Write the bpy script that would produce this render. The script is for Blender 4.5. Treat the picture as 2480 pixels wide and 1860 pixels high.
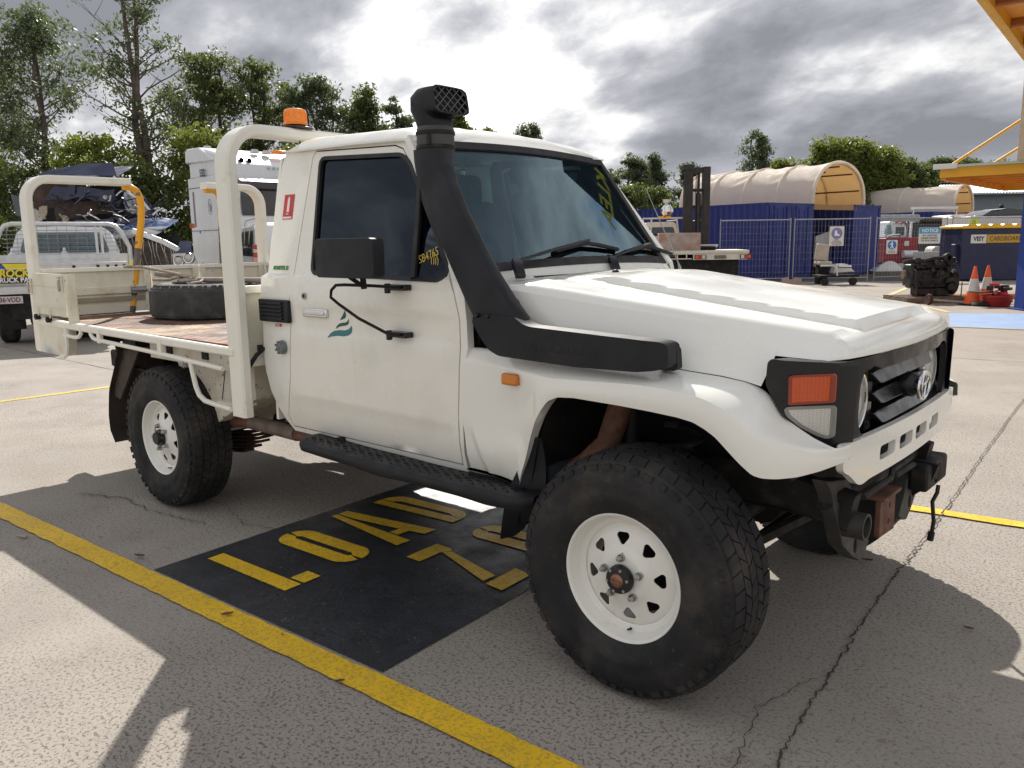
import bpy, bmesh, math, random
import numpy as np
from mathutils import Vector, Matrix, noise as mnoise
from mathutils.geometry import delaunay_2d_cdt
R_ = math.radians
random.seed(7); RNG = np.random.default_rng(7)
for _o in list(bpy.data.objects): bpy.data.objects.remove(_o)
SC = bpy.context.scene; COL = SC.collection

# ------------------------------------------------------------------ camera
cam_d = bpy.data.cameras.new('camera'); cam = bpy.data.objects.new('camera', cam_d); COL.objects.link(cam)
SC.camera = cam
CAMP = Vector((1.3945, -2.1061, 1.4955)); YAW = 0.7218; PIT = -0.1726; ROL = -0.0150
cam.location = CAMP
_f = Vector((-math.sin(YAW)*math.cos(PIT), math.cos(YAW)*math.cos(PIT), math.sin(PIT)))
_r = Vector((math.cos(YAW), math.sin(YAW), 0)); _u = _r.cross(_f)
_r2 = _r*math.cos(ROL)+_u*math.sin(ROL); _u2 = -_r*math.sin(ROL)+_u*math.cos(ROL)
cam.rotation_euler = Matrix((( _r2.x,_u2.x,-_f.x),(_r2.y,_u2.y,-_f.y),(_r2.z,_u2.z,-_f.z))).to_euler()
cam_d.sensor_width = 36; cam_d.lens = 36*1967.5/2480; cam_d.clip_end = 3000; cam_d.clip_start = 0.05
SC.render.resolution_x = 1024; SC.render.resolution_y = 768

# ------------------------------------------------------------------ light
SUNV = Vector((-0.95, 0.88, 1.0)).normalized()            # towards the sun
sun_d = bpy.data.lights.new('sun', 'SUN'); sun_d.energy = 4.7; sun_d.angle = R_(0.6); sun_d.color = (1.0, 0.95, 0.87)
sun = bpy.data.objects.new('sun', sun_d); COL.objects.link(sun)
sun.rotation_euler = SUNV.to_track_quat('Z', 'Y').to_euler(); sun.location = (0, 0, 20)
SC.view_settings.view_transform = 'Standard'; SC.view_settings.look = 'None'
SC.view_settings.exposure = 0.55; SC.view_settings.gamma = 1.0; SC.view_settings.use_curve_mapping = False
W = bpy.data.worlds.new('World'); SC.world = W; W.use_nodes = True
def build_world():
    nt = W.node_tree; N = nt.nodes; L = nt.links; N.clear()
    out = N.new('ShaderNodeOutputWorld'); bg = N.new('ShaderNodeBackground'); bg.inputs[1].default_value = 0.1
    L.new(bg.outputs[0], out.inputs[0])
    sky = N.new('ShaderNodeTexSky'); sky.sky_type = 'NISHITA'; sky.sun_disc = False
    sky.sun_elevation = math.asin(SUNV.z); sky.sun_rotation = math.atan2(SUNV.x, SUNV.y); sky.air_density = 1.2; sky.dust_density = 2.0
    tc = N.new('ShaderNodeTexCoord')
    def vm(op, a, b=None, s=None):
        n = N.new('ShaderNodeVectorMath'); n.operation = op; L.new(a, n.inputs[0])
        if b is not None:
            if isinstance(b, tuple): n.inputs[1].default_value = b
            else: L.new(b, n.inputs[1])
        if s is not None: n.inputs['Scale'].default_value = s
        return n
    def ma(op, a, b=None, c=None, clamp=False):
        n = N.new('ShaderNodeMath'); n.operation = op; n.use_clamp = clamp
        for i, q in enumerate((a, b, c)):
            if q is None: continue
            if isinstance(q, (int, float)): n.inputs[i].default_value = q
            else: L.new(q, n.inputs[i])
        return n.outputs[0]
    d = vm('NORMALIZE', tc.outputs['Generated']).outputs[0]
    sep = N.new('ShaderNodeSeparateXYZ'); L.new(d, sep.inputs[0])
    h = ma('ADD', ma('MAXIMUM', sep.outputs[2], 0.0), 0.42)
    cx = ma('DIVIDE', sep.outputs[0], h); cy = ma('DIVIDE', sep.outputs[1], h)
    cmb = N.new('ShaderNodeCombineXYZ'); L.new(cx, cmb.inputs[0]); L.new(cy, cmb.inputs[1])
    def nz(scale, det, rough, off, dist=0.0):
        mp = N.new('ShaderNodeMapping'); mp.inputs['Location'].default_value = off; mp.inputs['Rotation'].default_value = (0, 0, 0.72); L.new(cmb.outputs[0], mp.inputs[0])
        mp.inputs['Scale'].default_value = (1.0, 1.35, 1.0)
        n = N.new('ShaderNodeTexNoise'); n.inputs['Scale'].default_value = scale; n.inputs['Detail'].default_value = det
        n.inputs['Roughness'].default_value = rough; n.inputs['Distortion'].default_value = dist; L.new(mp.outputs[0], n.inputs[0]); return n.outputs[0]
    big = nz(1.6, 3, 0.45, (9.3, 1.1, 0)); mid = nz(3.6, 10, 0.54, (7.1, 1.7, 0), 0.25); fine = nz(15, 8, 0.6, (3.3, 4.4, 0), 0.3)
    # optical thickness: thin cloud glows, thick cloud is grey underneath
    th = ma('ADD', ma('MULTIPLY', big, 1.05), ma('ADD', ma('MULTIPLY', mid, 0.52), ma('MULTIPLY', fine, 0.14)))   # around 0.86
    sd = vm('DOT_PRODUCT', d, tuple(SUNV)).outputs['Value']
    glow = ma('POWER', ma('MAXIMUM', sd, 0.0), 6.0)          # forward scattering round the sun
    rp = N.new('ShaderNodeValToRGB'); L.new(th, rp.inputs[0])
    e = rp.color_ramp.elements; e[0].position = 0.735; e[0].color = (7.6, 7.6, 7.6, 1); e[1].position = 1.04; e[1].color = (1.95, 2.0, 2.25, 1)
    for pos, c in ((0.785, (6.0, 6.0, 6.05)), (0.825, (4.5, 4.55, 4.75)), (0.87, (3.4, 3.45, 3.75)), (0.94, (2.5, 2.56, 2.86))):
        q = e.new(pos); q.color = c+(1,)
    # clouds behind the camera, out of view, whitened to brighten the truck's near side
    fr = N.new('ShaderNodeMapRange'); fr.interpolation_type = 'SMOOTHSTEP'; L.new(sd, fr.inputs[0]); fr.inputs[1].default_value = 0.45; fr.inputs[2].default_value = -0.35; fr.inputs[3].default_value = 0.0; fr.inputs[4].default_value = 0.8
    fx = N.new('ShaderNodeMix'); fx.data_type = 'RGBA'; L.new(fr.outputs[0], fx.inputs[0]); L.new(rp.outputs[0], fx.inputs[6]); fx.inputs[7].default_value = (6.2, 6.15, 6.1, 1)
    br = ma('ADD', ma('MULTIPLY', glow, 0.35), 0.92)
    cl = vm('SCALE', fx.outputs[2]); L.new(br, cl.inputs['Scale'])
    gap = N.new('ShaderNodeMapRange'); gap.interpolation_type = 'SMOOTHSTEP'; L.new(th, gap.inputs[0])
    gap.inputs[1].default_value = 0.62; gap.inputs[2].default_value = 0.73
    bl = vm('MULTIPLY', sky.outputs[0], (1.0, 1.08, 1.12)); 
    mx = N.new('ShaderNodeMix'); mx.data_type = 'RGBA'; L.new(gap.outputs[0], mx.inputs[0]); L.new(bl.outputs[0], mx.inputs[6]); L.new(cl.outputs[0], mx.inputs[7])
    # hazy pale band low on the horizon
    hz = N.new('ShaderNodeMapRange'); L.new(sep.outputs[2], hz.inputs[0]); hz.inputs[1].default_value = 0.0; hz.inputs[2].default_value = 0.10
    hz.inputs[3].default_value = 0.45; hz.inputs[4].default_value = 0.0
    mx2 = N.new('ShaderNodeMix'); mx2.data_type = 'RGBA'; L.new(hz.outputs[0], mx2.inputs[0]); L.new(mx.outputs[2], mx2.inputs[6]); mx2.inputs[7].default_value = (6.0, 6.1, 6.3, 1)
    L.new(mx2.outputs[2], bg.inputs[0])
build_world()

# ------------------------------------------------------------------ materials
def lin(c): return tuple(((x/12.92) if x <= 0.04045 else ((x+0.055)/1.055)**2.4) for x in c)
MATS = {}
def mat(name, col, rough=0.5, metal=0.0, var=0.08, scale=6.0, bump=0.0, bscale=80.0, coat=0.0, spec=0.5, dirt=None, specks=None, streak=None, emit=None, dist=0.004, alpha=None):
    if name in MATS: return MATS[name]
    m = bpy.data.materials.new(name); m.use_nodes = True; nt = m.node_tree; N = nt.nodes; L = nt.links
    b = N['Principled BSDF']; b.inputs['Roughness'].default_value = rough; b.inputs['Metallic'].default_value = metal
    b.inputs['Specular IOR Level'].default_value = spec; b.inputs['Coat Weight'].default_value = coat; b.inputs['Coat Roughness'].default_value = 0.08
    tc = N.new('ShaderNodeTexCoord')
    def noise(s, det=4, ro=0.55, vec=None):
        n = N.new('ShaderNodeTexNoise'); n.inputs['Scale'].default_value = s; n.inputs['Detail'].default_value = det; n.inputs['Roughness'].default_value = ro
        L.new(vec or tc.outputs['Object'], n.inputs['Vector']); return n.outputs[0]
    def mixc(fac, a, c2):
        x = N.new('ShaderNodeMix'); x.data_type = 'RGBA'; L.new(fac, x.inputs[0])
        if isinstance(a, tuple): x.inputs[6].default_value = a+(1,)
        else: L.new(a, x.inputs[6])
        x.inputs[7].default_value = c2+(1,); return x.outputs[2]
    def rng(v, a, b_, lo=0.0, hi=1.0):
        r = N.new('ShaderNodeMapRange'); r.interpolation_type = 'SMOOTHSTEP'; L.new(v, r.inputs[0]); r.inputs[1].default_value = a; r.inputs[2].default_value = b_
        r.inputs[3].default_value = lo; r.inputs[4].default_value = hi; return r.outputs[0]
    f = noise(scale, 5)
    c = mixc(rng(f, 0.3, 0.7), tuple(x*(1-var) for x in col), tuple(min(1, x*(1+var)) for x in col))
    for dd in (dirt or []):
        dc, lo, hi, s, amt = dd
        c = mixc(rng(noise(s, 8, 0.62), lo, hi, 0, amt), c, dc)
    if streak:
        dc, s, amt = streak
        mp = N.new('ShaderNodeMapping'); mp.inputs['Scale'].default_value = (1, 1, 0.12); L.new(tc.outputs['Object'], mp.inputs[0])
        c = mixc(rng(noise(s, 6, 0.6, mp.outputs[0]), 0.55, 0.72, 0, amt), c, dc)
    if specks:
        dc, s, thr, amt = specks
        v = N.new('ShaderNodeTexVoronoi'); v.inputs['Scale'].default_value = s; L.new(tc.outputs['Object'], v.inputs[0])
        c = mixc(rng(v.outputs['Distance'], thr*0.7, thr, amt, 0), c, dc)
    L.new(c, b.inputs['Base Color'])
    rr = rng(noise(scale*2.3, 4), 0.3, 0.75, max(0.02, rough-0.08), min(1, rough+0.12)); L.new(rr, b.inputs['Roughness'])
    if bump:
        bp = N.new('ShaderNodeBump'); bp.inputs['Strength'].default_value = bump; bp.inputs['Distance'].default_value = dist
        L.new(noise(bscale, 6, 0.6), bp.inputs['Height']); L.new(bp.outputs[0], b.inputs['Normal'])
    if emit: b.inputs['Emission Color'].default_value = emit[0]+(1,); b.inputs['Emission Strength'].default_value = emit[1]
    MATS[name] = m; return m
def glassmat(name, tint, gloss=0.06, ior=1.5, gcol=(0.78, 0.90, 1.0)):
    if name in MATS: return MATS[name]
    m = bpy.data.materials.new(name); m.use_nodes = True; nt = m.node_tree; N = nt.nodes; L = nt.links; N.clear()
    o = N.new('ShaderNodeOutputMaterial'); t = N.new('ShaderNodeBsdfTransparent'); t.inputs[0].default_value = tint+(1,)
    g = N.new('ShaderNodeBsdfGlossy'); g.inputs['Roughness'].default_value = 0.015; g.inputs[0].default_value = gcol+(1,)
    fr = N.new('ShaderNodeFresnel'); fr.inputs[0].default_value = ior
    a = N.new('ShaderNodeMath'); a.operation = 'ADD'; a.use_clamp = True; L.new(fr.outputs[0], a.inputs[0]); a.inputs[1].default_value = gloss
    mx = N.new('ShaderNodeMixShader'); L.new(a.outputs[0], mx.inputs[0]); L.new(t.outputs[0], mx.inputs[1]); L.new(g.outputs[0], mx.inputs[2]); L.new(mx.outputs[0], o.inputs[0])
    MATS[name] = m; return m
def lensmat(name, col, trans=0.35):
    if name in MATS: return MATS[name]
    m = bpy.data.materials.new(name); m.use_nodes = True; nt = m.node_tree; N = nt.nodes; L = nt.links
    b = N['Principled BSDF']; b.inputs['Base Color'].default_value = col+(1,); b.inputs['Roughness'].default_value = 0.12; b.inputs['Coat Weight'].default_value = 0.6
    tc = N.new('ShaderNodeTexCoord'); w = N.new('ShaderNodeTexVoronoi'); w.inputs['Scale'].default_value = 150; w.feature = 'F1'; w.distance = 'CHEBYCHEV'; w.inputs['Randomness'].default_value = 0.0
    L.new(tc.outputs['Object'], w.inputs[0]); bp = N.new('ShaderNodeBump'); bp.inputs['Strength'].default_value = 1.0; bp.inputs['Distance'].default_value = 0.006
    L.new(w.outputs['Distance'], bp.inputs['Height']); L.new(bp.outputs[0], b.inputs['Normal'])
    b.inputs['Subsurface Weight'].default_value = trans; b.inputs['Subsurface Radius'].default_value = (0.02, 0.012, 0.008)
    MATS[name] = m; return m

CREAM = mat('cream_white_paint', (0.835, 0.825, 0.775), 0.24, var=0.025, scale=1.6, coat=0.5, dirt=[((0.60, 0.57, 0.48), 0.58, 0.85, 2.2, 0.25), ((0.22, 0.20, 0.17), 0.72, 0.77, 60, 0.3)], bump=0.02, bscale=14)
ROOFW = CREAM
TRAYP = mat('cream_tray_paint', (0.80, 0.78, 0.70), 0.40, var=0.04, scale=2.5, coat=0.15, dirt=[((0.42, 0.37, 0.27), 0.56, 0.78, 5, 0.45), ((0.10, 0.07, 0.05), 0.685, 0.72, 34, 0.85)])
TRAYD = mat('scuffed_cream_gate_paint', (0.70, 0.67, 0.565), 0.5, var=0.07, scale=3, dirt=[((0.46, 0.38, 0.24), 0.50, 0.74, 4.5, 0.55), ((0.09, 0.06, 0.04), 0.64, 0.70, 22, 0.85)])
SPLAT = mat('cream_paint_with_mud_splatter', (0.66, 0.62, 0.53), 0.6, var=0.08, scale=3, dirt=[((0.35, 0.27, 0.19), 0.5, 0.75, 3, 0.6), ((0.05, 0.035, 0.03), 0.60, 0.66, 38, 0.9)])
BLKP = mat('black_textured_plastic', (0.011, 0.0115, 0.015), 0.50, var=0.25, scale=5, bump=0.10, bscale=420, spec=0.32, dirt=[((0.06, 0.058, 0.06), 0.5, 0.85, 4, 0.25)], dist=0.0008)
BLKG = mat('black_glossy_plastic', (0.009, 0.0095, 0.012), 0.22, var=0.2, scale=5, spec=0.4, dirt=[((0.07, 0.065, 0.06), 0.55, 0.85, 6, 0.3)])
BLKM = mat('dull_black_chassis_steel', (0.013, 0.012, 0.012), 0.65, spec=.3, var=0.3, scale=7, dirt=[((0.10, 0.075, 0.055), 0.5, 0.8, 9, 0.5)], bump=0.1, bscale=90)
RUBB = mat('worn_tyre_rubber', (0.020, 0.0195, 0.021), 0.72, var=0.25, scale=7, bump=0.25, bscale=120, spec=0.3, dirt=[((0.080, 0.067, 0.056), 0.46, 0.72, 6, 0.55), ((0.10, 0.092, 0.085), 0.62, 0.7, 40, 0.4)], dist=0.002)
RUBW = mat('dusty_tyre_rubber', (0.04, 0.04, 0.042), 0.8, var=0.2, scale=9, dirt=[((0.16, 0.15, 0.135), 0.45, 0.8, 7, 0.6)], bump=0.2, bscale=100)
GASK = mat('black_rubber_seal', (0.012, 0.012, 0.013), 0.55, var=0.1)
RUST = mat('rusty_brown_steel', (0.14, 0.065, 0.04), 0.8, var=0.35, scale=14, bump=0.3, bscale=60, dirt=[((0.05, 0.03, 0.025), 0.5, 0.7, 20, 0.6)])
RUSTL = mat('weathered_exhaust_steel', (0.20, 0.155, 0.13), 0.65, 0.3, var=0.25, scale=9, bump=0.2, bscale=60)
COPP = mat('dull_copper_hub_cap', (0.30, 0.15, 0.10), 0.5, 0.6, var=0.2, scale=30)
CHRO = mat('chrome', (0.72, 0.73, 0.75), 0.12, 1.0, var=0.05)
STEEL = mat('zinc_plated_steel', (0.42, 0.42, 0.41), 0.4, 0.85, var=0.15, scale=20)
ALU = mat('dull_aluminium', (0.60, 0.60, 0.61), 0.42, 0.6, var=0.08, scale=8, dirt=[((0.35, 0.34, 0.33), 0.55, 0.8, 10, 0.4)])
RIMW = mat('white_wheel_enamel', (0.80, 0.785, 0.74), 0.35, var=0.03, scale=6, coat=0.2, dirt=[((0.50, 0.42, 0.30), 0.55, 0.8, 10, 0.35)])
YELP = mat('chipped_yellow_paint', (0.80, 0.37, 0.012), 0.5, var=0.06, scale=10, dirt=[((0.13, 0.12, 0.115), 0.56, 0.60, 13, 0.95)])
RUSTY_DECK = mat('rusted_checker_deck', (0.115, 0.062, 0.043), 0.75, var=0.35, scale=5, bump=0.3, bscale=50, dirt=[((0.40, 0.29, 0.17), 0.54, 0.62, 1.6, 0.8), ((0.36, 0.13, 0.05), 0.55, 0.66, 5, 0.8), ((0.55, 0.50, 0.42), 0.62, 0.72, 11, 0.5), ((0.05, 0.035, 0.03), 0.60, 0.72, 8, 0.6)])
AMBER = lensmat('amber_lens', (0.60, 0.075, 0.002), 0.0); CLEARL = lensmat('clear_ribbed_lens', (0.60, 0.58, 0.53), 0.0); REDL = lensmat('red_lens', (0.45, 0.015, 0.012))
ORNG = mat('orange_beacon_lens', (0.90, 0.25, 0.01), 0.2, var=0.1, scale=60, coat=0.5)
SGLASS = glassmat('dark_tinted_glass', (0.035, 0.045, 0.065), 0.012, 1.42, (.70, .82, 1.0)); WGLASS = glassmat('green_tinted_windscreen', (0.52, 0.76, 0.80), 0.10, 1.5, (.62, .84, .95))
INTER = mat('dark_cab_trim', (0.055, 0.068, 0.085), 0.8, var=0.2); SEATM = mat('grey_seat_cloth', (0.12, 0.135, 0.15), 0.9, var=0.2, scale=20)
GREENP = mat('green_marker_paint', (0.02, 0.25, 0.03), 0.6); DGREEN = mat('dark_green_vinyl', (0.01, 0.075, 0.055), 0.4); TEALV = mat('teal_vinyl', (0.03, 0.17, 0.18), 0.4)
YELC = mat('yellow_chalk_pen', (0.75, 0.55, 0.10), 0.8); REDV = mat('red_sticker_vinyl', (0.55, 0.02, 0.03), 0.4); WHV = mat('white_sticker_vinyl', (0.8, 0.8, 0.8), 0.4)
WHITE = mat('white_vehicle_paint', (0.68, 0.69, 0.71), 0.3, var=0.03, scale=1.5, coat=0.5, dirt=[((0.5, 0.48, 0.45), 0.58, 0.85, 3, 0.3)])
BLKV = mat('black_print', (0.015, 0.015, 0.017), 0.45, var=0.1)
DARK = mat('dark_void_black', (0.008, 0.008, 0.009), 0.8, var=0.2)

# ------------------------------------------------------------------ mesh helpers
def smooth_by_angle(me, ang=33):
    bm = bmesh.new(); bm.from_mesh(me)
    for f in bm.faces: f.smooth = True
    a = R_(ang)
    for e in bm.edges:
        e.smooth = not (len(e.link_faces) != 2 or e.calc_face_angle(0) > a)
    bm.to_mesh(me); bm.free()
class B:
    def __init__(s): s.v = []; s.f = []
    def add(s, vs, fs):
        n = len(s.v); s.v += [tuple(v) for v in vs]; s.f += [tuple(i+n for i in f) for f in fs]; return s
    def box(s, c, d, rot=0.0, tilt=None):
        hx, hy, hz = d[0]/2, d[1]/2, d[2]/2
        vs = [Vector((x, y, z)) for x in (-hx, hx) for y in (-hy, hy) for z in (-hz, hz)]
        if tilt is not None: vs = [tilt @ v for v in vs]
        if rot: m = Matrix.Rotation(rot, 3, 'Z'); vs = [m @ v for v in vs]
        vs = [v+Vector(c) for v in vs]
        return s.add(vs, [(0, 1, 3, 2), (4, 6, 7, 5), (0, 4, 5, 1), (2, 3, 7, 6), (0, 2, 6, 4), (1, 5, 7, 3)])
    def b2(s, x0, x1, y0, y1, z0, z1): return s.box(((x0+x1)/2, (y0+y1)/2, (z0+z1)/2), (abs(x1-x0), abs(y1-y0), abs(z1-z0)))
    def tube(s, pts, r, n=10, rect=None, closed=False, caps=True, up=None):
        P = [Vector(p) for p in pts]; m = len(P)
        rs = r if isinstance(r, (list, tuple)) else [r]*m
        T = []
        for i in range(m):
            a = P[(i-1) % m] if (closed or i > 0) else P[i]; b = P[(i+1) % m] if (closed or i < m-1) else P[i]
            T.append((b-a).normalized())
        u = Vector(up) if up else (Vector((0, 0, 1)) if abs(T[0].z) < 0.9 else Vector((1, 0, 0)))
        u = (u-T[0]*u.dot(T[0])).normalized(); base = len(s.v); rings = []
        for i in range(m):
            u = (u-T[i]*u.dot(T[i])).normalized(); w = T[i].cross(u)
            if rect:
                a, b = rect[0]/2, rect[1]/2; c = min(a, b)*0.35
                prof = [(a-c, b), (a, b-c), (a, -b+c), (a-c, -b), (-a+c, -b), (-a, -b+c), (-a, b-c), (-a+c, b)]
                ring = [P[i]+w*x+u*y for x, y in prof]
            else: ring = [P[i]+(u*math.cos(2*math.pi*k/n)+w*math.sin(2*math.pi*k/n))*rs[i] for k in range(n)]
            rings.append(ring)
        k = len(rings[0]); vs = [v for rg in rings for v in rg]; fs = []
        for i in range(m if closed else m-1):
            j = (i+1) % m
            for q in range(k): fs.append((i*k+q, i*k+(q+1) % k, j*k+(q+1) % k, j*k+q))
        if caps and not closed: fs.append(tuple(range(k-1, -1, -1))); fs.append(tuple((m-1)*k+q for q in range(k)))
        return s.add(vs, fs)
    def lathe(s, prof, c=(0, 0, 0), axis='Y', n=48, close=False):
        vs = []; fs = []
        for r, h in prof:
            for k in range(n):
                a = 2*math.pi*k/n; x, z = r*math.cos(a), r*math.sin(a)
                p = (x, h, z) if axis == 'Y' else ((x, z, h) if axis == 'Z' else (h, x, z))
                vs.append((p[0]+c[0], p[1]+c[1], p[2]+c[2]))
        m = len(prof)
        for i in range(m if close else m-1):
            j = (i+1) % m
            for k in range(n): fs.append((i*n+k, i*n+(k+1) % n, j*n+(k+1) % n, j*n+k))
        return s.add(vs, fs)
    def cyl(s, p0, p1, r0, r1=None, n=16): return s.tube([p0, p1], [r0, r0 if r1 is None else r1], n)
    def prism(s, poly, fn, off):
        """poly of 2D points -> fn(a,b) point; off: thickness vector"""
        k = len(poly); a = [Vector(fn(*p)) for p in poly]; o = Vector(off)
        return s.add(a+[p+o for p in a], [tuple(range(k)), tuple(range(2*k-1, k-1, -1))]+[(i, i+k, (i+1) % k+k, (i+1) % k) for i in range(k)])
    def grid(s, fn, nu, nv, close_u=False):
        vs = [fn(i/nu, j/nv) for i in range(nu+(0 if close_u else 1)) for j in range(nv+1)]; fs = []; k = nv+1; m = nu if close_u else nu+1
        for i in range(nu):
            for j in range(nv): fs.append((i*k+j, ((i+1) % m)*k+j, ((i+1) % m)*k+j+1, i*k+j+1))
        return s.add(vs, fs)
    def panel(s, outline, holes, fn, off, g=0.07, lines=()):
        def sub(loop):
            o = []
            for i in range(len(loop)):
                a = loop[i]; b = loop[(i+1) % len(loop)]; d = math.dist(a, b); k = max(1, int(d/g))
                for t in range(k): o.append((a[0]+(b[0]-a[0])*t/k, a[1]+(b[1]-a[1])*t/k))
            return o
        loops = [sub(outline)]+[sub(h) for h in holes]; pts = []; edges = []
        for lp in loops:
            n = len(pts); pts += lp; edges += [(n+i, n+(i+1) % len(lp)) for i in range(len(lp))]
        def inside(p, lp):
            c = False; x, y = p
            for i in range(len(lp)):
                x1, y1 = lp[i]; x2, y2 = lp[i-1]
                if (y1 > y) != (y2 > y) and x < (x2-x1)*(y-y1)/(y2-y1)+x1: c = not c
            return c
        def dist(p, lp):
            b = 9
            for q in lp: b = min(b, (q[0]-p[0])**2+(q[1]-p[1])**2)
            return math.sqrt(b)
        xs = [p[0] for p in outline]; ys = [p[1] for p in outline]
        gy = sorted(set([min(ys)+g*(i+0.5) for i in range(int((max(ys)-min(ys))/g)+1)]+list(lines)))
        for yy in gy:
            for i in range(int((max(xs)-min(xs))/g)+1):
                p = (min(xs)+g*(i+0.5), yy)
                if inside(p, loops[0]) and not any(inside(p, h) for h in loops[1:]) and all(dist(p, lp) > g*0.45 for lp in loops): pts.append(p)
        V, E_, F, _, _, _ = delaunay_2d_cdt([Vector(p) for p in pts], edges, [], 0, 1e-5)
        keep = []
        for f in F:
            c = (sum(V[i][0] for i in f)/3, sum(V[i][1] for i in f)/3)
            if inside(c, loops[0]) and not any(inside(c, h) for h in loops[1:]): keep.append(tuple(f))
        front = [Vector(fn(v[0], v[1])) for v in V]; o = Vector(off); n = len(front)
        cnt = {}
        for f in keep:
            for i in range(3):
                a, b = f[i], f[(i+1) % 3]; cnt.setdefault((min(a, b), max(a, b)), []).append((a, b))
        fs = list(keep)+[(c+n, b+n, a+n) for a, b, c in keep]
        for q in cnt.values():
            if len(q) == 1: a, b = q[0]; fs.append((b, a, a+n, b+n))
        return s.add(front+[p+o for p in front], fs)
    def mirror(s, yc):
        o = B(); o.v = [(x, 2*yc-y, z) for x, y, z in s.v]; o.f = [tuple(reversed(f)) for f in s.f]; return o
    def tf(s, m):
        o = B(); o.v = [tuple(m @ Vector(v)) for v in s.v]; o.f = list(s.f); return o
    def mesh(s, name, m, ang=33, fix=True):
        me = bpy.data.meshes.new(name); me.from_pydata(s.v, [], s.f); me.update()
        if fix:
            bm = bmesh.new(); bm.from_mesh(me); bmesh.ops.recalc_face_normals(bm, faces=bm.faces); bm.to_mesh(me); bm.free()
        if ang is not None: smooth_by_angle(me, ang)
        if m: me.materials.append(m)
        return me
def link(name, me, parent=None, world=True, label=None, kind=None, loc=None, rz=0.0):
    o = bpy.data.objects.new(name, me); COL.objects.link(o)
    if loc is not None: o.location = loc; o.rotation_euler = (0, 0, rz)
    if parent is not None:
        o.parent = parent
        if world and parent.type == 'EMPTY':
            o.matrix_parent_inverse = (Matrix.Translation(parent.location) @ parent.rotation_euler.to_matrix().to_4x4()).inverted()
    if label: o['label'] = label
    if kind: o['kind'] = kind
    return o
def ob(name, b, m, parent=None, world=True, ang=33, bevel=0, **kw):
    o = link(name, b.mesh(name, m, ang), parent, world, **kw)
    if bevel:
        md = o.modifiers.new('b', 'BEVEL'); md.width = bevel; md.segments = 2; md.limit_method = 'ANGLE'; md.angle_limit = R_(35); md.harden_normals = False
    return o
def thing(name, loc, label, cat, rz=0.0, group=None):
    e = bpy.data.objects.new(name, None); COL.objects.link(e); e.empty_display_size = 0.3
    e.location = loc; e.rotation_euler = (0, 0, rz); e['label'] = label; e['category'] = cat
    if group: e['group'] = group
    return e
def tag(o, label, cat, group=None):
    o['label'] = label; o['category'] = cat
    if group: o['group'] = group
    return o
def dup(root, loc=None, rz=None, label=None, group=None, parent=None):
    c = root.copy(); COL.objects.link(c)
    if parent is not None: c.parent = parent
    if loc is not None: c.location = loc
    if rz is not None: c.rotation_euler = (0, 0, rz)
    if label: c['label'] = label
    if group: c['group'] = group
    for ch in [o for o in CH.get(root.name, [])]: dup(ch, parent=c)
    return c
CH = {}
def index_children():
    CH.clear()
    for o in bpy.data.objects:
        if o.parent: CH.setdefault(o.parent.name, []).append(o)
_fonts = {}
def text(name, body, size, M, m, parent=None, world=True, sx=1.0, bold=0.0, align='CENTER', shear=0.0, kind=None, extrude=0.0006, label=None):
    cu = bpy.data.curves.new(name, 'FONT'); cu.body = body; cu.size = size; cu.align_x = align; cu.align_y = 'CENTER'; cu.offset = bold; cu.shear = shear; cu.extrude = extrude; cu.resolution_u = 3
    t = bpy.data.objects.new(name, cu); COL.objects.link(t); dg = bpy.context.evaluated_depsgraph_get()
    me = bpy.data.meshes.new_from_object(t.evaluated_get(dg)); bpy.data.objects.remove(t); bpy.data.curves.remove(cu)
    me.transform(Matrix.Diagonal((sx, 1, 1, 1))); me.transform(M); me.materials.clear(); me.materials.append(m); me.name = name
    return link(name, me, parent, world, label=label, kind=kind)
def frame(o, x, y):
    """matrix with origin o, local x and local y axes"""
    x = Vector(x).normalized(); y = Vector(y); y = (y-x*y.dot(x)).normalized(); z = x.cross(y)
    M = Matrix((x, y, z)).transposed().to_4x4(); M.translation = Vector(o); return M
E1 = Vector((0.7506, 0.6608, 0)); E2 = Vector((-0.6608, 0.7506, 0)); YRZ = math.atan2(E1.y, E1.x)
def Y(u, v, z=0.0): p = Vector((CAMP.x, CAMP.y, 0))+E1*u+E2*v; p.z = z; return p
def rrect(x0, x1, y0, y1, r, n=4):
    o = []
    for cx, cy, a0 in ((x1-r, y1-r, 0), (x0+r, y1-r, 90), (x0+r, y0+r, 180), (x1-r, y0+r, 270)):
        for k in range(n+1): a = R_(a0+90*k/n); o.append((cx+r*math.cos(a), cy+r*math.sin(a)))
    return o
def rpoly(pts, r, n=3):
    """round the corners of a polygon"""
    o = []; m = len(pts)
    for i in range(m):
        p = Vector(pts[i]); a = Vector(pts[i-1])-p; b = Vector(pts[(i+1) % m])-p; rr = min(r, a.length*0.45, b.length*0.45); a = p+a.normalized()*rr; b = p+b.normalized()*rr
        for k in range(n+1): t = k/n; q = a*(1-t)**2+p*2*t*(1-t)+b*t*t; o.append((q.x, q.y))
    return o
def interp(x, tab): return float(np.interp(x, [a for a, _ in tab], [b for _, b in tab]))
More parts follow.
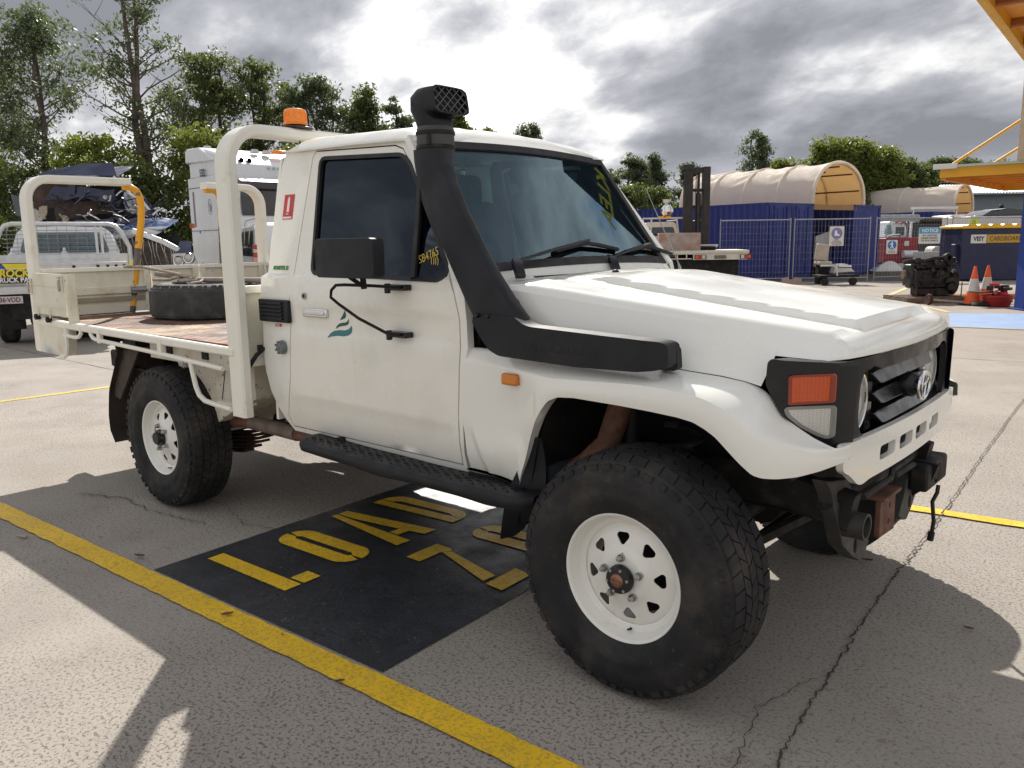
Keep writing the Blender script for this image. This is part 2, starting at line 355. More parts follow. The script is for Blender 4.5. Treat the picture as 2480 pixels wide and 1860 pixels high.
# ================================================================== GROUND AND MARKINGS
CONC = None
def ground_mats():
    global CONC
    m = mat('weathered_concrete', (0.325, 0.296, 0.262), 0.85, var=0.10, scale=1.1)  # concrete's own base colour, the same across the whole yard
    nt = m.node_tree; N = nt.nodes; L = nt.links; b = N['Principled BSDF']; tc = N['Texture Coordinate']
    base = b.inputs['Base Color'].links[0].from_socket
    def noise(s, det=6, ro=0.6, sc=None):
        n = N.new('ShaderNodeTexNoise'); n.inputs['Scale'].default_value = s; n.inputs['Detail'].default_value = det; n.inputs['Roughness'].default_value = ro
        if sc: mp = N.new('ShaderNodeMapping'); mp.inputs['Scale'].default_value = sc; L.new(tc.outputs['Object'], mp.inputs[0]); L.new(mp.outputs[0], n.inputs[0])
        else: L.new(tc.outputs['Object'], n.inputs[0])
        return n.outputs[0]
    def rng(v, a, b_, lo, hi):
        r = N.new('ShaderNodeMapRange'); r.interpolation_type = 'SMOOTHSTEP'; L.new(v, r.inputs[0])
        for i, q in enumerate((a, b_, lo, hi)): r.inputs[i+1].default_value = q
        return r.outputs[0]
    def mixc(f, a, c):
        x = N.new('ShaderNodeMix'); x.data_type = 'RGBA'; L.new(f, x.inputs[0]); L.new(a, x.inputs[6]); x.inputs[7].default_value = c+(1,); return x.outputs[2]
    c = mixc(rng(noise(0.55, 8), 0.50, 0.78, 0, 0.40), base, (0.23, 0.19, 0.16))        # broad stains
    c = mixc(rng(noise(3.1, 8, 0.65), 0.56, 0.74, 0, 0.45), c, (0.21, 0.175, 0.155))        # blotches
    c = mixc(rng(noise(11, 6), 0.60, 0.72, 0, 0.35), c, (0.20, 0.15, 0.13))
    c = mixc(rng(noise(0.9, 4, 0.5, (1, 0.18, 1)), 0.58, 0.72, 0, 0.22), c, (0.42, 0.375, 0.32))
    # exposed aggregate: pits and pebbles; more worn towards the front of the bay
    wear = rng(noise(0.35, 3), 0.36, 0.58, 0.45, 1.0)
    pit = rng(noise(78, 4, 0.7), 0.53, 0.575, 0, 1)
    mm = N.new('ShaderNodeMath'); mm.operation = 'MULTIPLY'; L.new(pit, mm.inputs[0]); L.new(wear, mm.inputs[1])
    m2 = N.new('ShaderNodeMath'); m2.operation = 'MULTIPLY'; L.new(mm.outputs[0], m2.inputs[0]); m2.inputs[1].default_value = 0.72
    c = mixc(m2.outputs[0], c, (0.075, 0.055, 0.045))
    v = N.new('ShaderNodeTexVoronoi'); v.inputs['Scale'].default_value = 42; L.new(tc.outputs['Object'], v.inputs[0])
    peb = rng(v.outputs['Distance'], 0.16, 0.26, 0.75, 0)
    hue = N.new('ShaderNodeMix'); hue.data_type = 'RGBA'; sp = N.new('ShaderNodeSeparateColor'); L.new(v.outputs['Color'], sp.inputs[0]); L.new(sp.outputs[0], hue.inputs[0])
    hue.inputs[6].default_value = (0.13, 0.07, 0.05, 1); hue.inputs[7].default_value = (0.36, 0.33, 0.30, 1)
    sel = rng(sp.outputs[1], 0.62, 0.66, 0, 1); m3 = N.new('ShaderNodeMath'); m3.operation = 'MULTIPLY'; L.new(peb, m3.inputs[0]); L.new(sel, m3.inputs[1])
    x = N.new('ShaderNodeMix'); x.data_type = 'RGBA'; L.new(m3.outputs[0], x.inputs[0]); L.new(c, x.inputs[6]); L.new(hue.outputs[2], x.inputs[7]); c = x.outputs[2]
    sp2 = rng(noise(140, 2, 0.5), 0.63, 0.68, 0, 0.5); c = mixc(sp2, c, (0.50, 0.45, 0.38))
    c = mixc(rng(noise(22, 3, 0.5), 0.66, 0.72, 0, 0.35), c, (0.12, 0.09, 0.075))
    # oily stains beneath vehicles
    c = mixc(rng(noise(1.7, 6, 0.6), 0.62, 0.80, 0, 0.5), c, (0.10, 0.085, 0.08))
    L.new(c, b.inputs['Base Color'])
    bp = N.new('ShaderNodeBump'); bp.inputs['Strength'].default_value = 0.45; bp.inputs['Distance'].default_value = 0.004; L.new(noise(95, 3, 0.65), bp.inputs['Height'])
    bp.invert = True; L.new(bp.outputs[0], b.inputs['Normal']); b.inputs['Specular IOR Level'].default_value = 0.25
    CONC = m
ground_mats()
def paintmat(name, col, rough, worn, amt, spec=0.5, var=0.08, chip=(0.30, 0.26, 0.21)):
    return mat(name, col, rough, var=var, scale=3, spec=spec, dirt=[(worn, 0.50, 0.58, 78, amt), (worn, 0.56, 0.74, 7, amt*0.8), (chip, 0.665, 0.69, 48, 0.8), (chip, 0.70, 0.72, 13, 0.8)], bump=0.45, bscale=78)
YLINE = paintmat('worn_yellow_road_paint', (0.80, 0.50, 0.012), 0.5, (0.30, 0.20, 0.05), 0.5)
BPAD = paintmat('black_painted_pad', (0.026, 0.029, 0.037), 0.48, (0.010, 0.010, 0.012), 0.8, spec=0.5, var=0.25)
PALEY = paintmat('faded_yellow_road_paint', (0.60, 0.48, 0.20), 0.6, (0.36, 0.31, 0.22), 0.6)
BLUEP = paintmat('pale_blue_floor_paint', (0.22, 0.34, 0.56), 0.6, (0.30, 0.36, 0.48), 0.5)
ASPH = mat('dark_asphalt', (0.060, 0.058, 0.058), 0.9, var=0.2, scale=2, bump=0.2, bscale=60)
GRASS = mat('dry_grass_ground', (0.09, 0.10, 0.04), 0.95, var=0.3, scale=0.4)
def sheet(name, poly, z, m, parent=None, kind='structure', label=None):
    b = B(); b.add([(p[0], p[1], z) for p in poly], [tuple(range(len(poly)))]); return ob(name, b, m, parent, ang=None, kind=kind if parent is None else None, label=label)
g = B(); g.grid(lambda a, b_: (-90+180*a, -60+180*b_, 0.0), 12, 12); ob('concrete_yard', g, CONC, ang=None, kind='structure')
gr = B(); gr.add([(-1500, -1500, -0.05), (1500, -1500, -0.05), (1500, 1500, -0.05), (-1500, 1500, -0.05)], [(0, 1, 2, 3)]); ob('ground', gr, GRASS, ang=None, kind='structure')
sheet('asphalt_road', [Y(-2, 29.8)[:2], Y(9.6, 28.3)[:2], Y(14, 27.6)[:2], Y(70, 27.6)[:2], Y(70, 90)[:2], Y(-2, 90)[:2]], 0.004, ASPH)
# near bay: frame of the painted pad
TH = R_(3.2); PO = Vector((-2.2733, -0.5100, 0))
def pad(a, b_): return (PO.x+a*math.cos(TH)-b_*math.sin(TH), PO.y+a*math.sin(TH)+b_*math.cos(TH))
sheet('loading_zone_pad', [pad(0, 0.0), pad(1.557, 0.0), pad(1.557, 1.74), pad(1.557, 3.5), pad(0.0, 3.5), pad(0, 1.74)], 0.004, BPAD)
def edge_line(name, p, q, w, z, m, n=60, jit=0.004):
    rs = random.Random(name); b = B(); P = Vector(p); Q = Vector(q); d = (Q-P).normalized(); nrm = Vector((-d.y, d.x)); vs = []
    for i in range(n+1):
        c = P.lerp(Q, i/n); vs += [tuple(c+nrm*(w/2+rs.uniform(-jit, jit)))+(z,), tuple(c-nrm*(w/2+rs.uniform(-jit, jit)))+(z,)]
    b.add(vs, [(2*i, 2*i+1, 2*i+3, 2*i+2) for i in range(n)]); return ob(name, b, m, ang=None, kind='structure')
edge_line('yellow_bay_line', pad(-6.5, -0.06), pad(5.0, -0.088), 0.118, 0.008, YLINE, 200)
edge_line('yellow_bay_line', pad(0.10, 1.79), pad(1.62, 1.79), 0.09, 0.008, YLINE)
edge_line('yellow_bay_line', (-2.7, 2.24), (6.0, 3.35), 0.095, 0.008, YLINE, 120)
edge_line('yellow_cross_line', (-7.76, -1.6), (-7.62, 6.5), 0.075, 0.004, YLINE, 120)
edge_line('yellow_yard_line', (-2.73, 15.75), (-5.05, 19.35), 0.13, 0.004, PALEY)
edge_line('yellow_yard_line', (-5.05, 19.35), (-6.0, 25.5), 0.15, 0.008, PALEY)
sheet('blue_painted_bay', [(-2.66, 15.45), (-2.03, 12.85), (1.6, 13.35), (2.4, 16.9), (-1.5, 16.0)], 0.008, BLUEP)
edge_line('blue_bay_border', (-2.03, 12.80), (1.7, 13.30), 0.05, 0.012, PALEY)
# stencil letters LOAD / ZONE painted on the pad
def letters():
    def strip(b, loop): b.add([pad(*p)+(0.008,) for p in loop], [tuple(range(len(loop)))])
    def letter(name, loops, lab):
        b = B()
        for lp in loops: strip(b, lp)
        return ob(name, b, YLINE, ang=None, kind='structure')
    def arc(cx, cy, rx, ry, a0, a1, n=10): return [(cx+rx*math.cos(R_(a0+(a1-a0)*i/n)), cy+ry*math.sin(R_(a0+(a1-a0)*i/n))) for i in range(n+1)]
    def half(x0, x1, y0, y1, w, side):  # rounded half of an O, split lengthways leaving the stencil gap
        ym = (y0+y1)/2; r = (y1-y0)/2
        if side < 0:
            out = [(x0+.02, ym-.006)]
    letter('letter_l', [[(.094, .222), (.709, .214), (.709, .302), (.094, .308)], [(.612, .317), (.709, .317), (.709, .411), (.612, .415)]], 'L')
    def oval(y0, y1, x0, x1, w=0.088):
        ym = (y0+y1)/2; ro = (y1-y0)/2; xs0 = x0+ro*0.95; xs1 = x1-ro*0.95; ri = ro-w
        lo = [(xs0, y0)]; L1 = []
        def ringpart(a0, a1, xc, sgn, skip=None):
            o = arc(xc, ym, ro*0.95, ro, a0, a1); i = arc(xc, ym, max(.01, ro*0.95-w*.85), ri, a1, a0); return o, i
        lps = []
        lps.append([(xs0, y0), (xs1, y0), (xs1, y0+w), (xs0, y0+w)]); lps.append([(xs0, y1-w), (xs1, y1-w), (xs1, y1), (xs0, y1)])
        for a0, a1, xc in ((180, 270, xs0), (90, 168, xs0), (270, 348, xs1), (0, 90, xs1)):
            o, i = ringpart(a0, a1, xc, 1)
            for k in range(len(o)-1): lps.append([o[k], o[k+1], i[len(i)-2-k], i[len(i)-1-k]])
        return lps
    letter('letter_o', oval(.560, .772, .125, .700), 'O')
    letter('letter_a', [[(.096, .983), (.096, 1.020), (.72, .975), (.714, .884)], [(.10, 1.030), (.098, 1.095), (.716, 1.168), (.714, 1.085), (.615, 1.070), (.61, .992), (.545, .997), (.55, 1.062), (.235, 1.028)]], 'A')
    dl = [[(.103, 1.283), (.103, 1.350), (.715, 1.375), (.715, 1.300)]]
    o = [(.103, 1.360)]+arc(.22, 1.36, .117, .118, 180, 90, 8)+arc(.60, 1.378, .115, .10, 90, 0, 8); i_ = [(.19, 1.360)]+arc(.24, 1.36, .05, .035, 180, 90, 8)+arc(.59, 1.378, .045, .022, 90, 0, 8)
    for k in range(len(o)-1): dl.append([o[k], o[k+1], i_[k+1], i_[k]])
    letter('letter_d', dl, 'D')
    letter('letter_z', [[(.862, .806), (.955, .802), (.958, .945), (.992, .985), (.965, 1.014), (.862, 1.018)], [(.966, .950), (1.0, .985), (1.352, .885), (1.345, .806)], [(1.374, .790), (1.476, .778), (1.478, .985), (1.374, 1.006)]], 'Z')
    letter('letter_o', oval(1.205, 1.410, .885, 1.470), 'O')
    letter('letter_n', [[(.88, 1.55), (.88, 1.62), (1.47, 1.62), (1.47, 1.55)]], 'N')
letters()
# joints and cracks: narrow jagged open seams
CRKM = mat('dirt_filled_crack', (0.065, 0.052, 0.044), 0.95, var=0.4, scale=9)
def crack(name, pts, w, jit, seed, z=0.0105, step=0.03):
    rs = random.Random(seed); P = []
    for i in range(len(pts)-1):
        a = Vector(pts[i]); b_ = Vector(pts[i+1]); n = max(2, int((b_-a).length/step))
        for t in range(n): P.append(a.lerp(b_, t/n)+Vector((rs.gauss(0, jit), rs.gauss(0, jit))))
    P.append(Vector(pts[-1])); vs = []
    for i, p in enumerate(P):
        d = (P[min(i+1, len(P)-1)]-P[max(i-1, 0)]).normalized(); n = Vector((-d.y, d.x)); ww = w*rs.uniform(0.35, 1.3)/2
        vs += [tuple(p+n*ww)+(z,), tuple(p-n*ww)+(z,)]
    b = B(); b.add(vs, [(2*i, 2*i+1, 2*i+3, 2*i+2) for i in range(len(P)-1)]); return ob(name, b, CRKM, ang=None, kind='structure')
crack('slab_crack', [(-0.05, 8.9), (0.127, 5.80), (0.27, 3.72), (0.35, 2.64), (0.407, 1.61), (0.449, 1.02), (0.481, 0.74), (0.53, 0.2), (0.62, -0.5)], 0.0085, 0.0045, 1, step=.018)
crack('slab_crack', [(0.46, 0.5), (0.40, 0.2), (0.47, -0.1), (0.42, -0.4)], 0.004, 0.005, 2, step=.018)
crack('slab_joint', [(-16, 2.16), (-2.6, 2.11)], 0.012, 0.001, 3, z=0.004, step=.2)
crack('slab_joint', [(-1.6, 8.93), (3.5, 9.55)], 0.014, 0.001, 4, z=0.004, step=.2)
crack('slab_joint', [(-12, 7.9), (-1.6, 8.93)], 0.014, 0.001, 5, z=0.004, step=.2)
crack('slab_crack', [(-3.789, -0.23), (-3.594, -0.173), (-3.498, -0.097), (-3.37, -0.123), (-3.175, -0.12), (-2.921, -0.09), (-2.654, -0.039)], 0.007, 0.008, 6)
crack('slab_crack', [(-3.25, .18), (-2.9, .2), (-2.5, .1), (-2.2, .2)], 0.005, 0.008, 7)
crack('slab_crack', [(-0.8, 10.0), (2.5, 12.4)], 0.008, 0.02, 8, z=.004)
# litter on the slab
LEAF = mat('dry_brown_leaf', (0.13, 0.055, 0.03), 0.7, var=0.3); BUTT = mat('cigarette_butt_paper', (0.35, 0.26, 0.2), 0.7)
def leaf(p, s, a, lab, m=LEAF, cat='dry leaf'):
    b = B(); n = 7
    b.grid(lambda u, v: (p[0]+math.cos(a)*(u-.5)*s-math.sin(a)*(v-.5)*s*.5*math.sin(math.pi*min(max(u, .04), .96)), p[1]+math.sin(a)*(u-.5)*s+math.cos(a)*(v-.5)*s*.5*math.sin(math.pi*min(max(u, .04), .96)), 0.014+0.25*s*((v-.5)**2*2+(u-.5)**2)), n, 4)
    o = ob('fallen_leaf', b, m, ang=40); tag(o, lab, cat)
leaf((-2.469, -.487), .055, .5, 'dark dry leaf lying beside the yellow line behind the black pad')
leaf((-1.548, -.546), .045, 1.1, 'small curled brown leaf on the yellow line near the black pad')
leaf((-1.219, -.502), .018, .2, 'tiny brown seed on the yellow line beside the black pad', cat='seed')
leaf((-.77, -.566), .03, .9, 'dark crumb at the outer edge of the yellow line below the pad corner', cat='crumb')
leaf((.78, 1.215), .035, .1, 'dark twig piece at the tip of the rounded wheel shadow', cat='twig')
leaf((.262, 1.665), .045, .3, 'dark twig piece on the lit slab in front of the far front wheel', cat='twig')
b = B(); b.cyl((-3.27, -.765, .012), (-3.21, -.745, .012), .007, n=8); tag(ob('cigarette_butt', b, BUTT), 'small cigarette butt lying outside the yellow line at left', 'cigarette butt')
# ================================================================== THE CREAM UTILITY TRUCK
YC = 0.93
truck = thing('utility_truck', (-1.6, YC, 0), 'cream white four wheel drive tray truck with black snorkel, parked over the LOAD lettering', 'truck')
PZ = [(.55, .185), (.60, .170), (.66, .150), (.76, .138), (.775, .133), (.90, .130), (1.085, .127), (1.10, .131), (1.12, .133), (1.205, .133), (1.22, .126), (1.34, .130), (1.352, .138), (1.362, .160), (1.40, .168), (1.90, .272), (2.0, .292)]
def yz(z): return interp(z, PZ)
LINES = (.76, .775, 1.085, 1.10, 1.12, 1.205, 1.22, 1.34, 1.352, 1.362, 1.40)
side = lambda x, z: (x, yz(z), z)
def both(name, b, m, parent=truck, **kw):
    a = ob(name, b, m, parent, **kw); ob(name, b.mirror(YC), m, parent, **kw); return a
# ---- cab side
DOOR = [(-.843, 1.10), (-.857, .92), (-.883, .608), (-2.075, .604), (-2.083, .66), (-2.022, .854), (-1.990, 1.113), (-1.983, 1.238), (-1.978, 1.362), (-1.935, 1.905), (-1.915, 1.930), (-1.345, 1.908), (-1.293, 1.890), (-1.246, 1.838), (-.900, 1.352), (-.868, 1.300), (-.846, 1.200)]
def grow(poly, d):
    o = []; n = len(poly); area = sum(poly[i][0]*poly[(i+1) % n][1]-poly[(i+1) % n][0]*poly[i][1] for i in range(n)); s = 1 if area > 0 else -1
    for i in range(n):
        a = Vector(poly[i-1]); p = Vector(poly[i]); c = Vector(poly[(i+1) % n]); e1 = (p-a).normalized(); e2 = (c-p).normalized()
        n1 = Vector((e1.y, -e1.x))*s; n2 = Vector((e2.y, -e2.x))*s; m = n1+n2
        m = m.normalized()*min(1.6, 1/max(.5, m.normalized().dot(n1))) if m.length > 1e-6 else n1
        o.append(tuple(p+m*d))
    return o
WIN = rpoly([(-1.836, 1.373), (-1.871, 1.893), (-1.30, 1.866), (-1.245, 1.835), (-.935, 1.395), (-.955, 1.356)], .03)
CABO = [(-2.079, .575), (-2.128, .632), (-2.165, .69), (-2.205, .77), (-2.235, .87), (-2.243, .95), (-2.236, 1.1), (-2.230, 1.345), (-2.205, 1.368), (-2.212, 1.528), (-2.190, 1.885), (-2.168, 1.945), (-1.866, 1.943), (-1.33, 1.925), (-1.205, 1.918), (-.815, 1.385), (-.80, 1.10), (-.83, .92), (-.86, .575)]
b = B(); b.panel(CABO, [grow(DOOR, .006)], side, (0, .035, 0), g=.08, lines=LINES); both('cab_side', b, CREAM)
sill = B(); sill.b2(-2.07, -.55, .20, .30, .57, .66); both('sill', sill, CREAM)
b = B(); b.panel(DOOR, [grow(WIN, .012)], side, (0, .03, 0), g=.075, lines=LINES); DOORP = mat('scuffed_cream_door_paint', (0.83, 0.81, 0.745), 0.27, var=0.025, scale=1.6, coat=0.4, dirt=[((.60, .58, .49), .50, .75, 3.5, .30), ((.50, .56, .45), .60, .78, 2.6, .35), ((.30, .29, .26), .69, .74, 30, .5)], streak=((.52, .50, .42), 5, .28)); door = ob('door', b, DOORP, truck); b2_ = b.mirror(YC); door2 = ob('door', b2_, CREAM, truck)
# dark door jamb behind the gaps
jam = B(); jam.panel(grow(DOOR, .03), [grow(WIN, .03)], lambda x, z: (x, yz(z)+.036, z), (0, .01, 0), g=.15, lines=LINES); both('door_seal', jam, GASK)
# window seal ring + glass
wg = B(); wg.panel(grow(WIN, .013), [grow(WIN, -.004)], lambda x, z: (x, yz(z)-.003, z), (0, .022, 0), g=.07); both('window_seal', wg, GASK)
gl = B(); gl.panel(grow(WIN, .004), [], lambda x, z: (x, yz(z)+.012, z), (0, .004, 0), g=.2); both('window_glass', gl, SGLASS)
qb = B(); qb.tube([(-1.16, yz(1.74)+.002, 1.735), (-1.145, yz(1.6)+.002, 1.60), (-1.122, yz(1.357)+.002, 1.357)], .014, rect=(.022, .026)); both('quarter_window_bar', qb, GASK)
qb = B(); qb.add([side(-1.10, 1.368), side(-1.10, 1.392), side(-1.07, 1.388), side(-1.055, 1.376), side(-.975, 1.372), side(-.975, 1.366)], [(0, 1, 2, 3, 4, 5)])
qb.v = [(x, y+.009, z) for x, y, z in qb.v]; ob('window_sticker', qb, WHV, truck, ang=None, label='small white sticker strip at the foot of the quarter window')
# door furniture
b = B(); b.b2(-1.872, -1.688, .118, .134, 1.166, 1.206); hb = ob('door_handle', b, CHRO, truck, bevel=.005)
b = B(); b.b2(-1.862, -1.70, .108, .122, 1.178, 1.196); ob('handle_grip', b, CHRO, hb, bevel=.004)
b = B(); b.cyl((-1.858, .120, 1.262), (-1.858, .140, 1.262), .0155, n=20); lk = ob('door_lock', b, STEEL, truck)
b = B(); b.cyl((-1.858, .118, 1.262), (-1.858, .123, 1.262), .009, n=16); ob('lock_barrel', b, BLKG, lk)
# green triangular mark on the door
def ribbon(top, bot): return top+list(reversed(bot))
def decal(name, poly, m, dy=-.0015, label=None, parent=truck):
    b = B(); b.add([(x, yz(z)+dy, z) for x, z in poly], [tuple(range(len(poly)))]); b.add([(x, yz(z)+dy+.001, z) for x, z in poly], [tuple(range(len(poly)-1, -1, -1))])
    return ob(name, b, m, parent, ang=None, label=label)
decal('leaf_mark', [(-1.566, 1.206), (-1.560, 1.196), (-1.557, 1.183), (-1.566, 1.172), (-1.580, 1.167), (-1.603, 1.162), (-1.588, 1.178), (-1.575, 1.192)], DGREEN)
decal('leaf_mark', [(-1.540, 1.171), (-1.539, 1.158), (-1.545, 1.146), (-1.562, 1.139), (-1.585, 1.136), (-1.612, 1.131), (-1.638, 1.120), (-1.628, 1.134), (-1.608, 1.146), (-1.583, 1.151), (-1.562, 1.153), (-1.548, 1.160)], DGREEN)
decal('leaf_mark', [(-1.522, 1.140), (-1.518, 1.125), (-1.524, 1.108), (-1.545, 1.096), (-1.575, 1.090), (-1.62, 1.090), (-1.665, 1.084), (-1.697, 1.076), (-1.676, 1.098), (-1.650, 1.110), (-1.610, 1.116), (-1.570, 1.117), (-1.540, 1.125)], TEALV)
decal('diesel_label', [(-2.124, 1.104), (-2.072, 1.105), (-2.070, 1.119), (-2.124, 1.118)], REDV)
def stext(name, s, size, x, z, m, sx=1, rot=0.0, dy=-.003, parent=truck, bold=0.0, shear=0):
    n = Vector((0, yz(z+.03)-yz(z-.03), .06)).normalized(); xa = (Vector((1, 0, 0))*math.cos(rot)+n*math.sin(rot)); ya = xa.cross(Vector((0, 1, 0))); ya = (n*math.cos(rot)-Vector((1, 0, 0))*math.sin(rot))
    return text(name, s, size, frame((x, yz(z)+dy, z), xa, ya), m, parent, sx=sx, bold=bold, shear=shear)
stext('diesel_lettering', 'DIESEL', .013, -2.097, 1.1115, WHV, sx=.9)
stext('monster_lettering', 'MONSTER 32', .028, -2.096, 1.389, GREENP, sx=.78, bold=.0008)
# fire extinguisher sticker
def plate(name, x0, x1, z0, z1, m, dy, shift=0.0, parent=truck): return decal(name, [(x0+shift*(z0-1.68), z0), (x1+shift*(z0-1.68), z0), (x1+shift*(z1-1.68), z1), (x0+shift*(z1-1.68), z1)], m, dy, parent=parent)
st = plate('extinguisher_sticker', -2.133, -2.050, 1.622, 1.741, REDV, -.002)
plate('sticker_cylinder', -2.101, -2.082, 1.658, 1.722, WHV, -.0035, parent=st); plate('sticker_nozzle', -2.096, -2.087, 1.722, 1.731, WHV, -.0035, parent=st)
plate('sticker_strip', -2.128, -2.056, 1.626, 1.635, WHV, -.0035, parent=st); stext('sticker_lettering', 'FIRE', .013, -2.0915, 1.648, WHV, dy=-.0045, parent=st)
stext('pen_number', 'SB4765', .052, -1.062, 1.447, YELC, sx=.75, rot=R_(20), dy=.006, bold=-.0004)
ring = B(); cc = Vector((-1.022, yz(1.425)+.006, 1.425)); ring.tube([cc+Vector((.020*math.cos(a), 0, .026*math.sin(a))) for a in [i*math.pi/8 for i in range(16)]], .0018, n=5, closed=True); ring.cyl(cc+Vector((-.006, 0, -.014)), cc+Vector((-.004, 0, .015)), .0018, n=5); ring.cyl(cc+Vector((.005, 0, -.014)), cc+Vector((.007, 0, .015)), .0018, n=5)
ob('pen_circle', ring, YELC, truck)
# rear quarter vent and fuel cap
b = B(); b.b2(-2.231, -1.978, .108, .130, 1.128, 1.238); vent = ob('side_vent', b, BLKP, truck, bevel=.006)
for k in range(5):
    b = B(); b.box((-2.115, .1045, 1.147+.0185*k), (.19, .010, .011), tilt=Matrix.Rotation(R_(-20), 3, 'X')); ob('vent_louvre', b, BLKP, vent)
b = B(); b.lathe([(0, -.032), (.006, -.032), (.010, -.024), (.030, -.020), (.034, -.010), (.034, .012)], (-2.062, .125, 1.006), 'Y', 20); fc = ob('fuel_cap', b, mat('grey_fuel_cap', (.16, .17, .18), .5, bump=.2), truck)
for k in range(7):
    a = k*2*math.pi/7; b = B(); b.box((-2.062+.027*math.cos(a), .105, 1.006+.027*math.sin(a)), (.010, .016, .010)); ob('cap_lug', b, MATS['grey_fuel_cap'], fc)
b = B(); b.b2(-2.088, -2.036, .1195, .126, .975, 1.037); ob('fuel_flap_recess', b, mat('grey_recess', (.25, .245, .22), .6), truck, bevel=.01)
# ---- roof
def roof(u, v):
    x0, x1, y0, y1 = -2.19, -1.175, .262, 2*YC-.262; x = x0+(x1-x0)*u; y = y0+(y1-y0)*v
    zg = 1.948-.030*u
    ex = min(x-x0, 9)/.17; ey = min(y-y0, y1-y)/.15; exf = (x1-x)/.22
    f = lambda e: 1-(1-min(1, max(0, e)))**2.6
    h = .062*f(ex)*f(ey)*f(exf)**.8+.035*(1-((y-YC)/.67)**2)*f(ex)*f(exf)
    rib = sum(.006*math.exp(-((y-YC-q)/.035)**2) for q in (-.3, -.1, .1, .3))*f(ex*.6)*f(exf*.6)
    return x, y, zg+h+rib
def warp(t, k=2.2):  # denser near the borders
    return .5+.5*math.copysign(1-(1-abs(2*t-1))**k, 2*t-1)
b = B(); b.grid(lambda u, v: roof(warp(u), warp(v)), 28, 44); rf = ob('roof', b, ROOFW, truck, ang=60)
gp = [(-1.19, .272, 1.921), (-1.33, .268, 1.932), (-1.60, .266, 1.940), (-2.05, .266, 1.947), (-2.165, .285, 1.950), (-2.20, .34, 1.951), (-2.205, .6, 1.951), (-2.205, YC, 1.951)]
b = B(); b.tube(gp, .01, rect=(.020, .012)); b.tube([(x, 2*YC-y, z) for x, y, z in gp], .01, rect=(.020, .012)); ob('rain_gutter', b, ROOFW, rf)
b = B(); b.panel([(.30, 1.93), (.275, 1.92), (.172, 1.375), (.16, .62), (1.70, .62), (1.688, 1.375), (1.585, 1.92), (1.56, 1.93)], [rrect(.46, 1.40, 1.47, 1.82, .07)], lambda y, z: (-2.205-.02*math.cos((y-YC)*1.5), y, z), (.02, 0, 0), g=.2); ob('cab_rear_wall', b, CREAM, truck)
b = B(); b.add([(-2.215, .46, 1.47), (-2.215, 1.40, 1.47), (-2.215, 1.40, 1.82), (-2.215, .46, 1.82)], [(0, 1, 2, 3)]); ob('rear_window', b, WGLASS, truck, ang=None)
# ---- windscreen: plane from (-.812,1.394) to (-1.175,1.907)
WSN = Vector((.8163, 0, .5776))
def ws(h, t, off=0.0):    # h: signed half-width fraction, t: 0 bottom .. 1 top
    hw = .671+(.625-.671)*t; y = YC+h*hw; bow = .030*(1-h*h)
    p = Vector((-.812-.363*t, y, 1.394+.513*t))+WSN*(off+bow-.01); return p
def wsquad(ho, to0, to1, off, hi, ti0, ti1, n=24):
    pass
b = B(); b.grid(lambda u, v: ws(-1+2*u, v), 24, 4); ob('windscreen', b, WGLASS, truck, ang=60)
def wsring(name, s0, s1, m, off0, off1):
    """ring around the glass between two loops given as margins (side, bottom, top)"""
    def loop(s, off):
        L_ = []; n = 14; r = .05
        H = 1+s/.65; t0 = -s/.63; t1 = 1+s/.63
        for k in range(n+1): L_.append((-H+2*H*k/n, t0))
        for k in range(1, 8): L_.append((H, t0+(t1-t0)*k/8))
        for k in range(n+1): L_.append((H-2*H*k/n, t1))
        for k in range(1, 8): L_.append((-H, t1-(t1-t0)*k/8))
        return [ws(h, t, off) for h, t in L_]
    a = loop(s0, off0); c = loop(s1, off1); a2 = [p-WSN*.03 for p in a]; c2 = [p-WSN*.03 for p in c]; n = len(a); b = B()
    vs = a+c+c2+a2; fs = []
    for k in range(4):
        for i in range(n): fs.append((k*n+i, k*n+(i+1) % n, ((k+1) % 4)*n+(i+1) % n, ((k+1) % 4)*n+i))
    b.add(vs, fs); return ob(name, b, m, truck, ang=45)
wsring('windscreen_seal', -.022, .016, GASK, .010, .010)
wsring('windscreen_frame', .014, .062, CREAM, .004, -.012)
# ---- cowl
b = B(); b.grid(lambda u, v: (-.83+.15*v+.012*math.sin(math.pi*u), .215+(2*YC-.43)*u, 1.366-.012*v-.035*abs(2*u-1)**6), 24, 5); ob('cowl', b, CREAM, truck, ang=50)
b = B()
for k in range(26):
    for s in (-1, 1): b.box((-.725+.001*k*0, YC+s*(.12+.014*k), 1.3575), (.022, .006, .004))
ob('cowl_slots', b, BLKV, truck, kind='stuff')
# ---- bonnet
def yb(x): return .20+.17*(x+.69)/1.236
def zb(x): return 1.337-.150*(x+.69)/1.236
def bonnet(u, v):         # u along, v across (0 near .. 1 far)
    x = -.685+1.205*u; t = abs(2*v-1); y0 = yb(x); hw = YC-y0; y = YC+(2*v-1)*hw; z = zb(x)+.004; x += .030*(1-t*t)*u**3
    e = (1-t)*hw; rnd = -.016*max(0, 1-e/.028)**2
    crown = .034*(1-t*t)*(1-.35*u)
    def ss(a, b_, q): q = min(1, max(0, (q-a)/(b_-a))); return q*q*(3-2*q)
    c0 = hw*t
    ridge = .026*(1-ss(.358, .380, c0))*ss(.04, .22, u)+.013*ss(.54-.12*u, .57-.12*u, c0)*(1-ss(hw-.045, hw-.006, c0))*ss(.02, .1, u)
    groove = -.004*math.exp(-((c0-.44)/.03)**2)
    fr = ss(.975, 1.0, u); z2 = z+rnd+crown*(1-.2*fr)+(ridge+groove)*(1-fr)
    back = max(0, 1-u/.03); z2 -= .010*back*back
    return x, y, z2
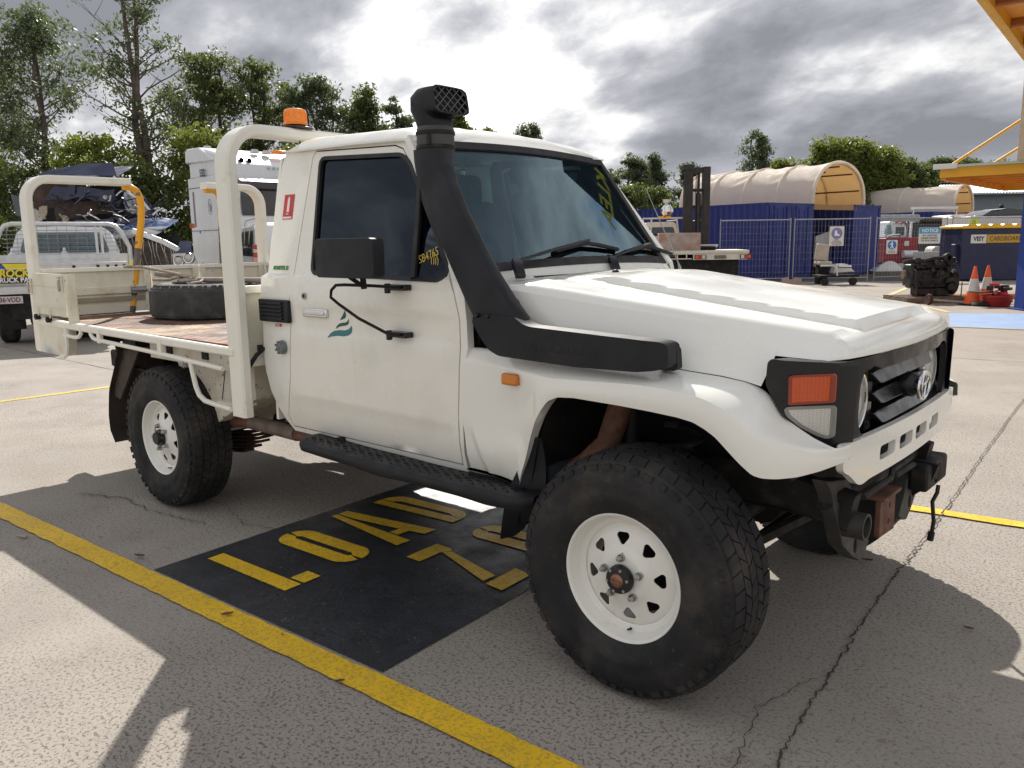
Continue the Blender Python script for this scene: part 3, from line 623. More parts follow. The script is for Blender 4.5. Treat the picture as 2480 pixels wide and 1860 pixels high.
b = B(); b.grid(lambda u, v: bonnet(u, warp(v, 1.3)), 90, 130); bon = ob('bonnet', b, CREAM, truck, ang=22)
def bside(u, v):
    x = -.685+1.205*u; y1 = .165+.075*min(1, (x+.69)/.99); zs = interp(x, [(-.69, 1.096), (0, 1.085), (.10, 1.077), (.22, 1.070), (.305, 1.060), (.355, 1.052), (.357, 1.139), (.6, 1.130)])
    y0 = yb(x); z0 = bonnet(u, 0)[2]; t = v; uu = u; zz = z0+(zs-z0)*t; s = (z0-zz)/max(.01, z0-1.07)
    fr = max(0, (u-.95)/.05); return x, y0+(y1-y0)*s**1.15-.006*math.sin(math.pi*min(1, s*1.4))+.02*fr*fr*0, zz
us = [i/60 for i in range(61)]
b = B(); b.grid(lambda u, v: bside(u, v), 124, 8); both('bonnet_side', b, CREAM, parent=bon, ang=50)
def bfront(u, v):
    t = abs(2*u-1); p = Vector(bonnet(1, u)); y0 = yb(.52); zl = 1.131+.006*t; k = v
    f = k+.12*math.sin(math.pi*k); return p.x+.050*math.sin(k*math.pi/2)**.85*(1-.12*t**8), p.y, p.z+(zl-p.z)*(k**1.15)
b = B(); b.grid(lambda u, v: bfront(warp(u, 1.3), v), 130, 8); ob('bonnet_nose', b, CREAM, bon, ang=40)
b = B(); b.panel([(.40, .245), (.548, .33), (.60, .60), (.61, YC), (.60, 2*YC-.60), (.548, 2*YC-.33), (.40, 2*YC-.245)], [], lambda x, y: (x-.012, y, 1.129), (0, 0, .004), g=.2); ob('bonnet_underlip', b, CREAM, truck)
b = B(); b.grid(lambda u, v: tuple(Vector(bside(1, u)).lerp(Vector(bfront(0, u)), v)), 8, 3); both('bonnet_corner', b, CREAM, parent=bon, ang=50)
b = B(); b.b2(.36, .50, .37, 2*YC-.37, 1.04, 1.124); ob('front_panel_shroud', b, DARK, truck)
for x, y in ((-.587, 1.018-.22), (-.587, 1.33)):
    b = B(); b.lathe([(0, .012), (.010, .010), (.016, .003), (.017, -.01)], (x+.02, y, bonnet((x+.705)/1.205, (y-yb(x))/(2*(YC-yb(x))))[2]), 'Z', 14); ob('washer_jet', b, BLKP, truck)
# ---- fender
ARCH = [(-.53, .600), (-.520, .64), (-.500, .69), (-.481, .735), (-.455, .80), (-.425, .86), (-.395, .905), (-.360, .945), (-.314, .965), (-.243, .971), (-.061, .967), (.06, .962), (.155, .956), (.211, .948), (.250, .932), (.286, .912), (.330, .874), (.370, .840), (.404, .815), (.431, .809), (.470, .810), (.517, .817), (.56, .830), (.602, .846)]
SEAM = [(-.84, 1.093), (-.69, 1.094), (0, 1.084), (.10, 1.076), (.22, 1.068), (.305, 1.058), (.345, 1.048), (.385, 1.022), (.42, .968), (.47, .938), (.52, .912), (.575, .893), (.602, .888)]
YO = [(-.84, .128), (-.66, .122), (-.52, .098), (-.40, .075), (-.30, .068), (.36, .068), (.42, .074), (.47, .092), (.52, .128), (.56, .178), (.59, .240), (.602, .300)]
SH = [(-.84, 1.05), (-.6, 1.045), (-.345, 1.032), (-.002, 1.046), (.10, 1.044), (.2, 1.036), (.26, 1.022), (.32, .998), (.38, .962), (.43, .935), (.482, .912), (.54, .896), (.602, .884)]
def sint(x, t, w=.03):
    return sum(interp(x+w*q, t) for q in (-1, -.66, -.33, 0, .33, .66, 1))/7
def fender(u, v):
    x = -.838+1.440*u; zs = sint(x, SEAM, .012); ar = (sint(x, ARCH, .007 if x > -.4 else .004)) if x > -.53 else .600; yo = sint(x, YO, .02 if x < .55 else .004); sh = min(sint(x, SH, .018), zs-.006)
    ys = .160+.070*min(1, max(0, (x+.84)/1.14)); ys = max(ys, yo+.004)
    wide = max(0, ys-yo)
    K = [(ys+.004, zs), (ys-.25*wide, zs-.004), (yo+.40*wide, zs+(sh-zs)*.50), (yo+.12*wide, sh+(zs-sh)*.10), (yo+.025*wide, sh-.004), (yo, sh-.020)]
    n0 = len(K)-1; q = v*14
    if q < n0: i = int(q); f = q-i; a, c = K[i], K[i+1]; y, z = a[0]+(c[0]-a[0])*f, a[1]+(c[1]-a[1])*f
    elif q <= 12:
        f = (q-n0)/(12-n0); z1 = sh-.020; zz = z1+(ar-z1)*f
        back = min(1, max(0, (-.42-x)/.25)); yl = yo*(1-back)+max(yz(zz), .127)*back if x < -.42 else yo-.004*math.sin(f*math.pi)
        if x < -.42:
            yl = yo+(yl-yo)*min(1, f*3)
            if zz < .775 and x < -.60-.16*(zz-.62)/.13*0: yl += .0
            # raised triangular flute low on the guard
            if zz < .765 and x > -.80+.35*(0.765-zz): yl -= .012*min(1, (.765-zz)/.02)*min(1, (x+.80-.35*(.765-zz))/.015)*min(1, (-.50-x)/.02 if x < -.5 else 0)
        y, z = yl, zz
    else:
        f = (q-12)/2; y, z = yo+.055*f+(0.0 if x > -.53 else 0), ar+.004*f*(1 if x > -.53 else 0)-(.0 if x > -.53 else 0)
    return x, y, z
def fxw(t):  # more columns where the arch bends
    return t
b = B(); b.grid(fender, 150, 28); both('front_fender', b, CREAM, ang=38)
# wheel arch liner
b = B(); b.grid(lambda u, v: (-.50+1.0*u, .13+.60*v, min(1.07, .80+.26*math.sin(math.pi*u)**.45-.25*max(0, .12-u)/.12)), 24, 4); both('arch_liner', b, BLKM, ang=50)
b = B(); b.b2(-.50, .42, .70, .76, .70, 1.05); both('inner_wing', b, BLKM)
# side repeater
b = B(); b.b2(-.585, -.508, .078, .108, .980, 1.023); ob('side_repeater', b, mat('amber_repeater', (.62, .20, .015), .3, coat=.3), truck, bevel=.008)
# ---- valance with slots
def bow(y): return .030*max(0, 1-((y-YC)/.60)**2)
def vx(y, z): return .586+bow(y)*.9-.05*max(0, .80-z)
VO = rpoly([(.300, .884), (.302, .856), (.300, .806), (.36, .780), (.424, .738), (.458, .730), (.52, .738), (1.34, .738), (1.402, .730), (1.436, .738), (1.50, .780), (1.560, .806), (1.558, .856), (1.560, .884)], .02)
SL = [rrect(a, c, .783, .830, .012, 2) for a, c in ((.585, .725), (.770, .910), (.950, 1.090), (1.135, 1.275))]
b = B(); b.panel(VO, SL, lambda y, z: (vx(y, z), y, z), (-.022, 0, 0), g=.05); ob('front_valance', b, CREAM, truck, bevel=0)
b = B(); b.b2(.40, .55, .45, 1.41, .80, .84); b.b2(.535, .55, .62, 1.24, .74, .83); ob('valance_bracket', b, BLKM, truck)
# ---- grille bezel
BO = rpoly([(.322, 1.132), (.340, .868), (.40, .858), (1.46, .858), (1.52, .868), (1.538, 1.132)], .02)
BI = rpoly([(.435, 1.060), (.470, 1.092), (.540, 1.097), (.565, 1.090), (.600, 1.082), (1.26, 1.082), (1.295, 1.090), (1.32, 1.097), (1.39, 1.092), (1.425, 1.060), (1.432, .940), (1.405, .890), (1.36, .876), (.50, .876), (.455, .890), (.428, .940)], .02)
b = B(); b.panel(BO, [BI], lambda y, z: (.570+bow(y)-.012*max(0, abs(y-YC)-.52)*6, y, z), (-.022, 0, 0), g=.05); bez = ob('grille_surround', b, BLKG, truck, bevel=.004)
b = B(); b.b2(.44, .455, .36, 1.50, .86, 1.12); ob('radiator_panel', b, DARK, truck)
for zc, w_ in ((1.045, .60), (.975, .56), (.905, .52)):
    b = B(); pr = [(-w_/2-.03, .026), (-w_/2+.03, .034), (w_/2-.03, .034), (w_/2+.03, .026), (w_/2, -.022), (w_/2-.04, -.030), (-w_/2+.04, -.030), (-w_/2, -.022)]
    b.prism([(YC+p[0], zc+p[1]*.72) for p in pr], lambda y, z: (.562+bow(y)-.75*abs(z-zc+.012)-.02*max(0, abs(y-YC)-.2), y, z), (-.035, 0, 0)); ob('grille_bar', b, BLKG, truck, bevel=.004)
for y in (.63, 1.23): ob('grille_upright', B().b2(.50, .545, y-.03, y+.03, .87, 1.09), BLKG, truck, bevel=.004)
for y in (.512, 2*YC-.512):
    b = B(); b.lathe([(0, .556), (.05, .553), (.080, .544), (.092, .530)], (0, y, .982), 'X', 32); b.v = [(x, yy, z) for x, yy, z in b.v]; hl = ob('headlight', b, CLEARL, truck)
    b = B(); b.lathe([(.088, .530), (.091, .546), (.097, .548), (.101, .535), (.101, .50)], (0, y, .982), 'X', 32); ob('headlight_ring', b, CHRO, hl)
# emblem: rings of chrome
def ell(cy, cz, ry, rz, r, n=32): return [(.632, cy+ry*math.cos(2*math.pi*k/n), cz+rz*math.sin(2*math.pi*k/n)) for k in range(n)], r
b = B()
for cy, cz, ry, rz, r in ((.93, .985, .068, .047, .0062), (.93, .985, .020, .041, .0040), (.93, 1.006, .046, .018, .0040)):
    P_, r_ = ell(cy, cz, ry, rz, r); b.tube(P_, r_, n=8, closed=True)
ob('grille_emblem', b, CHRO, truck, label='chrome badge of three crossing ovals'); b = B(); b.lathe([(0, .624), (.030, .622), (.044, .60), (.044, .56)], (0, .93, .985), 'X', 24); ob('emblem_mount', b, BLKG, truck)
# ---- corner lamps
def lampy(x): return .225+max(0., (x-.43))/.154*.115
def lampfn(d): return lambda x, z: (x, lampy(x)+d, z)
HO = rpoly([(.370, 1.060), (.374, 1.128), (.386, 1.140), (.555, 1.130), (.560, 1.120), (.556, .872), (.521, .895), (.475, .930), (.425, .972), (.392, 1.022)], .012)
AM = rpoly([(.442, 1.004), (.441, 1.091), (.452, 1.095), (.543, 1.100), (.547, 1.09), (.546, 1.012)], .008); CLR = rpoly([(.438, .993), (.546, .998), (.545, .912), (.536, .907), (.512, .918), (.475, .942), (.444, .974)], .008)
b = B(); b.panel(HO, [], lampfn(-.006), (.03, .06, 0), g=.03); both('corner_lamp_housing', b, BLKG, bevel=.004)
b = B(); b.panel(AM, [], lampfn(-.013), (.005, .008, 0), g=.03); both('indicator_lens', b, AMBER)
b = B(); b.panel(AM, [grow(AM, -.007)], lampfn(-.0142), (.004, .006, 0), g=.03); both('indicator_border', b, mat('dark_red_lens_edge', (.22, .02, .008), .2, coat=.5))
b = B(); b.panel(grow(CLR, .006), [grow(CLR, -.003)], lampfn(-.0125), (.004, .007, 0), g=.03); both('park_lamp_rim', b, mat('grey_lamp_rim', (.22, .21, .2), .5))
b = B(); b.panel(CLR, [], lampfn(-.0115), (.004, .006, 0), g=.03); both('park_lamp_lens', b, CLEARL)
# ---- snorkel
def sn(z): return interp(z, [(1.0, .062), (1.2, .062), (1.9, .172), (2.2, .2)])
ST = [(1.20, -.700, -.462), (1.225, -.722, -.480), (1.287, -.773, -.550), (1.387, -.848, -.648), (1.478, -.915, -.725), (1.587, -.990, -.812), (1.66, -1.040, -.866), (1.729, -1.085, -.916), (1.78, -1.108, -.953), (1.82, -1.122, -.978), (1.865, -1.133, -.990)]
def sect(z, xl, xr, dep, n=5):
    y0 = sn(z); yy = rrect(xl, xr, y0, y0+dep, min(.03, dep*.4), n-2); return [(x, y, z) for x, y in yy]
b = B(); k = 0; rings = [sect(z, a, c, .085+.04*max(0, (z-1.7)/.165)) for z, a, c in ST]; n = len(rings[0])
b.add([p for r in rings for p in r], [(i*n+j, i*n+(j+1) % n, (i+1)*n+(j+1) % n, (i+1)*n+j) for i in range(len(rings)-1) for j in range(n)]+[tuple(range(n)), tuple((len(rings)-1)*n+j for j in range(n-1, -1, -1))])
snk = ob('snorkel_mast', b, BLKP, truck, ang=50)
SB = rpoly([(-.462, 1.212), (-.427, 1.204), (-.106, 1.192), (.018, 1.188), (.085, 1.182), (.112, 1.172), (.116, 1.100), (.077, 1.091), (.005, 1.084), (-.238, 1.079), (-.577, 1.089), (-.625, 1.108), (-.665, 1.150), (-.712, 1.215), (-.60, 1.24), (-.50, 1.235)], .015)
b = B(); b.panel(SB, [], lambda x, z: (x-.3*max(0, (x-.03))*.6, .060+.55*max(0, (x-.03)), z), (0, .075, 0), g=.035); ob('snorkel_body', b, BLKP, truck, bevel=.014)
b = B(); b.panel(rpoly([(.03, 1.166), (.088, 1.163), (.099, 1.153), (.102, 1.092), (.090, 1.082), (.03, 1.080)], .012), [], lambda x, z: (x, .158+.06*(1.16-z), z), (0, .03, 0), g=.05); ob('snorkel_flange', b, BLKP, snk, bevel=.003)
for x, z in ((.084, 1.149), (.087, 1.103), (-.68, 1.232), (-.625, 1.232)):
    y = .156 if x > 0 else .058; b = B(); b.lathe([(0, -.006), (.006, -.005), (.009, 0), (.009, .02)], (x, y, z), 'Y', 12); ob('snorkel_bolt', b, BLKG, snk)
b = B(); b.panel(rpoly([(-.66, 1.30), (-.60, 1.297), (-.572, 1.275), (-.578, 1.235), (-.600, 1.225), (-.66, 1.19)], .018), [], lambda x, z: (x, .165+.012*(1.3-z)*10*0, z), (0, .02, 0), g=.05); ob('snorkel_tab', b, BLKP, snk, bevel=.003)
b = B(); b.lathe([(0, -.018), (.012, -.017), (.018, -.008), (.02, .0)], (-.604, .164, 1.270), 'Y', 6); ob('snorkel_bolt', b, BLKM, snk)
stext('snorkel_lettering', 'LANDCRUISER', .052, -.30, 1.135, BLKP, sx=.95, dy=0, parent=snk).location = (0, -(yz(1.135)-.0600), 0)
b = B(); b.lathe([(.072, 1.85), (.076, 1.86), (.076, 1.945), (.072, 1.955)], (-1.066, .246, 0), 'Z', 28); clp = ob('snorkel_clamp', b, mat('grey_rubber_sleeve', (.05, .05, .052), .6), truck)
for z in (1.875, 1.93): b = B(); b.lathe([(.077, z-.008), (.0795, z-.006), (.0795, z+.006), (.077, z+.008)], (-1.066, .246, 0), 'Z', 28); ob('clamp_band', b, BLKM, clp)
b = B(); b.box((-1.03, .175, 1.90), (.016, .012, .040)); ob('clamp_screw', b, BLKM, clp, bevel=.002)
hd = []; HR = 28   # head: round throat turning into a forward facing rectangular mouth
def ringc(c, ux, uy, rx, ry, sq):
    o = []
    for k in range(HR):
        a = 2*math.pi*k/HR; ca, sa = math.cos(a), math.sin(a); m_ = (abs(ca)**sq+abs(sa)**sq)**(-1/sq); o.append(Vector(c)+Vector(ux)*rx*ca*m_+Vector(uy)*ry*sa*m_)
    return o
HS = [((-1.066, .246, 1.945), (1, 0, 0), (0, 1, 0), .070, .070, 2), ((-1.070, .246, 1.975), (1, 0, 0), (0, 1, 0), .074, .072, 2.2), ((-1.085, .246, 2.005), (.97, 0, -.25), (0, 1, 0), .080, .078, 2.6), ((-1.085, .250, 2.035), (.8, 0, -.6), (0, 1, 0), .078, .086, 3.2), ((-1.062, .254, 2.050), (.55, 0, -.83), (0, 1, 0), .066, .092, 4), ((-1.03, .256, 2.052), (.25, 0, -.97), (0, 1, 0), .056, .096, 5), ((-.985, .258, 2.051), (.18, 0, -.98), (0, 1, 0), .054, .098, 6)]
rings = [ringc(*q) for q in HS]; rings.append([p+(Vector((-.985, .258, 2.051))-p)*.10 for p in rings[-1]]); rings.append([p+Vector((-.03, 0, 0)) for p in rings[-1]])
b = B(); n = HR; b.add([p for r in rings for p in r], [(i*n+j, i*n+(j+1) % n, (i+1)*n+(j+1) % n, (i+1)*n+j) for i in range(len(rings)-1) for j in range(n)]); hdo = ob('snorkel_head', b, BLKP, truck, ang=50)
b = B(); b.add([p for p in rings[-1]], [tuple(range(n))]); ob('mouth_back', b, DARK, hdo, ang=None)
b = B(); c0 = Vector((-.988, .258, 2.051)); uy = Vector((0, 1, 0)); uz = Vector((-.18, 0, .98))
for k in range(-4, 5):
    for s in (-1, 1):
        P_ = []
        for t in (-1, 1):
            y_ = k*.040+t*.055*s; z_ = t*.047
            P_.append((y_, z_))
        (ya, za), (yb_, zb_) = P_
        def clipy(y1, z1, y2, z2):
            lo, hi = 0, 1; dy = y2-y1
            for bnd, sg in ((.088, 1), (-.088, -1)):
                if sg*(y1) > sg*bnd and sg*(y2) > sg*bnd: return None
                if sg*y1 > sg*bnd: lo = max(lo, (bnd-y1)/dy)
                if sg*y2 > sg*bnd: hi = min(hi, (bnd-y1)/dy)
            return (lo, hi) if hi > lo else None
        q = clipy(ya, za, yb_, zb_)
        if q: A_ = c0+uy*(ya+(yb_-ya)*q[0])+uz*(za+(zb_-za)*q[0]); C_ = c0+uy*(ya+(yb_-ya)*q[1])+uz*(za+(zb_-za)*q[1]); b.cyl(A_, C_, .0022, n=5)
ob('mouth_mesh', b, mat('grey_plastic_mesh', (.09, .09, .095), .5), hdo)
b = B(); P_ = [(-1.092+.022*math.cos(a), .1665+.12*max(0, .022*-math.cos(a)-.012), 2.040+.012*math.sin(a)) for a in [i*math.pi/12 for i in range(24)]]; b.tube(P_, .002, n=5, closed=True); ob('head_badge', b, BLKP, hdo)
# ---- side mirror
b = B(); b.panel(rrect(-1.383, -1.018, 1.368, 1.520, .022), [], lambda x, z: (x, -.150+.010*((x+1.2)/.18)**2, z), (0, .055, 0), g=.06); mir = ob('wing_mirror', b, BLKP, truck, bevel=.012)
b = B(); b.b2(-1.370, -1.030, -.096, -.092, 1.381, 1.507); ob('mirror_glass', b, CHRO, mir)
arm = B(); arm.tube([(-1.13, .085, 1.322), (-1.18, -.02, 1.333), (-1.32, -.05, 1.335), (-1.375, -.05, 1.332), (-1.415, -.045, 1.310), (-1.428, -.04, 1.280), (-1.40, -.02, 1.250), (-1.30, .0, 1.195), (-1.17, .04, 1.137), (-1.14, .085, 1.128)], .0065, n=8); arm.cyl((-1.195, -.115, 1.37), (-1.192, -.06, 1.335), .009, n=10); arm.cyl((-1.192, -.055, 1.375), (-1.192, -.05, 1.322), .0125, n=10); ob('mirror_arm', arm, BLKM, truck)
for z in (1.320, 1.126):
    b = B(); b.b2(-1.235, -1.110, .088, .130, z-.012, z+.012); b.cyl((-1.222, .095, z-.025), (-1.222, .095, z+.016), .014, n=10); ob('mirror_bracket', b, BLKG, truck, bevel=.004)
# ---- wipers
def wiper(px, py, h0, hmid, t_, lab=None):
    b = B(); e = ws(hmid, t_, .035); p0 = Vector((px, py, 1.36)); p1 = p0+Vector((-.065, .05, .06)); b.tube([p0, p0+Vector((-.02, .01, .035)), p1], .016, rect=(.042, .022)); b.tube([p1, (p1+e)/2+WSN*.008, e], .010, rect=(.022, .010)); w_ = ob('wiper_arm', b, BLKG, truck)
    b = B(); b.tube([ws(hmid+q*.36, t_+.008-.045*abs(q)**1.2-.02, .022-.010*abs(q)) for q in [k/8-1 for k in range(17)]], .008, rect=(.020, .016)); ob('wiper_blade', b, BLKP, w_)
wiper(-.700, .335, 0, .03, .145); wiper(-.74, 1.06, 0, .84, .125)
# ---- antenna (folded back along the pillar)
b = B(); b.tube([(-.76, 1.68, 1.345), (-.775, 1.682, 1.38), (-.99, 1.70, 1.77)], [.010, .004, .0018], n=6); ob('antenna', b, STEEL, truck)
# ---- cab interior
b = B(); b.b2(-1.10, -.82, .30, 1.56, 1.16, 1.33); ob('dashboard', b, INTER, truck, bevel=.04)
b = B(); b.b2(-1.02, -.90, .46, .78, 1.32, 1.40); ob('instrument_hood', b, INTER, truck, bevel=.03)
for y in (.56, 1.27):
    b = B(); b.box((-1.88, y, 1.42), (.16, .46, .62), tilt=Matrix.Rotation(R_(-10), 3, 'Y')); s_ = ob('seat_back', b, SEATM, truck, bevel=.05); b = B(); b.box((-1.93, y, 1.79), (.10, .26, .17)); ob('headrest', b, SEATM, s_, bevel=.04); b = B(); b.b2(-1.9, -1.42, y-.23, y+.23, .98, 1.14); ob('seat_base', b, SEATM, truck, bevel=.05)
M_ = Matrix.Translation((-1.22, .58, 1.36)) @ Matrix.Rotation(R_(-62), 4, 'Y'); P_ = [M_ @ Vector((.18*math.cos(a), .18*math.sin(a), 0)) for a in [i*math.pi/12 for i in range(24)]]
b = B(); b.tube(P_, .014, n=8, closed=True); b.cyl(M_ @ Vector((-.17, 0, 0)), M_ @ Vector((.17, 0, 0)), .014); b.cyl(M_ @ Vector((0, 0, 0)), M_ @ Vector((0, 0, -.25)), .03); ob('steering_wheel', b, BLKP, truck)
b = B(); b.box((-1.16, YC, 1.80), (.03, .24, .065)); ob('rear_view_mirror', b, BLKP, truck, bevel=.01)
b = B(); b.b2(-2.2, -.45, .2, 1.66, .60, .66); ob('cab_floor', b, INTER, truck); b = B(); b.b2(-.86, -.80, .2, 1.66, .60, 1.34); ob('firewall', b, BLKM, truck)
b = B(); b.tube([(-1.30, 1.52, 1.93), (-1.05, 1.60, 1.58), (-.98, 1.62, 1.42)], .02, n=8); ob('inner_pillar_trim', b, INTER, truck)
# ---- underside
for y in (.50, 1.36):
    b = B(); b.tube([(.56, y, .62), (.35, y, .66), (-.35, y, .68), (-.65, y, .60), (-4.9, y, .68)], .05, rect=(.07, .13)); ob('chassis_rail', b, BLKM, truck)
b = B(); b.cyl((0, .25, .41), (0, 1.61, .41), .045); b.lathe([(0, -.14), (.10, -.10), (.13, 0), (.10, .10), (0, .14)], (0, 1.15, .41), 'Y', 18); ob('front_axle', b, BLKM, truck)
b = B(); b.cyl((-3.18, .25, .41), (-3.18, 1.61, .41), .05); b.lathe([(0, -.18), (.12, -.12), (.16, 0), (.12, .12), (0, .18)], (-3.18, YC, .41), 'Y', 18); ob('rear_axle', b, BLKM, truck)
for y in (.42, 1.44):
    sp = B()
    for k in range(6):
        L_ = .68-.09*k; sp.tube([(-3.18+L_*q, y, .335+.028*k*0-.022*k+.17*q*q*(L_/.68)**2*(1 if q < 0 else 1)+.04) for q in [i/5-1 for i in range(11)]], .01, rect=(.07, .016))
    ob('leaf_spring', sp, mat('dark_red_brown_steel', (.055, .020, .016), .7, var=.4, scale=9), truck); b = B(); b.b2(-3.26, -3.10, y-.06, y+.06, .42, .50); b.cyl((-3.12, y-.045, .30), (-3.12, y-.045, .52), .008); b.cyl((-3.24, y-.045, .30), (-3.24, y-.045, .52), .008); ob('spring_clamp', b, RUST, truck)
for y in (.36, 1.50):
    b = B(); cn = [(.02+.062*math.cos(a*1.0), y+.062*math.sin(a*1.0), .50+.0125*a) for a in [i*.4 for i in range(76)]]; b.tube(cn, .011, n=6); ob('coil_spring', b, BLKM, truck)
    b = B(); b.cyl((-.16, y-.02, .42), (-.22, y+.02, .98), .028); ob('shock_absorber', b, BLKM, truck)
b = B(); b.tube([(.10, .35, .36), (-.5, .42, .45), (-1.0, .5, .56)], .035, n=10); b.tube([(.18, .3, .40), (.18, 1.5, .42)], .018, n=8); b.tube([(.26, .45, .47), (.26, 1.4, .40)], .022, n=8); ob('steering_rods', b, BLKM, truck)
b = B(); b.b2(-.42, .36, .62, 1.24, .52, .98); ob('engine_block', b, DARK, truck, bevel=.04); b = B(); b.tube([(-.4, .9, .62), (-1.2, .95, .60), (-1.9, .95, .62)], .13, n=12); ob('gearbox', b, BLKM, truck); b = B(); b.cyl((-1.9, .95, .6), (-3.05, .95, .45), .035); ob('prop_shaft', b, BLKM, truck)
b = B(); b.b2(-2.85, -2.25, .95, 1.45, .48, .78); ob('fuel_tank', b, BLKM, truck, bevel=.04)
b = B(); b.tube([(-.22, .34, .95), (-.235, .32, .86), (-.26, .30, .76), (-.34, .29, .68), (-.42, .30, .62), (-.50, .33, .58)], [.04, .045, .045, .045, .045, .045], n=14); ob('engine_pipe', b, RUST, truck)
b = B(); b.tube([(-3.06, .225, .425), (-2.95, .235, .468), (-2.82, .25, .508), (-2.70, .25, .528), (-2.58, .25, .530)], .036, n=16, caps=False); ob('exhaust_tip', b, RUST, truck)
b = B(); b.tube([(-2.60, .25, .532), (-2.40, .25, .532), (-2.17, .25, .530)], .0385, n=16); ob('exhaust_pipe', b, RUSTL, truck); b = B(); b.tube([(-2.17, .25, .530), (-1.9, .3, .52), (-.6, .42, .56)], .036, n=12); ob('exhaust_rear_section', b, RUST, truck)
b = B(); b.lathe([(.036, -3.062), (.031, -3.062), (.031, -2.98), (0, -2.98)], (0, .225, .427), 'X', 16); ob('exhaust_mouth', b, DARK, truck)
# front cross members left after the bumper was taken off
b = B(); b.b2(.53, .60, 1.21, 1.50, .516, .620); beam = ob('winch_beam_stub', b, BLKM, truck, bevel=.012)
b = B(); b.tube([(.49, .42, .665), (.50, .75, .655), (.51, 1.1, .645), (.50, 1.44, .64)], .030, n=14); ob('cross_tube', b, BLKM, truck)
b = B(); b.tube([(.60, .46, .690), (.61, .70, .700), (.60, .74, .715), (.60, .96, .715)], .010, n=7); b.tube([(.60, .74, .715), (.61, .745, .695), (.61, .96, .690)], .010, n=7); ob('brake_line', b, BLKM, truck)
b = B(); b.panel([(.46, .64), (.62, .62), (.60, .55), (.56, .50), (.53, .475), (.48, .49), (.455, .55)], [[(.505, .53), (.53, .515), (.555, .535), (.55, .56), (.52, .565)]], lambda x, z: (x, 1.27, z), (0, .02, 0), g=.05); ob('tow_hook', b, BLKM, truck, bevel=.003)
b = B(); b.tube([(.60, 1.38, .51), (.60, 1.37, .48), (.585, 1.37, .44), (.595, 1.37, .36), (.59, 1.375, .30)], .008, n=8); b.cyl((.59, 1.375, .31), (.585, 1.38, .275), .013); ob('hanging_cable', b, GASK, truck)
hornb = [(.36, .75), (.545, .715), (.60, .66), (.61, .60), (.70, .50), (.76, .44), (.72, .415), (.66, .40), (.60, .43), (.50, .50), (.46, .58), (.40, .70)]
def circ(cx, cy, r, n=12, ry=None): return [(cx+r*math.cos(2*math.pi*k/n), cy+(ry or r)*math.sin(2*math.pi*k/n)) for k in range(n)]
for s in (0, 1):
    b = B(); b.panel(hornb, [circ(.465, .675, .018), circ(.545, .655, .011, 10, .022), circ(.52, .575, .034), circ(.62, .465, .018, 12, .026)], lambda y, z: (.52+.05*(.75-z), (y if not s else 2*YC-y), z), (-.05, 0, 0), g=.05); hn = ob('chassis_horn', b, mat('dusty_chassis_plate', (.040, .037, .035), .6, var=.3, scale=8, dirt=[((.12, .10, .085), .5, .75, 12, .5)]), truck, bevel=.004)
    b = B(); b.lathe([(.044, .52), (.044, .60), (.036, .60), (.034, .50)], (0, .515 if not s else 2*YC-.515, .575), 'X', 20); ob('tow_tube', b, MATS['dusty_chassis_plate'], hn)
b = B(); b.panel([(.70, .62), (.86, .61), (.865, .47), (.70, .48)], [circ(.80, .575, .011), circ(.795, .515, .011)], lambda y, z: (.585, y, z), (-.02, 0, 0), g=.05); b.b2(.50, .60, .69, .875, .612, .624); ob('rusty_bracket', b, RUST, truck, bevel=.003)
# mud flap at the near front wheel
b = B()
def flap(u, v):
    z = .79-.43*v; xa = interp(z, [(.348, -.637), (.465, -.600), (.589, -.570), (.653, -.540), (.775, -.500), (.80, -.49)]); xb = interp(z, [(.348, -.628), (.40, -.56), (.428, -.540), (.525, -.455), (.597, -.432), (.80, -.44)])
    return xa+(xb-xa)*u+.0*v, .105+.03*u+.03*v*u+.012*math.sin(v*7), z
b.grid(flap, 6, 20); b2c = B(); b2c.v = [(x-.004, y+.014, z) for x, y, z in b.v]; b2c.f = [tuple(reversed(f)) for f in b.f]; b.add(b2c.v, b2c.f); ob('mud_flap', b, BLKP, truck, ang=50)
b = B(); b.grid(lambda u, v: (-.555+.03*math.sin(3*v)+.0*u, .12+.34*u, .80-.38*v), 6, 10); ob('splash_guard', b, BLKM, truck)
# side step: bent and sagging
b = B()
def step(u, v):
    x = -1.86+1.44*u; k = 6
    dent = .018*math.exp(-((x+1.25)/.12)**2)+.018*math.exp(-((x+.62)/.10)**2)
    prof = [(.19, .592), (.06, .600), (.022, .594), (.012, .575), (.020, .548), (.06, .538), (.19, .55)]
    i = min(5, int(v*6)); f = v*6-i; y = prof[i][0]+(prof[i+1][0]-prof[i][0])*f; z = prof[i][1]+(prof[i+1][1]-prof[i][1])*f
    e = max(0, 1-min(u, 1-u)/.05); y += .05*e*e*(1 if y < .1 else 0)
    return x, y+dent*.6*(1 if y < .1 else 0), z-.010*u+dent*.7*(-1 if v > .5 else .2)-.012*math.sin(math.pi*u)
b.grid(step, 60, 12); sp_ = ob('side_step', b, BLKP, truck, ang=50)
b = B()
for i in range(44):
    for j in range(3):
        x = -1.80+.030*i; y = .055+.036*j+(.018 if i % 2 else 0); u_ = (x+1.86)/1.44; b.box((x, y, step(u_, .18)[2]+.001), (.020, .005, .004), rot=R_(35 if (i+j) % 2 else -35))
ob('step_treads', b, BLKP, sp_, kind='stuff')
both('step_bracket', B().b2(-1.7, -1.66, .15, .5, .57, .60), BLKM)
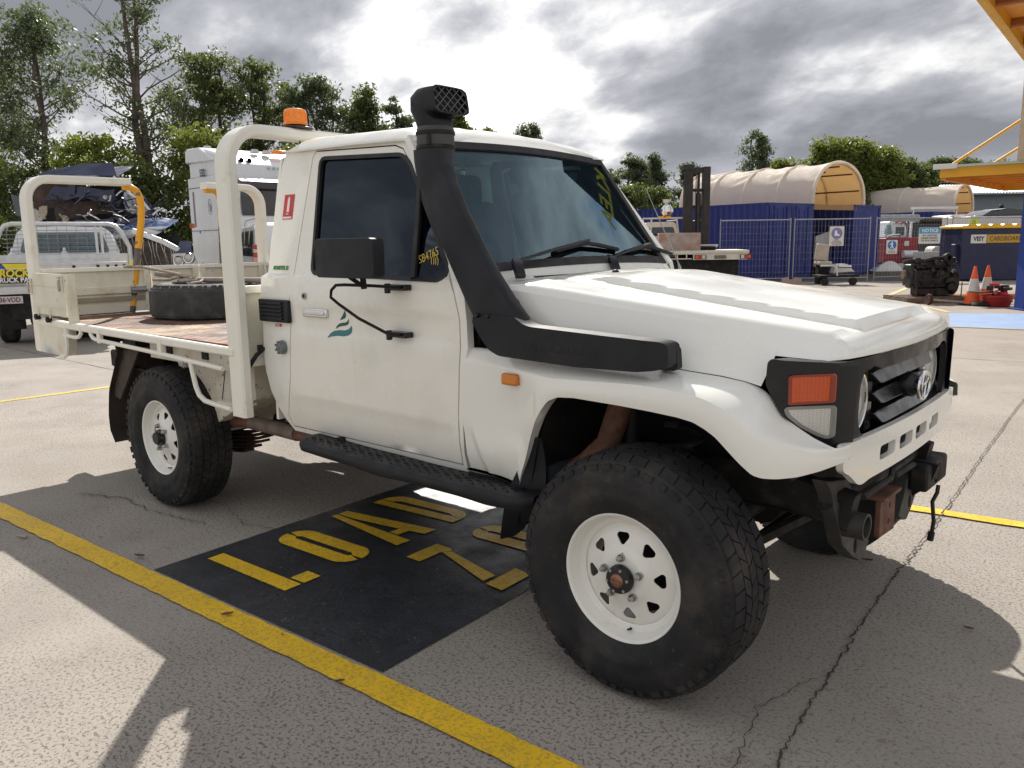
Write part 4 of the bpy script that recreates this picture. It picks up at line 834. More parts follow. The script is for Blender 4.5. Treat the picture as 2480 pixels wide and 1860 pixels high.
# ================================================================== TRAY
TY1 = 1.90   # far edge of the tray
def part(name, b, m, parent=truck, **kw): return ob(name, b, m, parent, **kw)
b = B(); b.b2(-4.96, -2.33, .03, TY1-.03, .985, 1.005); deck = part('tray_deck', b, RUSTY_DECK)
b = B()
for i in range(64):
    for j in range(44):
        x = -4.92+.040*i; y = .06+.0415*j
        if y > 1.84: continue
        a = R_(45 if (i+j) % 2 else -45); c, s = math.cos(a), math.sin(a); l, w = .013, .0045
        b.add([(x+c*l, y+s*l, 1.0052), (x-s*w, y+c*w, 1.0052), (x-c*l, y-s*l, 1.0052), (x+s*w, y-c*w, 1.0052), (x, y, 1.0066)], [(0, 1, 4), (1, 2, 4), (2, 3, 4), (3, 0, 4)])
part('deck_treads', b, RUSTY_DECK, deck, kind='stuff', ang=None)
b = B(); b.tube([(-5.0, .02, .995), (-2.31, .02, .972)], .03, rect=(.05, .045)); part('side_rail', b, TRAYP)
b = B(); b.tube([(-5.0, TY1-.02, .995), (-2.31, TY1-.02, .98)], .03, rect=(.05, .045)); part('side_rail', b, TRAYP)
for x in (-4.9, -4.45, -4.0, -3.55, -3.1, -2.7): part('cross_member', B().b2(x-.03, x+.03, .05, TY1-.05, .90, .975), BLKM)
# rope rail beneath the near edge
rr = B(); rr.tube([(-4.035, .0, .985), (-4.03, .0, .955), (-4.0, .0, .935), (-3.95, .0, .928), (-3.07, .0, .905), (-2.42, .0, .880)], .013, n=8); rope = part('rope_rail', rr, TRAYP)
for x, z in ((-3.90, .955), (-3.09, .94)): part('rope_rail_strut', B().b2(x-.022, x+.022, -.010, .012, z-.045, z+.04), TRAYP, rope)
rr = B(); rr.tube([(-4.42, .0, .925), (-4.30, .0, .920), (-4.225, .0, .928), (-4.185, .0, .955), (-4.19, .0, .99)], .013, n=8); rr.cyl((-4.42, 0, .925), (-4.47, 0, .925), .013, n=8); part('step_loop', rr, TRAYP)
rr = B(); rr.tube([(-2.755, .0, .885), (-2.745, 0, .84), (-2.72, .0, .76), (-2.69, .0, .715), (-2.63, .0, .690), (-2.51, .0, .682), (-2.37, .0, .676)], .014, n=8); part('step_hoop', rr, TRAYP)
# mounting box ahead of the rear wheel
b = B(); b.panel([(-3.17, .93), (-2.985, .435), (-2.885, .438), (-2.86, .49), (-2.60, .62), (-2.38, .70), (-2.38, .93)], [], lambda x, z: (x, .15, z), (0, .40, 0), g=.12); bx = part('under_tray_box', b, SPLAT, bevel=.006)
b = B(); b.panel([(-3.185, .925), (-3.01, .43), (-2.965, .43), (-3.13, .925)], [], lambda x, z: (x, .125, z), (0, .02, 0), g=.2); part('box_edge', b, TRAYP, bx)
part('box_seam', B().tube([(-2.66, .148, .87), (-2.735, .148, .63)], .003, rect=(.004, .004)), BLKV, bx)
b = B(); b.b2(-2.62, -2.38, .06, .15, .672, .684); part('box_step_plate', b, TRAYP, bx)
b = B(); b.b2(-3.35, -2.36, .06, .08, .86, .985); part('side_skirt', b, SPLAT)
# rear guard and flap
def gd(u, v):
    a = R_(178-100*u); return -3.30+.92*math.cos(a)*1.0, .13+.36*v, .27+.62*math.sin(a)
b = B(); b.grid(lambda u, v: (interp(u, [(0, -4.175), (.15, -4.235), (.3, -4.235), (.55, -4.19), (.8, -4.06), (1, -3.97)]), .14+.42*v, interp(u, [(0, .20), (.15, .28), (.3, .39), (.55, .56), (.8, .74), (1, .88)])), 14, 4)
c2_ = B(); c2_.v = [(x+.008, y, z) for x, y, z in b.v]; c2_.f = [tuple(reversed(f)) for f in b.f]; b.add(c2_.v, c2_.f); part('rear_mud_flap', b, mat('brown_black_rubber_flap', (.045, .032, .026), .7, var=.25, bump=.1))
b = B(); b.grid(lambda u, v: (-3.99+.92*u, .14+.42*v, .86+.035*math.sin(math.pi*u)-.02), 10, 3); part('rear_guard', b, MATS['brown_black_rubber_flap'])
b = B(); b.panel([(-3.985, .88), (-4.20, .52), (-4.10, .50), (-3.75, .86), (-3.16, .88), (-3.16, .95), (-3.95, .95)], [], lambda x, z: (x, .17, z), (0, .015, 0), g=.15); part('guard_inner_panel', b, MATS['brown_black_rubber_flap'])
b = B(); b.tube([(-4.20, .3, .66), (-4.28, .3, .66)], .02, n=8); part('guard_peg', b, BLKM); b = B(); b.tube([(-4.05, .15, .93), (-4.03, .16, .82), (-3.95, .2, .74), (-3.80, .25, .70)], .012, n=8); b.box((-4.05, .15, .90), (.05, .05, .05)); part('hanging_bracket', b, BLKM)
# headboard hoop
def hoop(y0, y1, z0, z1, x, r, rect, z0b=None, n=8):
    P = [(x, y0, z0)]
    for k in range(n+1): a = R_(180-90*k/n); P.append((x, y0+r+r*math.cos(a), z1-r+r*math.sin(a)))
    for k in range(n+1): a = R_(90-90*k/n); P.append((x, y1-r+r*math.cos(a), z1-r+r*math.sin(a)))
    P.append((x, y1, z0b if z0b is not None else z0)); b = B(); b.tube(P, .03, rect=rect, up=(1, 0, 0)); return b
h_ = hoop(.028, TY1-.028, .645, 2.055, -2.305, .17, (.055, .125)); part('headboard_hoop', h_, TRAYP)
part('headboard_panel', B().b2(-2.315, -2.30, .055, TY1-.055, .935, 1.27), TRAYD)
part('headboard_rail', B().b2(-2.335, -2.275, .055, TY1-.055, 1.265, 1.30), TRAYP)
part('headboard_foot', B().b2(-2.33, -2.28, .055, TY1-.055, .895, .945), TRAYP)
for y in (.55, 1.35): part('headboard_upright', B().b2(-2.33, -2.28, y-.03, y+.03, 1.30, 2.03), TRAYP)
b = B(); b.tube([(-2.27, .06, .90), (-2.25, .09, .955), (-2.24, .13, .985), (-2.20, .20, .985), (-2.17, .26, .98)], .011, n=8); b.box((-2.245, .11, .985), (.02, .02, .04)); part('fuel_hose', b, BLKP)
# rear goal posts: two halves, each ending in a chipped yellow leg
def half(y0, s):
    r = .15; P = [(-4.98, y0, .78)]
    for k in range(9): a = R_(180-90*k/8); P.append((-4.98, y0+s*(r+r*math.cos(a)), 1.985-r+r*math.sin(a)))
    P.append((-4.98, y0+s*.72, 1.988)); b = B(); b.tube(P, .03, rect=(.055, .11), up=(1, 0, 0)); o = part('rear_hoop', b, TRAYP)
    L = [(-4.98, y0+s*.68, 1.955), (-4.98, y0+s*.735, 1.952), (-4.98, y0+s*.775, 1.93), (-4.98, y0+s*.80, 1.88), (-4.98, y0+s*.805, 1.80), (-4.98, y0+s*.795, 1.70), (-4.975, y0+s*.655, 1.005)]
    b = B(); b.tube(L, .026, n=12); part('yellow_support_leg', b, YELP)
    lg = [Vector(q) for q in L]
    for t0, t1 in ((.30, .50), (.72, .83), (.93, 1.0)):
        a = lg[5].lerp(lg[6], t0); c = lg[5].lerp(lg[6], t1); b = B(); b.cyl(a, c, .0268, n=12); part('bare_grey_band', b, mat('worn_grey_band', (.10, .095, .09), .6, var=.3, dirt=[((.6, .3, .03), .62, .66, 20, .9)]), o)
half(.03, 1)
r = .15; y0 = TY1-.03; P_ = [(-4.98, y0, .78)]+[(-4.98, y0-(r+r*math.cos(R_(180-90*k/8))), 1.985-r+r*math.sin(R_(180-90*k/8))) for k in range(9)]+[(-4.98, 1.36, 1.988)]
b = B(); b.tube(P_, .03, rect=(.055, .11), up=(1, 0, 0)); fh_ = part('rear_hoop', b, TRAYP)
b = B(); b.tube([(-4.98, 1.37, 1.955), (-4.98, 1.45, 1.955), (-4.98, 1.485, 1.93), (-4.98, 1.50, 1.87), (-4.98, 1.495, 1.60), (-4.975, 1.465, 1.005)], .026, n=12); part('yellow_support_leg', b, YELP)
part('bare_grey_band', B().cyl((-4.98, 1.496, 1.66), (-4.977, 1.478, 1.30), .0268, n=12), MATS['worn_grey_band'], fh_)
# near side rear stub panel with latches, lower lamp box
b = B(); b.panel([(-4.945, 1.335), (-4.37, 1.330), (-4.395, 1.046), (-4.99, 1.052)], [], lambda x, z: (x, .000-.006*math.cos((z-1.19)*20)*0, z), (0, .02, 0), g=.2); stub = part('side_gate_stub', b, TRAYD, bevel=.004)
for z in (1.11, 1.255): b = B(); b.tube([(-4.96, -.002, z), (-4.40, -.002, z-.004)], .004, rect=(.012, .010)); part('pressed_rib', b, TRAYD, stub)
b = B(); b.b2(-4.36, -4.315, -.005, .05, 1.0, 1.333); part('gate_post', b, TRAYD, bevel=.004)
def latch(x, z):
    b = B(); b.b2(x-.03, x+.03, -.010, 0, z-.055, z+.055); o = part('gate_latch', b, TRAYD, stub, bevel=.002); b = B(); b.tube([(x, -.018, z+.03), (x+.006, -.022, z-.01), (x, -.018, z-.045)], .007, n=6); b.tube([(x-.02, -.015, z+.045), (x+.02, -.015, z+.045)], .006, n=6); part('latch_hook', b, STEEL, o)
latch(-4.425, 1.265); latch(-4.99, 1.24)
b = B(); b.panel(rpoly([(-5.035, 1.035), (-4.40, 1.002), (-4.415, .84), (-4.445, .795), (-4.50, .775), (-5.04, .778)], .03), [], lambda x, z: (x, .004, z), (0, .05, 0), g=.2); lb = part('rear_lower_panel', b, TRAYD, bevel=.006)
b = B(); b.tube([(-4.43, .0, 1.0), (-4.425, 0, .86), (-4.45, 0, .80), (-4.51, .0, .775), (-4.56, 0, .773)], .016, n=8); part('panel_tube_edge', b, TRAYP, lb)
for x, z in ((-4.883, 1.030), (-4.675, 1.020)):
    b = B(); b.lathe([(.008, -.03), (.021, -.03), (.021, .0), (.008, 0)], (x, 0, z), 'Y', 14); part('hinge_knuckle', b, BLKM, lb); b = B(); b.tube([(x+.02, -.012, z+.01), (x+.018, -.012, z+.07)], .005, n=6); part('hinge_strap', b, TRAYD, lb)
# tailgate in three sections and the far side gate
def gate(y0, y1, nm='tailgate'):
    b = B(); b.b2(-4.975, -4.962, y0, y1, 1.015, 1.335); o = part(nm, b, TRAYD, bevel=.002)
    part('gate_top_rail', B().b2(-4.985, -4.94, y0-.004, y1+.004, 1.330, 1.358), TRAYP, o); part('gate_rib', B().b2(-4.963, -4.945, y0+.05, y1-.02, 1.155, 1.215), TRAYD, o, bevel=.006)
    part('gate_shelf', B().b2(-4.963, -4.95, y0+.05, y1-.02, 1.10, 1.135), mat('dull_brown_strip', (.30, .27, .21), .7, var=.1), o)  # low strip along the gate in a darker brown than the panel
    for y in (y0+.022, y1-.022): part('gate_stile', B().b2(-4.965, -4.935, y-.022, y+.022, 1.015, 1.34), TRAYD, o, bevel=.003)
    return o
gate(.06, .835); gate(.855, 1.235); gate(1.255, 1.84)
b = B(); b.tube([(-4.935, .68, 1.18), (-4.93, .80, 1.175)], .012, n=10); b.box((-4.94, .74, 1.18), (.012, .12, .05)); b.cyl((-4.93, .79, 1.175), (-4.90, .79, 1.175), .009); part('hinge_bar', b, STEEL)
b = B(); b.b2(-4.92, -2.36, TY1-.035, TY1-.02, 1.015, 1.335); fg = part('far_side_gate', b, TRAYD); part('gate_top_rail', B().b2(-4.92, -2.36, TY1-.05, TY1-.01, 1.330, 1.358), TRAYP, fg)
for z in (1.12, 1.22): part('gate_rib', B().b2(-4.9, -2.4, TY1-.045, TY1-.03, z-.02, z+.02), TRAYD, fg)
b = B(); b.b2(-5.03, -4.965, .05, 1.85, .92, 1.0); part('rear_beam', b, TRAYD)
for y in (.35, 1.55): part('tail_lamp', B().b2(-5.055, -5.031, y-.15, y+.15, .925, .99), REDL, bevel=.004)
# ================================================================== WHEELS (outward = -Y)
def tyre_mesh(Rt=.4125, w=.262, rim=.214, name='tyre', m=RUBB, nb=46):
    b = B(); y = lambda t: -.018+t*w/.262
    prof = [(rim-.004, y(.030)), (rim, y(.022)), (rim+.008, y(.016)), (rim+.018, y(.010)), (.262, y(.000)), (.268, y(-.003)), (.290, y(-.006)), (.296, y(-.004)), (.320, y(-.008)), (.345, y(-.007)), (.350, y(-.004)), (.366, y(0)), (.382, y(.008)), (.394, y(.020)), (Rt-.0085, y(.042)), (Rt-.006, y(.09)), (Rt-.0055, y(.13)), (Rt-.006, y(.18)), (Rt-.0085, y(.226)), (.394, y(.248)), (.366, y(.265)), (.320, y(.272)), (.270, y(.268)), (rim, y(.245))]
    k = Rt/.4125; b.lathe([(r if r < rim+.03 else r*k, h) for r, h in prof], n=96)
    def blk(a0, a1, y0, y1, r0, r1, sk=0.0, side=False):
        vs = []
        for r in (r0, r1):
            for yy, sh in ((y0, -sk), (y1, sk)):
                for a in (a0, a1):
                    rr_ = r
                    if side and yy == y0: rr_ = r-.011
                    aa = a+sh; vs.append((rr_*math.cos(aa), yy, rr_*math.sin(aa)))
        b.add(vs, [(0, 1, 3, 2), (4, 6, 7, 5), (0, 4, 5, 1), (2, 3, 7, 6), (0, 2, 6, 4), (1, 5, 7, 3)])
    rs = random.Random(3)
    for i in range(nb):
        p = 2*math.pi/nb; a = i*p
        for ry, (y0, y1, sk, off, side_) in enumerate(((.020, .060, .012, 0, True), (.066, .104, -.03, .5, False), (.110, .148, .03, .15, False), (.154, .192, -.03, .6, False), (.198, .240, .012, .1, False))):
            aa = a+off*p; g = p*.09; blk(aa+g, aa+p-g*.3, y(y0), y(y1), Rt-.018, Rt+rs.uniform(-.0006, .0006), sk, side_)
        blk(a+p*.1, a+p*(.78 if i % 2 else .5), y(-.002), y(.028), .368*k, .3865*k)
    return b.mesh(name, m, ang=30)
TYRE = tyre_mesh()
def rim_meshes():
    lp = [(.2140, .030), (.2195, .022), (.2206, .012), (.2206, .002), (.2175, -.002), (.2120, -.001), (.2085, .004), (.2065, .012), (.2045, .022), (.1985, .030), (.1960, .040), (.1945, .044), (.1900, .047), (.1840, .047), (.1790, .050), (.1765, .052), (.1730, .053)]
    b = B(); b.lathe(lp, n=80); b.lathe([(.176, .056), (.19, .08), (.20, .20), (.215, .235)], n=48)
    lip = b.mesh('wheel', RIMW, 45)
    holes = []
    for k in range(8):
        a = 2*math.pi*k/8+.10; tri = [(.147, -.019), (.147, .019), (.136, .026), (.107, .006), (.107, -.004), (.133, -.026)]
        holes.append([(r*math.cos(a)-t*math.sin(a), r*math.sin(a)+t*math.cos(a)) for r, t in rpoly(tri, .008, 2)])
    def dish(x, z):
        r = math.hypot(x, z); y = interp(r, [(0, .012), (.080, .012), (.086, .016), (.094, .025), (.125, .031), (.152, .040), (.160, .044), (.168, .053), (.175, .055)]); return (x, y, z)
    b = B(); b.panel([(.174*math.cos(2*math.pi*k/64), .174*math.sin(2*math.pi*k/64)) for k in range(64)], holes, dish, (0, .004, 0), g=.013); disc = b.mesh('wheel_disc', RIMW, 50)
    return lip, disc
RIM, DISC = rim_meshes()
hb_ = B(); hb_.lathe([(0, -.022), (.030, -.022), (.040, -.018), (.043, -.006), (.043, .004), (.036, .008), (.038, .020), (.046, .026), (.047, .05)], n=24); hb_.v = [(x*1.12, y*1.0, z*1.12) for x, y, z in hb_.v]; HUBF = hb_.mesh('hub', mat('black_cast_hub', (.020, .020, .022), .5, .2, var=.3, bump=.3, bscale=120), 40)
hb_ = B(); hb_.lathe([(0, -.028), (.012, -.029), (.021, -.027), (.0235, -.024), (.0235, -.015)], n=22); hb_.box((0, -.032, 0), (.036, .006, .006)); CAPF = hb_.mesh('hub_dial', COPP, 40)
hb_ = B(); hb_.lathe([(0, -.028), (.034, -.028), (.036, -.024), (.036, -.008), (.048, -.006), (.049, .004), (.044, .008), (.046, .05)], n=24); HUBR = hb_.mesh('hub', MATS['black_cast_hub'], 40)
hb_ = B(); hb_.lathe([(0, -.030), (.008, -.029), (.0105, -.024), (.0105, -.012)], n=6); hb_.lathe([(.0125, -.014), (.0125, 0), (.015, .002)], n=12); NUT = hb_.mesh('wheel_nut', STEEL, 35)
hb_ = B(); hb_.lathe([(0, -.006), (.005, -.006), (.005, 0)], n=6); BOLT = hb_.mesh('hub_bolt', STEEL, 35)
hb_ = B(); hb_.tube([(0, .036, 0), (0, .010, 0), (0, -.004, .004)], [.006, .004, .0035], n=8); VALV = hb_.mesh('valve', GASK, 35)
DRUM = B().lathe([(0, .10), (.145, .10), (.15, .12), (.15, .20), (0, .20)], n=32).mesh('brake_drum', BLKM, 40)
def wheel(loc, front, flip=False, steer=0.0, phase=0.0):
    w = link('wheel', RIM, truck, world=True, loc=loc, rz=(math.pi if flip else 0)+steer)
    for nm, me in (('tyre', TYRE), ('wheel_disc', DISC), ('brake_drum', DRUM)):
        o = link(nm, me, w, world=False); 
        if nm == 'wheel_disc': o.rotation_euler = (0, phase, 0)
    link('hub', HUBF if front else HUBR, w, world=False)
    if front: link('hub_dial', CAPF, w, world=False)
    for k in range(5):
        a = 2*math.pi*k/5+.35+phase; o = link('wheel_nut', NUT, w, world=False); o.location = (.070*math.cos(a), .014, .070*math.sin(a))
    for k in range(6):
        a = 2*math.pi*k/6+.2; o = link('hub_bolt', BOLT, w, world=False); o.location = (.0385*math.cos(a), (-.019 if front else -.004), .0385*math.sin(a))
    o = link('valve', VALV, w, world=False); o.location = (.188*math.cos(-1.5), .03, .188*math.sin(-1.5))
    return w
wheel((0, 0, .4085), True, steer=.019); wheel((-3.18, -.009, .4085), False, phase=.3)
wheel((0, 2*YC, .4085), True, flip=True); wheel((-3.18, 2*YC+.009, .4085), False, flip=True)
# ================================================================== LOAD AND ROOF BEACON
sp = link('spare_tyre', tyre_mesh(.425, .235, name='spare_tyre', m=RUBW, nb=52), None, loc=(-4.10, .90, 1.006+.215)); sp.rotation_euler = (R_(-90), 0, .3)
tag(sp, 'large dusty spare tyre lying flat on the rusty tray of the cream truck', 'spare tyre')
b = B(); b.tube([(-4.75, .80, 1.30), (-4.2, .86, 1.262), (-3.75, .99, 1.262), (-2.9, 1.15, 1.27), (-2.45, 1.2, 1.27)], .019, n=10); tag(ob('dusty_pole', b, mat('dusty_grey_brown_pole', (.30, .25, .22), .7, var=.2)), 'dusty metal pole laid across the top of the spare tyre', 'pole')
b = B(); pr = random.Random(5)
b.tube([(-4.85, .60, 1.36), (-4.80, .72, 1.352), (-4.55, .80, 1.315), (-4.33, .84, 1.285), (-4.22, .80, 1.27), (-4.28, .73, 1.262), (-4.38, .78, 1.272), (-4.30, .88, 1.275), (-4.18, .88, 1.268), (-4.10, .80, 1.25), (-4.05, .70, 1.245)], .011, n=8)
b.tube([(-4.60, .70, 1.262), (-4.45, .74, 1.262), (-4.35, .80, 1.29), (-4.27, .86, 1.262), (-4.15, .80, 1.262), (-4.2, .70, 1.258)], .011, n=8)
tag(ob('knotted_rope', b, mat('dirty_beige_rope', (.34, .29, .23), .85, var=.3, scale=60, bump=.5, bscale=200)), 'dirty beige rope knotted round the pole on the spare tyre', 'rope')
bc = thing('amber_beacon', (-2.305, .44, 2.085), 'round amber warning beacon on the headboard hoop behind the cab roof', 'beacon')
b = B(); b.lathe([(0, .0), (.088, .0), (.090, .006), (.060, .016), (.055, .022), (0, .022)], axis='Z', n=32); ob('beacon_base', b, BLKG, bc, world=False)
b = B(); b.lathe([(.062, .020), (.063, .030), (.058, .034), (.057, .085), (.052, .097), (.040, .101), (0, .102)], axis='Z', n=36); ob('beacon_lens', b, ORNG, bc, world=False)
b = B()
for k in range(36): a = 2*math.pi*k/36; b.box((.0575*math.cos(a), .0575*math.sin(a), .060), (.003, .003, .046), rot=a)
ob('lens_ribs', b, ORNG, bc, world=False, kind='stuff'); b = B(); b.cyl((0, .02, -.10), (0, .02, .0), .005); b.box((0, 0, -.004), (.05, .03, .008)); ob('beacon_cable', b, BLKG, bc, world=False)
# ================================================================== BACKGROUND THINGS (local axes: x right, y away, z up)
def T(name, u, v, label, cat, rot=0.0, group=None): return thing(name, tuple(Y(u, v)), label, cat, rz=YRZ+rot, group=group)
def P(name, b, m, parent, ang=33, bevel=0, **kw): return ob(name, b, m, parent, world=False, ang=ang, bevel=bevel, **kw)
def bx(*a): return B().b2(*a)
def txt(name, s, size, x, y, z, m, parent, sx=1, bold=0.0, rx=(1, 0, 0), up=(0, 0, 1), align='CENTER', **kw): return text(name, s, size, frame((x, y, z), rx, up), m, parent, world=False, sx=sx, bold=bold, align=align, **kw)
DGLASS = mat('dark_vehicle_glass', (.012, .016, .022), .05, var=.1, spec=.8); LGLASS = glassmat('pale_green_glass', (.42, .58, .55), .08)
NAVY = mat('navy_truck_paint', (.006, .013, .062), .16, var=.15, scale=3, coat=.7); NAVYD = mat('dull_navy_metal', (.012, .017, .045), .4, var=.3, scale=5)
BLUEC = mat('blue_container_paint', (.012, .022, .17), .45, var=.12, scale=1.2, dirt=[((.10, .14, .30), .58, .72, 5, .5), ((.05, .04, .06), .62, .7, 9, .6)])
CANV = mat('cream_shelter_canvas', (.84, .775, .71), .8, var=.04, scale=2); CANVI = mat('tan_canvas_inside', (.60, .42, .22), .85, var=.06, scale=2)
def translucent(m, col, fac):
    nt = m.node_tree; o = nt.nodes['Material Output']; t = nt.nodes.new('ShaderNodeBsdfTranslucent'); t.inputs[0].default_value = col+(1,); x = nt.nodes.new('ShaderNodeMixShader'); x.inputs[0].default_value = fac
    nt.links.new(nt.nodes['Principled BSDF'].outputs[0], x.inputs[1]); nt.links.new(t.outputs[0], x.inputs[2]); nt.links.new(x.outputs[0], o.inputs[0])
translucent(CANV, (.85, .76, .62), .42); translucent(CANVI, (.80, .58, .30), .55)
MAROON = mat('maroon_paint', (.14, .012, .03), .35, coat=.3); GALV = mat('galvanised_fence_steel', (.30, .31, .33), .5, .5, var=.1)
def shadeless_wheels(parent, pts, r=.36, w=.24, hubm=None, axis='X'):
    for x, y in pts:
        b = B(); pr = [(0, -w*.35), (r*.5, -w*.35), (r*.55, -w*.45), (r*.9, -w*.5), (r, -w*.35), (r, w*.35), (r*.9, w*.5), (r*.5, w*.4), (0, w*.4)]
        b.lathe(pr, (x, y, r) if axis == 'Y' else (x, y, r), axis, 28); 
        if axis == 'X': b.v = [(vx_, vy, vz) for vx_, vy, vz in b.v]
        o = P('wheel', b, RUBB, parent, ang=40); b = B(); b.lathe([(0, -w*.37), (r*.48, -w*.37), (r*.52, -w*.47)], (x, y, r), axis, 20); P('wheel_rim', b, hubm or ALU, o)
# ---- white tray ute, seen from behind, left edge of the picture
ut = T('white_tray_ute', -7.05, 12.9, 'white tray ute seen from behind at the left, sign board on its tailgate', 'ute', rot=R_(24))
P('tray_floor', bx(-.97, .95, 0, 2.1, .93, 1.0), ALU, ut); tg = P('tailgate', bx(-.97, .94, -.03, 0, .97, 1.285), ALU, ut, bevel=.004)
for z in (1.02, 1.10, 1.18, 1.25): P('gate_rib', bx(-.97, .94, -.040, -.03, z, z+.02), ALU, tg)
for x in (.18, .52, .66, .78, .90): P('gate_clip', bx(x-.02, x+.02, -.06, -.035, 1.17, 1.24), BLKM, tg)
sg = P('sign_board', bx(-1.15, -.36, -.062, -.045, .985, 1.295), BLKV, ut)
P('blue_band', B().add([(-1.15, -.0635, 1.20), (-.74, -.0635, 1.20), (-.80, -.0635, 1.285), (-1.15, -.0635, 1.285)], [(0, 1, 2, 3)]), mat('sign_blue', (.01, .06, .35), .4), sg, ang=None)
P('yellow_band', B().add([(-.73, -.0635, 1.20), (-.37, -.0635, 1.20), (-.37, -.0635, 1.285), (-.79, -.0635, 1.285)], [(0, 1, 2, 3)]), mat('sign_yellow', (.75, .62, .02), .4), sg, ang=None)
txt('web_lettering', 'www.rockleatruckparts', .048, -.86, -.066, 1.207, WHV, sg, sx=.9, align='LEFT'); txt('rock_lettering', 'ROCKLEA', .155, -.84, -.066, 1.135, MATS['sign_yellow'], sg, sx=.92, bold=.006, shear=.15, align='LEFT')
txt('truck_lettering', 'TRUCK PARTS', .105, -.90, -.066, 1.035, WHV, sg, sx=.9, bold=.003, align='LEFT')
txt('phone_lettering', '3271 6996', .075, .0, -.045, 1.165, BLKV, ut, sx=.9, bold=.002); txt('small_lettering', 'o.au', .06, -.31, -.045, 1.17, BLKV, ut)
P('rear_beam', bx(-.97, .94, .0, .1, .82, .96), ALU, ut); P('under_body', bx(-.75, .75, .05, 4.0, .42, .82), BLKM, ut)
npl = P('number_plate', bx(-.95, -.565, -.03, -.02, .675, .79), mat('pale_number_plate', (.55, .50, .50), .5), ut, bevel=.006); txt('plate_lettering', '836·VDD', .098, -.76, -.032, .733, mat('maroon_print', (.10, .02, .04), .5), npl, sx=.86, bold=.002)
P('mud_guard', bx(-.95, -.6, .3, .33, .25, .8), BLKM, ut)
shadeless_wheels(ut, ((-.90, .85), (.80, .85), (-.82, 4.0), (.80, 4.0)), .35, .24)
# ladder rack hoop, mesh, headboard
b = B(); b.tube([(-.99, .75, 1.0), (-.985, .75, 1.50), (-.86, .75, 1.80), (-.80, .75, 1.875), (-.70, .75, 1.905), (.70, .75, 1.895), (.80, .75, 1.865), (.86, .75, 1.79), (.99, .75, 1.52), (.99, .75, 1.0)], .036, n=10); rk = P('rack_hoop', b, ALU, ut)
P('headboard', bx(-.93, .95, .77, .80, 1.0, 1.41), ALU, ut)
for z in (1.06, 1.16, 1.26, 1.33): P('headboard_rib', bx(-.93, .95, .755, .77, z, z+.02), ALU, rk)
for x in (.50, .58): P('rack_upright', bx(x-.02, x+.02, .75, .78, 1.40, 1.90), ALU, rk)
b = B()
for k in range(12): b.cyl((-.80+.145*k, .80, 1.42), (-.78+.142*k, .80, 1.86), .0035, n=4)
for k in range(6): b.cyl((-.86, .80, 1.47+.066*k), (.86, .80, 1.47+.066*k), .0045, n=4)
P('rack_mesh', b, GALV, rk, kind='stuff')
b = B(); b.panel([(-.80, .95), (.82, .95), (.80, 1.45), (.70, 1.76), (.60, 1.85), (0, 1.875), (-.58, 1.86), (-.68, 1.76), (-.78, 1.45)], [rpoly([(-.66, 1.44), (.68, 1.43), (.58, 1.77), (-.56, 1.775)], .06)], lambda x, z: (x, 1.0+.12*max(0, z-1.4), z), (0, 1.5, 0), g=.3); P('cab', b, WHITE, ut, bevel=.03)
b = B(); b.add([(-.67, 1.02, 1.43), (.69, 1.02, 1.43), (.60, 1.06, 1.78), (-.58, 1.06, 1.78)], [(0, 1, 2, 3)]); P('rear_window', b, LGLASS, ut, ang=None)
b = B(); b.b2(-.5, -.15, 1.25, 1.35, 1.2, 1.66); P('driver_seat', b, SEATM, ut, bevel=.08); b = B(); b.b2(.12, .48, 1.25, 1.35, 1.2, 1.66); P('passenger_seat', b, SEATM, ut, bevel=.08)
b = B(); b.tube([(.93, .78, 1.42), (.90, .9, 1.40), (1.0, .95, 1.38)], .01); P('mirror_stalk', b, BLKM, ut); P('wing_mirror', bx(.98, 1.16, 2.1, 2.16, 1.30, 1.45), BLKP, ut, bevel=.03)
P('bonnet', bx(-.78, .80, 2.5, 3.8, .8, 1.15), WHITE, ut, bevel=.08)
for x in (-.75, .0): P('white_cone', B().lathe([(.075, 0), (.03, .05), (.018, .11), (0, .115)], (x, .9, 1.41), 'Z', 12), WHITE, ut)
b = B(); b.box((1.03, .1, 1.20), (.13, .02, .16), tilt=Matrix.Rotation(R_(25), 3, 'Y')); P('hazard_marker', b, MATS['sign_yellow'], ut)
# ---- wrecked navy prime mover cab
wk = T('wrecked_truck', -7.9, 16.6, 'crushed navy blue prime mover wreck with buckled roof and chrome grille', 'wrecked truck')
wr = random.Random(11)
def crumple(f, amp, fr, seed, nu=26, nv=14, th=.02):
    b = B(); off = Vector((seed*3.1, seed*1.7, 0))
    def g(u, v):
        p = Vector(f(u, v)); n = mnoise.noise_vector(p*fr+off)*amp+mnoise.noise_vector(p*fr*2.7+off)*amp*.45; return tuple(p+n)
    b.grid(g, nu, nv); c = B(); c.v = [(x, y+th, z-th*.3) for x, y, z in b.v]; c.f = [tuple(reversed(q)) for q in b.f]; b.add(c.v, c.f); return b
def quad(a, b_, c, d): 
    a, b_, c, d = map(Vector, (a, b_, c, d)); return lambda u, v: a.lerp(b_, u).lerp(d.lerp(c, u), v)
P('roof_panel', crumple(quad((-1.85, .3, 2.92), (.08, .2, 2.90), (.0, 1.0, 3.22), (-1.05, 1.1, 3.14)), .06, 1.6, 1), NAVY, wk, ang=25)
P('roof_fin', crumple(quad((-1.6, .2, 2.98), (.02, .2, 2.93), (-.08, .3, 3.22), (-1.2, .35, 3.13)), .03, 1.8, 2, 20, 5), NAVY, wk, ang=25)
P('torn_blue_panel', crumple(quad((-1.45, .15, 2.44), (.05, .0, 2.46), (.05, .15, 2.70), (-1.25, .25, 2.72)), .07, 2.2, 3), NAVYD, wk, ang=20)
